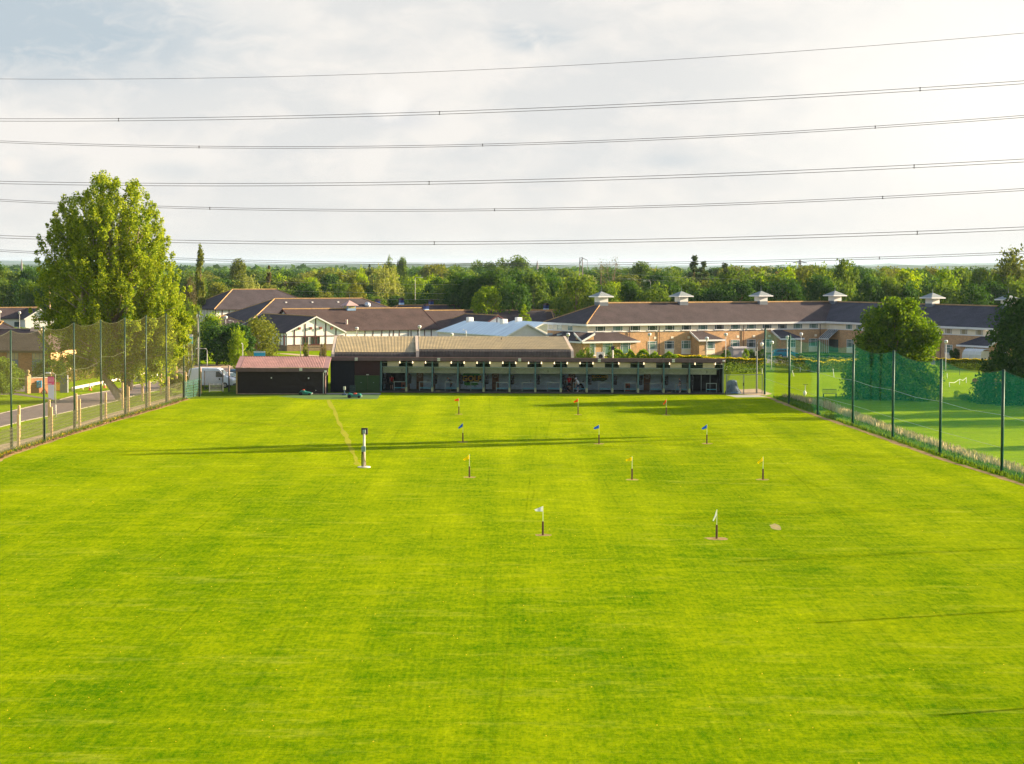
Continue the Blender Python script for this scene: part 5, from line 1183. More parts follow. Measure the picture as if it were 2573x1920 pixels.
fdk=mat('grey_blue_frame',(.10,.14,.17),.5)
for a_,b_ in ((81,108.5),(18,46),(-50,-22),(-120,-90)):
    u0,u1=FA.u(a_,2),FA.u(b_,2); window(ab,u0,u1,2.80,3.68,0,M_glassb,cols=3,side=False,frame=fdk,sill=False); window(ab,u0,u1,.55,1.4,0,M_glassb,cols=3,side=False,frame=fdk,sill=False); MB().box(u0,u1,-.05,-.003,1.43,2.77).build('blue_panel',M_bluew,ab)
u=LA-1.0; MB().tube([(u,-.08,3.9),(u,-.08,.1)],.05,6).build('downpipe',MATS['dark_fascia'],ab)
# brick gate wall with piers
FG=Fr(gp(72,988.5),gp(122,986)); gw=FG.thing('gate_wall','brick gateway wall with ball-topped pier and a bright blue square sign','wall'); 
MB().box(.25,FG.L,-.0,.25,0,1.72).build('wall',M_brickr,gw); MB().box(.25,FG.L,-.03,.28,1.723,1.8).build('coping',M_conc,gw); MB().box(-.25,.25,-.15,.4,0,2.05).build('pier',M_brick,gw)
MB().lathe([(.36,2.052),(.30,2.15),(.10,2.25),(.12,2.3),(.2,2.42),(.22,2.55),(.15,2.7),(.01,2.76)],0,.12,12).build('pier_ball',mat('stone_ball',(.35,.27,.13),.9),gw,smooth=True)
MB().box(.25+.02,FG.L-.1,.001-.06,-.003,1.0,1.04).build('wall_band',M_brick,gw)
u0,u1=FG.u(91,1.3),FG.u(104,1.3); s_=MB().box(u0,u1,-.12,-.062,.62,1.42).build('blue_sign',mat('sign_cyan',(.01,.25,.52),.5,.03),gw); text_mesh(s_,'sign_letter','Y',.38,((u0+u1)/2,-.13,1.12),M_white)
MB().box(u0+.12,u1-.12,-.13,-.121,.78,.82).build('sign_line',M_white,s_)
# ---------------------------------------------------------------- lamps and signs
M_lpole=mat('lamp_pole',(.52,.50,.46),.5,.1,2,spec=.4); M_globe=mat('lamp_globe',(.72,.70,.66),.25,.04,1,spec=.5); M_gcap=mat('lamp_cap',(.10,.11,.12),.5)
def globe_lamp(px,gy_,Y,label):
    p=at(px,gy_,Y); z=p.z; t=thing('globe_lamp',label,'lamp post',(p.x,Y,0),0,'globe street lamps')
    MB().tube([(0,0,0),(0,0,1),(0,0,z-.2)],[.07,.055,.04],8).build('pole',M_lpole,t,smooth=True)
    MB().lathe([(.08,z-.27),(.2,z-.2),(.27,z-.08),(.29,z+.04)],0,0,14).build('globe',M_globe,t,smooth=True); MB().lathe([(.295,z+.041),(.27,z+.16),(.17,z+.25),(.02,z+.28)],0,0,14).build('globe_top',M_globe,t,smooth=True)
    MB().lathe([(.30,z+.02),(.305,z+.07)],0,0,14).build('globe_band',M_gcap,t)
for px,y,Y,l in ((49,786,420,'globe lamp in front of the white bungalow'),(0,784,420,'globe lamp at the left edge of the white bungalow'),(497.5,795,300,'globe lamp beside the tall end pole of the net'),(567,798,312,'globe lamp rising above the dark bushes'),
  (896.5,826,330,'globe lamp beside the white timbered wall, near the flue'),(1054,821.5,335,'globe lamp in front of the white timbered wall at its right end'),(1427.3,841,322,'globe lamp above the end of the olive metal roof'),
  (1632,841,325,'globe lamp in front of the brick office, right of the low skirt roof'),(1776,851,312,'globe lamp in front of the first tiled porch'),(1823.7,841,330,'globe lamp just right of the first tiled porch'),
  (1939,861,300,'short globe lamp behind the first bay of green net'),(1978.5,848,312,'globe lamp in front of the second tiled porch'),(2013,840,330,'globe lamp at the right corner of the second tiled porch'),(2377,859,300,'globe lamp with dark band, left of the white shelter'),
  (1135,841,330,'globe lamp half hidden behind the metal roof ridge, by the white metal roof')): globe_lamp(px,y,Y,l)
def arm_lamp(px,ty,by,label,arm=-1.0,Y=None,grp='bent street lamps'):
    p=gp(px,by) if Y is None else Vector((at(px,by,Y).x,Y,0)); z=at(px,ty,p.y).z; t=thing('street_lamp',label,'lamp post',p,0,grp)
    MB().tube([(0,0,0),(0,0,z*.5),(0,0,z-.25),(arm*.12,0,z-.04),(arm*.5,0,z),(arm,0,z)],[.07,.06,.045,.04,.035,.03],8).build('pole',M_lpole,t,smooth=True)
    MB().box(min(arm,arm*1.6),max(arm,arm*1.6),-.12,.12,z-.07,z+.07,.04).build('lamp_head',M_globe,t)
arm_lamp(520.5,876,930,'street lamp with bent arm reaching left over the white van',-1.0)
arm_lamp(586.5,806,900,'shoebox lamp above the dark bushes, right of the globe lamp',-.45,310)
arm_lamp(755,850,896,'plain lamp post with small warm light in front of the white gable',.0001,325)
arm_lamp(1171,829,860,'hooked lamp in front of the white metal roof',-.35,330)
arm_lamp(610,863,905,'slim grey lamp post beside the light green young tree',-.1,280)
for px,ty,Y,l in ((1044,697,470,'tall highway lamp with one arm before the dark wood'),(1601,701,520,'tall highway lamp right of the first cupola, arm to the left'),(1640,706,540,'highway lamp head left of the second cupola'),(876,693,560,'highway lamp head above the bright trees')):
    arm_lamp(px,ty,0,l,1.1 if px==1044 else -1.2,Y,'highway lamps before the wood')
# gate lamp with swan neck
p=gp(1901,989); t=thing('gate_lamp','tall grey lamp post with swan neck and hanging lantern beside the metal gate','lamp post',p)
z=at(1901,853,p.y).z; mp=mat('steel_grey',(.20,.22,.23),.5,.1,2)
MB().tube([(0,0,0),(0,0,2.5),(0,0,z-.45),(.08,0,z-.12),(.3,0,z),(.5,0,z-.12),(.55,0,z-.35)],[.10,.085,.05,.04,.035,.03,.03],9).build('pole',mp,t,smooth=True)
MB().lathe([(.05,z-.33),(.19,z-.42),(.21,z-.52),(.15,z-.75),(.06,z-.82)],.55,0,12).build('lantern',M_globe,t,smooth=True); MB().box(-.24,-.1,-.12,.12,z-1.95,z-1.35,.03).build('control_box',M_lpole,t)
# banner lamp at the road
p=gp(139.8,1048); t=thing('banner_lamp_post','lamp post on the verge carrying a pink and lilac-white hanging banner','lamp post',p); z=at(139.8,938,p.y).z
MB().tube([(0,0,0),(0,0,1.2)],.075,8).tube([(0,0,1.2),(0,0,z-.1),(-.15,0,z)],[.05,.045,.04],8).tube([(-.15,0,z),(-.5,0,z+.0)],.03,6).build('pole',M_lpole,t,smooth=True); MB().box(-.95,-.45,-.13,.13,z-.08,z+.1,.05).build('lamp_head',M_globe,t)
x0=at(119.8,960,p.y).x-p.x; x1=-.12; zt_=at(130,947,p.y).z; zm=at(130,967,p.y).z; zb_=at(130,1001,p.y).z
bn=MB().box(x0,x1,-.02,.02,zm,zt_).build('banner',mat('banner_pink',(.85,.05,.28),.7,.05,1),t); MB().prism([(x0+.03,zm-.003),(x1,zm-.003),(x1+.0,zb_-.15),(x0+.05,zb_+.08)],-.018,.018).build('banner_lower',mat('banner_lilac',(.75,.70,.86),.7,.05,1),t)
bt=MB(); a_,b_,c_,d_=x0+.09,x1-.1,zm+.30,zt_-.14
bt.box(a_,b_,-.03,-.021,d_-.02,d_).box(a_,b_,-.03,-.021,c_,c_+.02).box(a_,a_+.02,-.03,-.021,c_+.02,d_-.02).box(b_-.02,b_,-.03,-.021,c_+.02,d_-.02)
for k in range(4): bt.box(a_+.06+k*.12,a_+.13+k*.12,-.03,-.021,c_+.22,d_-.07).box(a_+.06+k*.12,a_+.12+k*.12,-.03,-.021,c_+.06,c_+.17)
bt.build('banner_marks',mat('text_rose',(.85,.35,.48),.7),bn); MB().box(x0+.06,x1-.25,-.03,-.021,zm+.05,zm+.11).build('banner_line',M_white,bn)
# panels and signs
def panel_sign(name,label,px0,px1,y0,y1,Y,mt,top=None,legs=True,cat='sign',th=.08):
    a=at(px0,y1,Y); b=at(px1,y0,Y); t=thing(name,label,cat,((a.x+b.x)/2,Y,0)); w_=(b.x-a.x)/2
    MB().box(-w_,w_,-th/2,th/2,a.z,b.z).build('panel',mt,t)
    if top: MB().box(-w_-.01,w_+.01,-th/2-.01,th/2+.01,b.z-(b.z-a.z)*.22,b.z+.01).build('header',top,t)
    if legs: MB().box(-w_+.05,-w_+.15,-th/2+.01,th/2-.01,0,a.z-.002).box(w_-.15,w_-.05,-th/2+.01,th/2-.01,0,a.z-.002).build('legs',M_lpole,t)
    return t
mteal=mat('sign_teal',(.10,.50,.52),.5,.04); mcy=mat('sign_sky',(.03,.36,.60),.5,.04)
panel_sign('site_sign','teal and white upright sign board on the grass beyond the van',472,484,841,865,300,mteal,M_white)
panel_sign('site_sign','blue sign board with a pale header just above the shed roof',638,666,883,900,275,mcy,mat('sign_pale',(.45,.58,.62),.6))
panel_sign('grey_monolith','tall grey slab sign with a sunlit edge on the grass by the gateway',152,170.5,943,986.5,241,mat('slab_grey',(.20,.21,.22),.7),legs=False,cat='sign',th=.45)
t=panel_sign('black_board_sign','small dark blue board on a white post rising above the bays roof',1535.5,1544.5,869.5,879.5,262,mat('navy_board',(.012,.015,.04),.4),legs=False); MB().tube([(0,.05,0),(0,.05,at(1540,880,262).z)],.09,8).build('post',M_white,t)
t=panel_sign('blue_bollard','thin bright blue marker sign in the hedge, behind the bays',1616.5,1620,882,891,300,mcy,legs=True)
p=gp(2449.3,981); t=thing('round_sign','round brick-red disc sign on a thin pole on the east lawn','sign',p); z=at(2449,957,p.y).z
MB().tube([(0,.02,0),(0,.02,z)],.03,6).build('pole',mp,t); MB().prism([(.34*math.cos(a),z+.34*math.sin(a)) for a in [k*math.pi/12 for k in range(24)]],-.03,-.002).build('disc',mat('disc_red',(.30,.08,.04),.6,.1,2),t)
# road works: cones, triangles, barriers, stone blocks, low beam
mo_=mat('cone_orange',(.72,.13,.04),.6); 
def cone(px,py,lab):
    p=gp(px,py); t=thing('traffic_cone',lab,'cone',p,0,'orange cones along the road'); MB().box(-.22,.22,-.22,.22,0,.05,.01).lathe([(.17,.05),(.12,.34)],0,0,12).build('body',mo_,t); MB().lathe([(.12,.342),(.075,.60)],0,0,12).build('sleeve',M_white,t); MB().lathe([(.075,.602),(.04,.8)],0,0,12).build('tip',mo_,t)
for px,py,l in ((226,981,'traffic cone nearest the grey slab sign'),(263,975,'traffic cone left of the leaning trunk'),(380,951.5,'traffic cone right of the stone block'),(405,949.5,'traffic cone right of the second stone block'),(428,937.5,'traffic cone at the far end by the warning triangle'),(330,938,'traffic cone on the far side of the white beam')): cone(px,py,l)
for px,py,l in ((111,991,'red warning triangle standing on the grass before the gateway wall'),(433.5,932,'red and white warning triangle at the far end of the road')):
    p=gp(px,py); t=thing('warning_triangle',l,'road sign',p); MB().prism([(-.42,.1),(.42,.1),(0,.85)],-.02,.02).build('plate',mat('tri_red',(.60,.06,.04),.6),t); MB().prism([(-.26,.2),(.26,.2),(0,.66)],-.03,-.0201).build('face',M_white,t); MB().box(-.3,-.24,-.0,.3,0,.13).box(.24,.3,.0,.3,0,.13).build('feet',M_dark,t)
p0,p1=gp(180,984),gp(366,946); d=(p1-p0); t=thing('white_beam','long low white timber beam beside the road, behind the poplar trunk','barrier',p0,math.atan2(d.y,d.x)); L=d.length
MB().box(0,L,-.09,.09,.22,.52,.02).build('beam',mat('beam_white',(.66,.58,.46),.8,.1,2),t)
for k in range(9): q=.3+k*(L-.6)/8; MB().box(q-.08,q+.08,-.07,.07,0,.218).build('support',MATS['beam_white'],t)
for px,py,w_,h_,l in ((346,959,.36,.56,'square pale stone block on the verge right of the trunk'),(389,949,.34,.5,'grey stone block on the verge under the hanging branches')):
    p=gp(px,py); o=MB().box(-w_,w_,-.3,.3,0,h_,.04).build('stone_block',mat('stone_block',(.42,.40,.38),.85,.1,3)); o.location=p; tag(o,l,'stone block')
p=gp(148,983); t=thing('orange_barrier','orange plastic mesh barrier beside the pink banner','barrier',p); 
for k in range(9): MB().box(-.5+k*.125,-.44+k*.125,-.02,.02,.1,1.0).build('slat',mo_,t)
MB().box(-.55,.6,-.03,.03,.95,1.05).box(-.55,.6,-.03,.03,.05,.15).build('rail',mo_,t)
p=gp(411.5,976); o=MB().lathe([(.01,.0),(.25,.02),(.34,.2),(.36,.45),(.3,.72),(.12,.86),(.01,.88)],0,0,14).build('litter_bin',M_dark,smooth=True); o.location=p; tag(o,'round black bin beside the road behind the net','bin')
p=gp(299,985); o=MB().lathe([(.5,.0),(.62,.5),(.66,1.2),(.5,2.0),(.2,2.4),(.01,2.45)],0,0,14).build('clipped_bush',M_bark); o.location=p+Vector((.5,3,0)); tag(o,'dark clipped round shrub right behind the leaning trunk','shrub'); o.data.materials.clear(); o.data.materials.append(mat('dark_shrub',(.03,.022,.02),.9,.4,6,bump=1))
# ---------------------------------------------------------------- vehicles
M_tyre=mat('tyre',(.015,.015,.016),.8); M_rim=mat('rim',(.35,.36,.38),.4,.1,2,metal=.6); M_hl=mat('headlamp',(.6,.62,.64),.15,.05,1,spec=.8); M_tl=mat('taillamp',(.35,.01,.01),.3)
def vehicle(name,label,cat,loc,rz,L,W,body,glassp,paint,roof=None,wr=.33,wx=(.9,-.9),open_=None):
    "body: side outline (x,z) of the painted shell; glassp: list of side-window polygons; the shell narrows towards the roof"
    t=thing(name,label,cat,loc,rz); zmax=max(z for x,z in body); zb=.95
    def yw(z,k): return (W/2)*(1-.0 if z<zb else 1-.17*(z-zb)/max(.2,zmax-zb))-(.06 if k else 0)
    rings=[]
    for sgn,k in ((-1,1),(-1,0),(1,0),(1,1)): rings.append([(x*(1 if not k else .985),sgn*yw(z,0)*(1 if not k else 1)+(-sgn*0 if not k else sgn*.02),z if not k else (z-.5)*.93+.52) for x,z in body])
    rings[0]=[(x*.985,-yw(z,0)-.0+.0,(z-.6)*.94+.6) for x,z in body]; rings[3]=[(x*.985,yw(z,0),(z-.6)*.94+.6) for x,z in body]
    rings[1]=[(x,-yw(z,0)+.07,z) for x,z in body]; rings[2]=[(x,yw(z,0)-.07,z) for x,z in body]
    MB().loft(rings).build('body',paint,t)
    for gpz in glassp:
        for sgn in (-1,1):
            mb=MB(); mb.loft([[(x,sgn*(yw(z,0)+.004),z) for x,z in gpz],[(x,sgn*(yw(z,0)+.018),z) for x,z in gpz]]); mb.build('side_window',M_glass,t)
    for a,b,n in (open_ or []):
        (x0,z0),(x1,z1)=a,b; nx,nz=(z1-z0),-(x1-x0); l_=math.hypot(nx,nz); nx,nz=nx/l_*.02,nz/l_*.02
        if nz<0 and abs(nz)>abs(nx): nx,nz=-nx,-nz
        if n=='rear' : nx=-abs(nx)
        if n=='front': nx=abs(nx)
        mb=MB().loft([[(x0,-yw(z0,0)+.14,z0),(x0,yw(z0,0)-.14,z0),(x1,yw(z1,0)-.14,z1),(x1,-yw(z1,0)+.14,z1)],[(x0+nx,-yw(z0,0)+.14,z0+nz),(x0+nx,yw(z0,0)-.14,z0+nz),(x1+nx,yw(z1,0)-.14,z1+nz),(x1+nx,-yw(z1,0)+.14,z1+nz)]]); mb.build('windscreen' if n=='front' else 'rear_window',M_glass,t)
    for x in wx:
        for sgn in (-1,1):
            y=sgn*(W/2-.09); c=[(x+wr*math.cos(a),wr+wr*math.sin(a)) for a in [k*math.pi/10 for k in range(20)]]; c2=[(x+wr*.58*math.cos(a),wr+wr*.58*math.sin(a)) for a in [k*math.pi/10 for k in range(20)]]
            w_=bpy.data.objects.new('wheel',None); C.objects.link(w_); w_.parent=t
            MB().prism(c,y-.11,y+.11).build('tyre',M_tyre,w_); MB().prism(c2,y+sgn*.10,y+sgn*.125).build('rim',M_rim,w_)
    xf=max(x for x,z in body); xr=min(x for x,z in body)
    for sgn in (-1,1):
        MB().box(xf-.16,xf+.01,sgn*(W/2-.25)-.14,sgn*(W/2-.25)+.14,.62,.80,.03).build('headlight',M_hl,t); MB().box(xr-.01,xr+.08,sgn*(W/2-.2)-.09,sgn*(W/2-.2)+.09,.75,1.0,.02).build('tail_light',M_tl,t)
        MB().box(xf*.38,xf*.38+.12,sgn*(W/2+.02)-.02,sgn*(W/2+.12)+.02,1.0,1.18,.02).build('mirror',M_dark,t)
    MB().box(xf-.12,xf+.05,-W/2+.05,W/2-.05,.30,.52,.04).build('bumper',M_dark,t)
    return t
M_vanw=mat('van_white',(.76,.82,.90),.25,.03,1,spec=.6); M_carb=mat('car_blue',(.02,.16,.30),.2,.05,1,spec=.7); M_carw=mat('car_silver',(.40,.44,.48),.25,.05,1,spec=.6); M_card=mat('car_dark',(.02,.025,.05),.2,.05,1,spec=.7)
vbody=[(-2.75,.32),(-2.8,.9),(-2.78,2.05),(-2.6,2.32),(-1.8,2.40),(.75,2.38),(1.1,2.25),(1.85,1.45),(2.55,1.12),(2.75,.9),(2.75,.35)]
pv=gp(531,975); vehicle('delivery_van','white long-wheelbase panel van parked behind the railings','van',pv+Vector((0,1.2,0)),math.radians(-6),5.5,2.0,vbody,[[(.62,1.32),(.62,2.0),(.98,2.0),(1.62,1.40),(1.62,1.32)]],M_vanw,wr=.34,wx=(1.75,-1.7),open_=[((1.12,2.2),(1.83,1.5),'front')])
cb=[(-2.05,.30),(-2.1,.75),(-2.0,.98),(-1.72,1.32),(-1.35,1.48),(.2,1.48),(.55,1.38),(1.15,1.0),(1.85,.86),(2.1,.7),(2.1,.3)]
gw_=[[(-1.62,1.02),(-1.35,1.36),(-.35,1.38),(-.35,1.02)],[(-.27,1.02),(-.27,1.38),(.35,1.36),(.98,1.02)]]; ow=[((.5,1.42),(1.12,1.04),'front'),((-1.40,1.46),(-1.72,1.32),'rear')]
def car(px,py,rz,paint,label,sc_=1): 
    t=vehicle('parked_car',label,'car',gp(px,py),math.radians(rz),4.2,1.76,cb,gw_,paint,open_=ow); t.scale=(sc_,)*3; return t
car(610,957,-25,M_carb,'blue car half hidden behind the black shed'); car(572,966,-38,M_carw,'silver car with dark windows between the van and the shed'); car(1972,899,6,mat('car_teal',(.02,.20,.28),.25),'teal blue car parked in front of the second porch, seen through the net')
car(54,958,-60,M_carw,'pale silver car parked left of the gateway pier'); car(32,956,-60,M_carw,'second silver car at the left edge under the tree'); car(99,822,-60,mat('car_grey',(.12,.13,.18),.3),'small dark grey car by the white bungalow gable'); car(868,905,160,mat('car_orange',(.70,.14,.02),.3),'orange car just left of the olive metal roof')
# ---------------------------------------------------------------- railings and gate
def railing(name,label,a,b,h,n,m,posts=True,step=.13):
    F_=Fr(a,b); t=F_.thing(name,label,'railing'); mb=MB(); L=F_.L; k=int(L/step)
    for i in range(k+1): mb.box(i*L/k-.012,i*L/k+.012,-.012,.012,.05,h)
    mb.build('bars',m,t); MB().box(0,L,-.02,.02,h-.12,h-.07).box(0,L,-.021,.021,.12,.17).build('rails',m,t)
    if posts: MB().box(-.05,.05,-.05,.05,0,h+.05).box(L-.05,L+.05,-.05,.05,0,h+.05).build('end_posts',m,t)
    return t
mrl=mat('railing_black',(.03,.035,.04),.5); railing('metal_railing','tall black railing panel in front of the white van',gp(514,980),gp(560,978),2.25,0,mrl); railing('metal_railing','low grey railing in front of the van bonnet',gp(526,985),gp(560,984),1.0,0,mp,step=.1); railing('metal_railing','short black railing joining the shed corner',gp(575,985),gp(595,986),1.9,0,mrl)
p=gp(575.5,980); o=MB().tube([(0,0,0),(0,0,2.9)],.1,8).build('gate_post',mat('pinkish_post',(.45,.33,.27),.8)); o.location=p; tag(o,'pale gate post standing between the railings by the shed','post')
p=gp(503,978); o=MB().tube([(0,0,0),(0,0,2.6)],.16,8).build('gate_post',MATS['pinkish_post']); o.location=p; tag(o,'thick pale timber post at the rear of the van','post')
F_=Fr(gp(1825,991),gp(1915,990)); t=F_.thing('metal_gate','double grey barred metal gate in front of the tarpaulin heap','gate'); L=F_.L
for k,(a,b) in enumerate(((0,L*.48),(L*.485,L))):
    mb=MB(); n=int((b-a)/.135)
    for i in range(n+1): q=a+(b-a)*i/n; mb.box(q-.012,q+.012,-.012,.012,.1,2.28)
    lf=mb.build('gate_leaf',mp,t); MB().box(a,b,-.03,.03,2.24,2.32).box(a,b,-.03,.03,.08,.16).build('frame',mp,lf)
    MB().box(a-.04,a+.04,-.04,.04,0,2.34).build('gate_post',mp,t); MB().box(b-.04,b+.04,-.041,.041,0,2.34).build('gate_post',mp,t)
MB().box(L*.48-.1,L*.48+.02,-.08,-.043,1.0,1.35).build('lock_box',M_dark,t)
# folded tarpaulins behind the gate
p=gp(1846,990.5); r_=random.Random(3); mb=MB(); rings=[]
for k in range(7):
    z=[0,.3,.7,1.05,1.35,1.55,1.62][k]; wl_,wr_=[1.0,.95,.85,.8,.72,.6,.3][k],[1.05,.85,.6,.50,.42,.40,.1][k]; dp=[.7,.65,.6,.5,.4,.3,.15][k]
    rings.append([(x*( wr_ if x>0 else wl_)+r_.uniform(-.05,.05)-.1,y*dp+r_.uniform(-.05,.05)+.75,z+(r_.uniform(-.04,.04) if k else 0)) for x,y in [(math.cos(a),math.sin(a)) for a in [j*math.pi/9 for j in range(18)]]])
t=thing('tarpaulin_heap','heap of folded grey-blue tarpaulins leaning behind the metal gate','tarpaulin',p); MB().loft(rings).build('folds',mat('tarp_grey',(.10,.15,.20),.8,.35,2.5,bump=1),t)
MB().box(-.45,.35,-.1,.25,.05,.22,.05).build('blue_sheet',mat('tarp_blue',(.02,.16,.38),.6,.2,3),t)
# grey service cabin, air conditioner, shelter, bench, garden ornament
p=gp(1857,900.5); t=thing('service_cabin','grey windowless cabin with curved lid between the hedge and the office','cabin',p,math.radians(24)); MB().box(-1.45,1.15,-.6,.9,0,1.55,.03).build('body',mat('cabin_grey',(.36,.33,.34),.8,.1,1),t)
MB().prism([(-.68,1.553),(-.66,1.75),(-.3,1.92),(.6,1.92),(.96,1.75),(.98,1.553)],-1.55,1.25,'x').build('lid',mat('cabin_lid',(.34,.32,.32),.8,.1,1),t); MB().box(.1,.35,-.64,-.603,.8,1.25).build('door_notice',M_white,t)
p=at(1508,897,258); t=thing('air_conditioner','white air conditioning unit with round fan standing behind the bays roof','air conditioner',(p.x,258,0)); MB().box(-.5,.5,-.2,.2,3.2,4.25,.03).build('case',mat('ac_white',(.60,.58,.54),.6),t); MB().lathe([(.28,.0),(.28,.02)],0,0,16).build('fan',M_dark,t); t.children[-1].name; 
for c_ in t.children:
    if c_.name.startswith('fan'): c_.rotation_euler=(math.pi/2,0,0); c_.location=(.05,-.205,3.72)
MB().box(-.9,.9,-.5,.6,0,3.19).build('stand',M_brickt,t)
p=gp(2452,912); t=thing('curved_shelter','white translucent curved-roof smoking shelter behind the yellow hedge','shelter',p,math.radians(-50)); pr=[(-1.1,0),(-1.15,1.3),(-.9,1.85),(-.4,2.12),(.2,2.2),(1.0,2.2),(1.0,2.15),(.2,2.14),(-.36,2.06),(-.84,1.80),(-1.09,1.28),(-1.04,0)]
MB().prism(pr,-1.8,1.8,'x').build('shell',mat('shelter_white',(.62,.62,.60),.4,.05,1),t)
for q in (-1.8,-.6,.6,1.76): MB().prism([(y*1.02,z*1.01) for y,z in pr],q,q+.04,'x').build('rib',M_white,t)
for q in (-1.75,1.72): MB().box(q,q+.04,-1.0,.95,.2,1.9).build('side_panel',mat('shelter_panel',(.45,.42,.36),.2,.1,1,spec=.6),t)
p=gp(2085,999); t=thing('garden_bench','dark slatted bench in the shade on the east lawn','bench',p); mbn=mat('bench_green',(.03,.06,.04),.7); s1=MB()
for k in range(4): s1.box(-.8,.8,-.2+k*.12,-.1+k*.12,.42,.46)
s1.build('seat',mbn,t); b_=MB()
for k in range(12): b_.box(-.78+k*.138,-.74+k*.138,.3,.34,.48,.9)
b_.box(-.8,.8,.295,.345,.9,.96).build('backrest',mbn,t)
for q in (-.75,.7): 
    for y in (-.18,.28): MB().box(q,q+.06,y,y+.06,0,.419).build('leg',mbn,t)
p=gp(2022,994); t=thing('ball_washer','white jug-shaped ball washer on a thin post with crossbar on the east lawn','golf ball washer',p)
MB().lathe([(.08,.0),(.14,.05),(.20,.25),(.17,.42),(.08,.55),(.05,.6)],0,0,12).build('jug',M_white,t,smooth=True); MB().tube([(.03,0,.58),(.07,0,1.25)],.045,7).build('post',mat('pale_steel',(.45,.50,.50),.5),t); MB().box(-.22,.36,-.03,.03,1.25,1.30).build('crossbar',M_dark,t)
# white marker stakes with ropes on the east lawn
stk=[(1823,935,1826.8,921,'leaning white stake right behind the bays end post'),(1915,940,1915,926,'pinkish white stake right of the gate lamp'),(1995,945.5,1990.5,931,'white stake leaning left between net posts'),(2010.5,935,2011,923,'thin white stake near the yellow hedge'),(2095.5,948,2093,927,'bent white stake left of the round tree'),
 (2380,951,2380,938,'thin stake right of the round tree, upper'),(2386,972,2385,961,'short white stake at the near end of the drooping rope'),(2411,966,2411,953,'white stake in the middle of the drooping rope'),(2428,962,2428,949,'white stake at the far end of the drooping rope'),(2411.5,943,2411.5,928,'short dark stake on the far lawn by the yellow hedge')]
pts={}
for i,(bx,by,tx,ty,l) in enumerate(stk):
    p=gp(bx,by); q=at(tx,ty,p.y); o=MB().tube([(0,0,-.03),(q.x-p.x,0,q.z)],.035,6).build('marker_stake',M_white if i<9 else M_dark); o.location=p; tag(o,l,'stake','stakes on the east lawn'); pts[i]=q
def rope(name,label,L,m=None,r=.015):
    o=MB().tube([Vector(p)-Vector(L[0]) for p in L],r,5).build(name,m or M_white); o.location=L[0]; return tag(o,label,'rope')
rope('rope','white rope drooping between the three stakes near the round disc sign',[pts[6],pts[6].lerp(pts[7],.5)-Vector((0,0,.25)),pts[7],pts[7].lerp(pts[8],.5)-Vector((0,0,.25)),pts[8]])
rope('rope','thin pale rope from the bays end post stake to the gate lamp stake',[pts[0],pts[0].lerp(pts[1],.5)-Vector((0,0,.25)),pts[1]],mat('rope_grey',(.4,.5,.4),.7))
# ---------------------------------------------------------------- hedges, bushes and other garden plants
def lumpf(t,seed):
    k=np.arange(0,400,.7); r_=np.random.default_rng(seed+7).uniform(-1,1,len(k)); return np.interp(t,k,r_)*.5
def hedge(name,label,line,h,wd,n,col,leaf=.09,seed=0,lump=.2,cat='hedge'):
    q=np.random.default_rng(seed); P=[]
    seg=[(line[i+1]-line[i]).length for i in range(len(line)-1)]; tot=sum(seg)
    t=q.uniform(0,tot,n); cum=np.cumsum([0]+seg); X=np.interp(t,cum,[p.x for p in line]); Y=np.interp(t,cum,[p.y for p in line])
    hh=h*(1+lump*lumpf(t,seed)); face=q.random(n); z=np.where(face<.45,hh*(.88+.14*q.random(n)),q.random(n)*hh); y=np.where(face<.45,q.uniform(-wd/2,wd/2,n),np.where(face<.85,-wd/2*(1-.2*q.random(n)),wd/2*q.random(n)))
    P=np.stack([X+q.normal(0,.06,n)-line[0].x,Y+y-line[0].y,np.maximum(z,.03)],1); me=rawmesh(name,leaf_cards(q,P,leaf,.5),4,LM[col]); o=bpy.data.objects.new(name,me); C.objects.link(o); o.location=line[0]
    return tag(o,label,cat)
LM['sunlit_gold']=leafmat('sunlit_gold_leaf',(.34,.28,.004),(.70,.55,.008),.35,0)  # hedge-top leaves in gold: sunlight put into the leaf colour
def hedge2(label,line,h,wd,n,seed,topc='sunlit_gold'):
    o=hedge('hedge',label,line,h,wd,n,'mid',.10,seed)
    q=np.random.default_rng(seed+50); seg=[(line[i+1]-line[i]).length for i in range(len(line)-1)]; cum=np.cumsum([0]+seg); t=q.uniform(0,cum[-1],n//2)
    X=np.interp(t,cum,[p.x for p in line]); Y=np.interp(t,cum,[p.y for p in line]); hh=h*(1+.2*lumpf(t,seed))
    P=np.stack([X-line[0].x,Y-line[0].y+q.uniform(-wd/2,wd/2,len(t)),hh*(.97+q.random(len(t))*.12)-(q.random(len(t))**3)*h*.3],1)
    me=rawmesh('sunlit_top',leaf_cards(q,P,.10,.5),4,LM[topc]); c_=bpy.data.objects.new('sunlit_top',me); C.objects.link(c_); c_.parent=o; c_['label']='gold leaves along the top, coloured as if sunlit'
G=gp
hedge2('long clipped hedge topped with sunlit-gold leaves, from behind the bays to the first net posts',[G(1540,926),G(1700,929),G(1830,936),G(1925,938)],1.95,1.3,16000,1)
hedge2('sunlit-gold topped hedge behind the green net, left of the round tree',[G(1985,930),G(2060,936),G(2150,932)],1.5,1.2,9000,2)
hedge2('sunlit-gold topped hedge between the round tree and the broad tree, below the white shelter',[G(2350,924),G(2420,926),G(2500,930)],1.3,1.1,9000,3)
hedge('hedge','low rounded green hedge behind the first bays of green net',[G(1935,918),G(2000,920),G(2060,925),G(2160,924)],1.35,1.6,9000,'olive',.10,4,.35)
hedge('hedge','dark low hedge in front of the glazed entrance',[G(2000,907),G(2150,911),G(2230,913)],1.1,1.2,6000,'dark',.10,5)
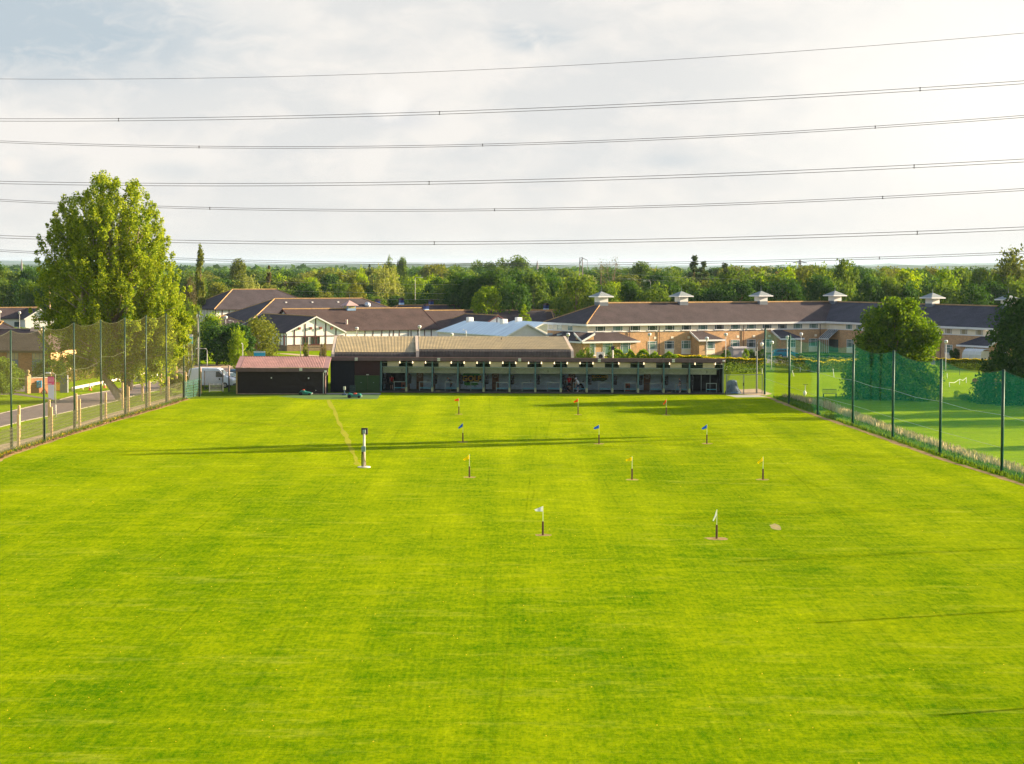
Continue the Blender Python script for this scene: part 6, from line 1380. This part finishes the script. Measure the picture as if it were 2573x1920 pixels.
hedge('hedge','wild yellow-green scrub growing along the rear of the bays',[G(1545,930),G(1600,934),G(1660,935),G(1700,936)],2.5,1.8,9000,'bright',.11,6,.5,'shrubbery')
def bush(px,py,h,w_,col,label,name='bush',kind='bush'): return place_tree(kind,col,gp(px,py),h,w_,label,'bush',None,name)
for a in ((1460,918,2.3,1.5,'bright','bright green bush behind the bays roof, left of its pair'),(1476,918,2.6,2.2,'mid','bush behind the bays roof, right of its pair'),(1539,918,2.8,2.0,'mid','bush behind the white post of the dark blue board'),(1824,904,1.5,1.7,'dark','round dark bush left of the grey cabin'),(1890,903,1.6,2.2,'dark','dark bush right of the grey cabin'),(1915,903,1.6,1.8,'dark','second dark bush right of the grey cabin'),(1873,908,1.9,1.2,'bright','slim bright bush at the corner of the grey cabin'),
  (2398,905,1.9,1.9,'dark','dark bush left of the white shelter'),(2487,998,3.2,2.6,'brown','large straw-coloured bush by the seventh net post'),(2407,1002,.9,1.2,'bright','small bright green bush right of the round tree'),(2425,1006,.8,1.4,'bright','low green clump below the disc sign'),(2530,1005,1.6,1.9,'olive','olive bush right of the last visible net post'),(2571,1006,1.9,1.6,'mid','green bush at the right edge of the picture'),
  (768,905,2.6,1.0,'olive','rose-covered left leg of the garden arch'),(812,905,2.6,1.2,'brown','rose bush on the right leg of the garden arch'),(453,981,1.9,1.4,'mid','bush among the timber posts near the net end'),(417,988,.8,1.6,'bright','low bright bush at the roadside behind the net'),(480,962,2.6,1.5,'olive','thin olive sapling left of the white van'),(434,975,2.4,1.1,'olive','slim olive sapling by the far timber posts'),
  (8,985,3.6,4.0,'brown','brown low bush at the left edge by the road')): bush(*a[:5],a[5])
# garden arch
p=gp(790,906); t=thing('garden_arch','dark timber garden arch between two climbing roses','arch',p)
for q in (-1.0,.95): MB().box(q,q+.1,-.05,.05,0,2.0).build('leg',M_part,t)
MB().box(-1.2,1.2,-.06,.06,2.002,2.15).build('crossbeam',M_part,t)
# trees near the school and the road
for a in (('round','dark',545,918,6.4,7.2,'dark round tree behind the van, first of the dark clump'),('round','dark',590,918,6.0,6.6,'dark round tree in the middle of the clump'),('willow','olive',645,914,6.6,7.6,'olive drooping tree at the right of the dark clump'),('round','bright',538,898,7.0,4.2,'bright leafed tree top with cream blossom behind the dark clump'),
  ('tall','bright',598,935,6.0,2.6,'light green young upright tree in front of the dark clump'),('round','olive',627,928,2.6,1.8,'small olive sapling beside the slim grey lamp post'),('round','dark',118,968,3.2,4.5,'dark tree under the poplar in front of the brick block'),('round','mid',166,955,3.4,4.2,'second tree under the poplar by the brick block'),
  ('round','mid',-4,996,4.3,4.6,'leafy tree at the left edge in front of the brick block'),('round','mid',30,985,3.0,4.2,'low spreading tree by the parked silver cars'),('round','olive',445,935,6.2,4.6,'brownish olive conifer-like tree beyond the poplar, by the teal sign')):
    k,c,px,py,h,w_,l=a; place_tree(k,c,gp(px,py),h,w_,l,'tree',name='garden_tree')
hedge('low_hedge','row of low green and orange shrubs behind the white beam',[G(150,965),G(250,948),G(380,930)],1.3,1.2,5000,'brown',.09,12,.4,'shrubbery'); hedge('low_hedge','small hedge in front of the white bungalow',[G(25,835),G(75,838)],1.1,1.0,1800,'bright',.11,13)
hedge('dark_hedge','long dark hedge across the grass beyond the road',[G(395,916),G(445,917),G(505,917)],1.3,1.2,4500,'dark',.09,14)
# ---------------------------------------------------------------- power lines
M_wire=mat('conductor',(.10,.085,.085),.5,.1,1,metal=.3)
def Yn(px): return 258-(px/2573)*45
def Yf(px): return 279-(px/2573)*54
def wire(label,pts,Yfun,gap,spacers,single=False,r=.028):
    "pts: picture samples of the upper cable; a smooth sagging curve is fitted and carried on past both edges"
    xs_=np.array([p[0] for p in pts]);ys_=np.array([p[1] for p in pts]); P3=[at(x,y,Yfun(x)) for x,y in pts]
    c=np.polyfit([p.x for p in P3],[p.z for p in P3],2); cy=np.polyfit([p.x for p in P3],[p.y for p in P3],1)
    X=np.linspace(-130,120,90); A=[Vector((x,np.polyval(cy,x),np.polyval(c,x))) for x in X]; o=A[0].copy()
    t=thing('power_line',label,'power line',o,0,'overhead power lines')
    MB().tube([a-o for a in A],r,5).build('cable',M_wire,t)
    if not single:
        B=[a-o+Vector((.03,0,-gap)) for a in A]; MB().tube(B,r,5).build('cable',M_wire,t)
        for px in spacers:
            y=float(np.interp(px,xs_,ys_)); q=at(px,y,Yfun(px)); x=q.x; z=np.polyval(c,x); yy=np.polyval(cy,x); v=Vector((x,yy,z))-o
            MB().box(v.x-.07,v.x+.07,v.y-.05,v.y+.05,v.z-.06,v.z+.05).box(v.x-.035,v.x+.035,v.y-.04,v.y+.04,v.z-gap,v.z-.061).box(v.x-.09,v.x+.09,v.y-.05,v.y+.05,v.z-gap-.06,v.z-gap+.03).build('spacer',M_wire,t)
s=1/.8605
def q_(L): return [(x*s,y*s) for x,y in L]
wire('single thin earth wire, topmost of the overhead lines',q_([(0,168),(380,172),(900,158),(1107,149),(1660,115),(2214,70)]),Yn,0,(),True,.022)
wire('paired power cables directly below the single earth wire',q_([(0,255),(350,255.5),(770,249),(1107,237.5),(1660,208),(2214,174)]),Yn,.30,(297,1105,2314))
wire('third overhead line down, paired cables bowed lower at left',q_([(0,303.5),(430,316),(768,318),(1107,310.5),(1660,288),(2214,247.5)]),Yf,.22,(501,1213,2200))
wire('fourth overhead line down, paired cables with a reddish sheen',q_([(0,391.5),(480,396),(930,394),(1107,390),(1660,371),(2214,343)]),Yn,.30,(1079,2299))
wire('fifth overhead line down, paired cables passing behind the poplar',q_([(0,430.5),(455,449),(830,454),(1107,452.5),(1660,434),(2214,408)]),Yf,.22,(528,1243,2219))
wire('sixth overhead line down, paired cables above the tree tops',q_([(0,509),(480,521),(930,524),(1107,521.5),(1660,510),(2214,491)]),Yn,.30,(1092,2307))
wire('lowest overhead line, paired cables skimming the tree line',q_([(0,539.5),(400,560),(900,568),(1200,569),(1660,562),(2214,544.5)]),Yf,.22,(2211,))
# low thin wires in front of the wood
for k,(pl_,l) in enumerate((([(600,707),(900,713),(1240,716)],'faint telephone wire before the trees, highest of three'),([(600,728),(900,735),(1240,739)],'faint telephone wire before the trees, middle of three'),([(620,745),(900,752),(1150,753)],'faint telephone wire before the trees, lowest of three'))):
    L=[at(x,y-12 if False else y,442) for x,y in pl_]; rope('telephone_wire',l,L,mat('wire_pale',(.40,.42,.30),.6),.022)
for k,(pl_,l) in enumerate((([(1485,682),(1700,697),(1860,702)],'faint wire crossing before the spruces, upper'),([(1530,698),(1680,706)],'faint wire crossing before the spruces, lower'))):
    rope('telephone_wire',l,[at(x,y,415) for x,y in pl_],MATS['wire_pale'],.022)
# ---------------------------------------------------------------- distant pylons and masts
M_lat=mat('pylon_steel',(.16,.15,.16),.6)
def pylon(px,ty,by,Y,label):
    top=at(px,ty,Y); t=thing('electricity_pylon',label,'pylon',(top.x,Y,0)); h=top.z; w0=h*.13; mb=MB(); r=.16*Y/1200+.05; lv=[0,.25,.45,.6,.72,.82,.9,1]
    def wd(f): return w0*(1-f)**1.1*.8+.35
    for sx in (-1,1):
        for sy in (-1,1): mb.tube([(sx*wd(f),sy*wd(f),h*f) for f in lv],r,4)
    for i in range(len(lv)-1):
        a,b=lv[i],lv[i+1]
        for sy in (-1,1): mb.tube([(-wd(a),sy*wd(a),h*a),(wd(b),sy*wd(b),h*b)],r*.7,4); mb.tube([(wd(a),sy*wd(a),h*a),(-wd(b),sy*wd(b),h*b)],r*.7,4)
    mb.build('lattice',M_lat,t); 
    for f,wa in ((.62,5.2),(.76,6.2),(.9,4.6)): MB().tube([(-wa,0,h*f),(0,0,h*f+.9),(wa,0,h*f)],r,4).tube([(-wa,0,h*f),(wa,0,h*f)],r,4).build('crossarm',M_lat,t)
pylon(2010,653,0,1300,'distant steel pylon rising above the tall trees left of the fourth cupola')
p=at(1460,690,640); t=thing('lattice_crane','small lattice mast with slanting jib beyond the dark wood','mast',(p.x,640,0)); a=at(1458,647,640); b=at(1476,654,640); mb=MB()
for sx in (-.9,.9): mb.tube([(sx,0,0),(sx*.4,0,a.z)],.14,4)
for k in range(8): z=a.z*k/8; mb.tube([(-.9+.06*k,0,z),(.9-.06*k,0,z+a.z/8)],.1,4)
mb.build('lattice',M_lat,t); MB().tube([(0,0,a.z),(b.x-p.x,0,b.z)],.12,4).tube([(b.x-p.x,0,b.z),(b.x-p.x,0,b.z-3)],.06,4).build('jib',M_lat,t)
for px,ty,by,Y,l in ((54,651,0,1500,'thin dark mast on the far left skyline'),(1350,654,0,1400,'thin church spire above the wood on the skyline'),(2124,657,0,1600,'distant spire left of the fifth cupola skyline')):
    a=at(px,ty,Y); o=MB().tube([(0,0,0),(0,0,a.z*.8),(0,0,a.z)],[.9,.7,.1],6).build('skyline_mast',M_lat); o.location=(a.x,Y,0); tag(o,l,'mast')
p=at(124,700,330); o=MB().tube([(0,0,0),(0,0,at(124,718,330).z)],.14,8).build('wooden_pole',mat('pole_tan',(.5,.34,.2),.8)); o.location=(p.x,330,0); tag(o,'tall wooden pole behind the lower left edge of the poplar crown','pole')
# ---------------------------------------------------------------- people in the bays
M_skin=mat('skin',(.50,.30,.22),.6,.05,3); M_hair=mat('dark_hair',(.03,.022,.018),.8,.1,6)
def skinmesh(name,verts,edges,rad,m,parent,sub=2,root=0):
    me=bpy.data.meshes.new(name); me.from_pydata([tuple(v) for v in verts],edges,[]); o=bpy.data.objects.new(name,me); C.objects.link(o); o.parent=parent; me.materials.append(m)
    sk=o.modifiers.new('skin','SKIN'); sk.use_smooth_shade=True
    for i,r in enumerate(rad): 
        sv=me.skin_vertices[0].data[i]; sv.radius=(r if isinstance(r,tuple) else (r,r)); sv.use_root=(i==root)
    s=o.modifiers.new('sub','SUBSURF'); s.levels=sub; s.render_levels=sub; return o
def person(label,loc,rz,J,shirt,legs,shoes=None,hat=None,short_legs=True,hair=True,club=None,sleeves=True,scale=1.0):
    """J: joints in metres; x = the way the person faces, y = to their left, z up"""
    t=thing('person',label,'person',loc,rz); t.scale=(scale,)*3; V={k:Vector(v) for k,v in J.items()}
    names=['pelvis','waist','chest','neck','head','crown','lsh','lel','lwr','rsh','rel','rwr','lhip','lkn','lan','ltoe','rhip','rkn','ran','rtoe']
    rad={'pelvis':(.10,.08),'waist':(.10,.08),'chest':(.12,.085),'neck':.055,'head':(.088,.10),'crown':(.06,.07),'lsh':.045,'rsh':.045,'lel':.043,'rel':.043,'lwr':.028,'rwr':.028,'lhip':.07,'rhip':.07,'lkn':.052,'rkn':.052,'lan':.042,'ran':.042,'ltoe':.035,'rtoe':.035}
    E=[('pelvis','waist'),('waist','chest'),('chest','neck'),('neck','head'),('head','crown'),('chest','lsh'),('lsh','lel'),('lel','lwr'),('chest','rsh'),('rsh','rel'),('rel','rwr'),('pelvis','lhip'),('lhip','lkn'),('lkn','lan'),('lan','ltoe'),('pelvis','rhip'),('rhip','rkn'),('rkn','ran'),('ran','rtoe')]
    idx={n:i for i,n in enumerate(names)}; vs=[V[n] for n in names]; rd=[rad[n] for n in names]; ed=[(idx[a],idx[b]) for a,b in E]
    for sd in 'lr':      # palm, four fingers and a thumb
        w_=V[sd+'wr']; d=(w_-V[sd+'el']).normalized(); side=d.cross(Vector((0,0,1))) if abs(d.z)<.9 else Vector((1,0,0)); side.normalize(); nrm=d.cross(side).normalized()
        pm=w_+d*.07; vs.append(pm); rd.append((.036,.018)); ed.append((idx[sd+'wr'],len(vs)-1)); pi=len(vs)-1
        for k,(o_,ln) in enumerate(((-.027,.062),(-.009,.075),(.009,.070),(.027,.055))):
            b=pm+side*o_+d*.035; m_=b+d*ln*.5+nrm*.012; e_=b+d*ln*.75+nrm*.04
            for j,q in enumerate((b,m_,e_)): vs.append(q); rd.append(.0095-.001*j); ed.append((pi if j==0 else len(vs)-2,len(vs)-1))
        b=w_+d*.03+side*.035; e_=b+d*.035+side*.02+nrm*.015; vs.append(b); rd.append(.011); ed.append((idx[sd+'wr'],len(vs)-1)); vs.append(e_); rd.append(.009); ed.append((len(vs)-2,len(vs)-1))
    body=skinmesh('body',vs,ed,rd,M_skin,t,2)
    hd=V['head']; f=Vector((1,0,0)); tl=(V['crown']-V['neck']).normalized(); f=(f-tl*f.dot(tl)).normalized(); s_=tl.cross(f)
    fc=MB(); fc.tube([hd+f*.085+tl*.01,hd+f*.118-tl*.012,hd+f*.09-tl*.03],[.010,.016,.012],6); fc.build('nose',M_skin,t,smooth=True)
    for q in (-.036,.036): MB().lathe([(.001,-.012),(.011,-.006),(.012,.004),(.001,.012)],0,0,8).build('eye',M_hair,t).location=hd+f*.088+tl*.022+s_*q
    MB().tube([hd+f*.092-tl*.045-s_*.022,hd+f*.098-tl*.048,hd+f*.092-tl*.045+s_*.022],.006,5).build('mouth',mat('lips',(.35,.12,.10),.6),t)
    for q in (-.088,.088): MB().tube([hd+s_*q+tl*.02,hd+s_*q*1.12,hd+s_*q-tl*.025],[.010,.018,.010],6).build('ear',M_skin,t,smooth=True)
    def cap(rr,z0,m,nm,brim=False):
        mb=MB(); rings=[]
        for k in range(6):
            a=k/5*math.pi/2; r=rr*math.cos(a)+.004; c_=hd+tl*(z0+rr*1.0*math.sin(a))-f*.008
            rings.append([c_+(f*math.cos(b)*1.08+s_*math.sin(b)*.92)*r for b in [j*math.pi/8 for j in range(16)]])
        mb.loft(rings)
        if brim: mb.loft([[hd+f*.08+tl*(z0+.01)+s_*x for x in (-.08,.08)]+[hd+f*.19+tl*(z0-.005)+s_*x for x in (.05,-.05)],[hd+f*.08+tl*(z0+.018)+s_*x for x in (-.08,.08)]+[hd+f*.19+tl*(z0+.003)+s_*x for x in (.05,-.05)]])
        mb.build(nm,m,t,smooth=False)
    if hat: cap(.118,.028,hat,'cap',True)
    if hair: cap(.112,.012 if not hat else -.02,M_hair,'hair') if not hat else None
    # clothes
    pel,wai,che=V['pelvis'],V['waist'],V['chest']; sv=[pel,wai,che,che.lerp(V['neck'],.75),V['lsh'],V['lsh'].lerp(V['lel'],.65 if sleeves else 1.0),V['rsh'],V['rsh'].lerp(V['rel'],.65 if sleeves else 1.0)]; se=[(0,1),(1,2),(2,3),(2,4),(4,5),(2,6),(6,7)]; sr_=[(.20,.165),(.19,.155),(.20,.155),.085,.09,.075,.09,.075]
    if not sleeves: sv+=[V['lwr'],V['rwr']]; se+=[(5,8),(7,9)]; sr_+=[.05,.05]; sr_[5]=sr_[7]=.065
    skinmesh('shirt',sv,se,sr_,shirt,t,1)
    tv=[pel+Vector((0,0,.03)),pel]; te=[(0,1)]; tr_=[(.18,.15),(.19,.15)]
    for sd in 'lr':
        k0=len(tv); tv+=[V[sd+'hip'],V[sd+'kn'].lerp(V[sd+'hip'],.12 if short_legs else 0)]; te+=[(1,k0),(k0,k0+1)]; tr_+=[.125,.105 if short_legs else .09]
        if not short_legs: tv.append(V[sd+'an'].lerp(V[sd+'kn'],.08)); te.append((k0+1,k0+2)); tr_.append(.075)
    skinmesh('shorts' if short_legs else 'trousers',tv,te,tr_,legs,t,1)
    for sd in 'lr':
        a,b=V[sd+'an'],V[sd+'toe']; skinmesh('shoe',[a+Vector((0,0,.04)),Vector((a.x,a.y,.05)),Vector((b.x,b.y,.045))],[(0,1),(1,2)],[.052,(.06,.055),(.048,.042)],shoes or M_dark,t,1)
        if short_legs and shoes is M_white: skinmesh('sock',[a+Vector((0,0,.14)),a+Vector((0,0,.02))],[(0,1)],[.052,.05],M_white,t,1)
    if club:
        a,b=[Vector(c_) for c_ in club]; mb=MB(); mb.tube([a,b],.012,6); c_=MB(); 
        k=mb.build('club_shaft',M_alu,t); MB().box(-.05,.05,-.02,.03,-.03,.02,.01).build('club_head',M_alu,t).location=b
    return t
stand=dict(pelvis=(0,0,.95),waist=(0,0,1.08),chest=(0,0,1.32),neck=(.0,0,1.50),head=(.015,0,1.64),crown=(.01,0,1.74),lsh=(0,.19,1.42),lel=(-.02,.24,1.15),lwr=(.06,.22,.92),rsh=(0,-.19,1.42),rel=(-.02,-.24,1.15),rwr=(.06,-.22,.92),lhip=(0,.09,.90),lkn=(.01,.10,.49),lan=(-.02,.10,.09),ltoe=(.14,.11,.04),rhip=(0,-.09,.90),rkn=(.01,-.10,.49),ran=(-.02,-.10,.09),rtoe=(.14,-.11,.04))
def bayp(px,v): u=FB.u(px,1,v); p=FB.w(u,v); return Vector((p.x,p.y,.12))
blk=mat('cloth_black',(.012,.012,.016),.9,.2,3); red=mat('cloth_red',(.50,.03,.03),.85,.15,3); navy=mat('cloth_navy',(.012,.015,.045),.85,.15,3); greyc=mat('cloth_grey',(.12,.13,.15),.9,.1,3); whitec=mat('cloth_white',(.70,.74,.84),.8,.04,2)
# golfer in black: bent forward, facing left, club raised behind
s1=dict(stand); s1.update(pelvis=(-.10,0,.93),waist=(-.06,0,1.06),chest=(.10,0,1.28),neck=(.22,0,1.42),head=(.32,0,1.50),crown=(.38,0,1.58),lsh=(.10,.17,1.38),lel=(.28,.10,1.25),lwr=(.36,.02,1.18),rsh=(.14,-.17,1.36),rel=(.30,-.12,1.22),rwr=(.38,-.04,1.16),lhip=(-.10,.09,.88),rhip=(-.10,-.09,.88),lkn=(.0,.12,.49),rkn=(.0,-.12,.49))
person('golfer all in black bent over at the top of a swing in the third bay','x' and bayp(1132,1.6),math.pi,s1,blk,blk,M_dark,hat=blk,short_legs=False,sleeves=False,club=((.38,0,1.18),(-.35,.1,1.62)))
# golfer in white shirt and cap, addressing the ball, facing left
s2=dict(stand); s2.update(pelvis=(-.10,0,.92),waist=(-.06,0,1.05),chest=(.06,0,1.27),neck=(.15,0,1.42),head=(.22,0,1.53),crown=(.26,0,1.63),lsh=(.06,.18,1.36),lel=(.16,.14,1.10),lwr=(.24,.05,.86),rsh=(.08,-.18,1.35),rel=(.18,-.14,1.09),rwr=(.26,-.05,.84),lhip=(-.10,.09,.87),rhip=(-.10,-.09,.87),lkn=(-.0,.12,.48),rkn=(-.0,-.12,.48))
person('golfer in white shirt, white cap and dark shorts aiming a club in the eighth bay',bayp(1452,.9),math.pi,s2,whitec,navy,M_white,hat=whitec,club=((.30,0,.80),(1.0,.05,.52)))
# man in a red top, back to us, watching
person('person in red top and dark shorts seen from behind beside the golfer in white',bayp(1430,2.2),math.pi/2,stand,red,blk,M_dark,scale=1.06)
# seated person in dark clothes with fair hair
s3=dict(stand); s3.update(pelvis=(0,0,.48),waist=(.02,0,.62),chest=(.06,0,.86),neck=(.10,0,1.03),head=(.14,0,1.16),crown=(.15,0,1.26),lsh=(.05,.18,.96),lel=(.14,.22,.72),lwr=(.34,.12,.62),rsh=(.05,-.18,.96),rel=(.14,-.22,.72),rwr=(.34,-.12,.62),lhip=(.02,.09,.46),rhip=(.02,-.09,.46),lkn=(.42,.12,.50),rkn=(.42,-.12,.50),lan=(.40,.12,.10),ran=(.40,-.12,.10),ltoe=(.56,.12,.04),rtoe=(.56,-.12,.04))
pp_=bayp(1418,1.5); M_hair2=M_hair; M_hair=mat('fair_hair',(.25,.17,.09),.8,.1,6); person('person in dark clothes sitting on a low stool at the post beside the red top',pp_,math.radians(-20),s3,mat('cloth_darkgreen',(.02,.04,.035),.9),blk,M_dark,short_legs=False,sleeves=False); M_hair=M_hair2
st=thing('low_stool','small black stool under the seated person in the eighth bay','stool',pp_); MB().box(-.17,.17,-.17,.17,.30,.35,.02).build('seat',M_dark,st)
for a in (-.13,.13):
    for b in (-.13,.13): MB().tube([(a,b,0),(a*.9,b*.9,.30)],.015,6).build('leg',M_dark,st)
# golfer in navy looking down at the ball
s4=dict(stand); s4.update(chest=(.03,0,1.30),neck=(.07,0,1.47),head=(.12,0,1.60),crown=(.13,0,1.70),lel=(.06,.20,1.12),lwr=(.16,.06,.92),rel=(.07,-.20,1.12),rwr=(.18,-.05,.90))
person('golfer in navy top and grey shorts looking down at his club in the twelfth bay',bayp(1709,.9),math.pi,s4,navy,greyc,M_white,club=((.2,0,.86),(1.0,.02,.08)))
# figure in red inside the first bay
person('dim figure in a red top standing deep inside the first bay',bayp(984,3.2),-math.pi/2,stand,red,blk,M_dark)
# golf bag, coat, balls, bucket, bottles
p=bayp(1464,1.6); t=thing('golf_bag','large black golf bag leaning behind the golfer in white','golf bag',p,0)
MB().tube([(.25,0,.0),(.0,0,.45),(-.26,0,.95)],[.17,.16,.14],12).build('bag',blk,t,smooth=True); MB().tube([(-.24,0,.93),(-.36,0,1.15)],.03,6).tube([(-.26,.05,.93),(-.34,.08,1.12)],.02,6).build('clubs',M_alu,t); MB().tube([(.1,-.05,.5),(.45,-.05,.0)],.015,5).build('stand_leg',M_alu,t)
p=bayp(1416,1.0); o=MB().tube([(0,0,1.95),(.03,0,1.6),(.0,0,1.1),(.03,0,.9)],[.05,.16,.15,.10],9).build('hanging_coat',blk,smooth=True); o.location=p; tag(o,'dark coat hanging on the post above the seated person','coat')
for px,v,l in ((1101,.7,'pale rubber tee mat strip in front of the third bay'),(1681,.7,'yellowish ball tray on the floor left of the golfer in navy')):
    p=bayp(px,v); o=MB().box(-.25,.25,-.1,.1,.0,.05,.01).build('ball_tray',mat('tray_ochre',(.42,.30,.12),.7)); o.location=p; tag(o,l,'ball tray')
for px,l in ((1014,'brown ball dispenser box in the first bay'),(1577,'reddish box standing by the rail in the tenth bay')):
    p=bayp(px,3.0); t=thing('ball_dispenser',l,'dispenser',p); MB().box(-.27,.27,-.2,.2,0,.98,.03).build('case',mat('box_rust',(.24,.09,.05),.7,.15,3),t); MB().box(-.13,.13,-.215,-.202,.35,.62).build('hatch',M_dark,t)
for px,l in ((1075.6,'dark bottle on the rail of the second bay'),(1080.5,'small dark can on the rail of the second bay'),(1334,'dark bottle on the rail of the sixth bay'),(1463,'dark bottle on the rail of the eighth bay'),(1466.5,'second dark bottle on the rail of the eighth bay')):
    p=bayp(px,1.33); o=MB().lathe([(.035,0),(.045,.03),(.045,.16),(.02,.22),(.02,.27)],0,0,8).build('bottle',M_dark); o.location=(p.x,p.y,FB.z(1300,961,1.3)+.035); tag(o,l,'bottle','bottles left on the bay rails')
# ---------------------------------------------------------------- the air: pale haze round everything
hb=bpy.data.meshes.new('haze'); zt_=62; vs=[(-14000,-70,-1.5),(14000,-70,-1.5),(14000,21500,-1.5),(-14000,21500,-1.5),(-14000,-70,zt_),(14000,-70,zt_),(14000,21500,zt_),(-14000,21500,zt_)]
hb.from_pydata(vs,[],[(0,3,2,1),(4,5,6,7),(0,1,5,4),(1,2,6,5),(2,3,7,6),(3,0,4,7)]); hm=bpy.data.materials.new('haze'); hm.use_nodes=True; hm.node_tree.nodes.clear(); g=NG(hm.node_tree)
pv_=g.node('ShaderNodeVolumePrincipled',{'Color':(.55,.74,.95,1),'Density':.000035,'Anisotropy':.3}); g.l.new(pv_.outputs[0],g.node('ShaderNodeOutputMaterial').inputs['Volume'])
hb.materials.append(hm); ho=bpy.data.objects.new('haze',hb); C.objects.link(ho); tag(ho,'thin pale summer haze over the distant woods','haze',None,'stuff')
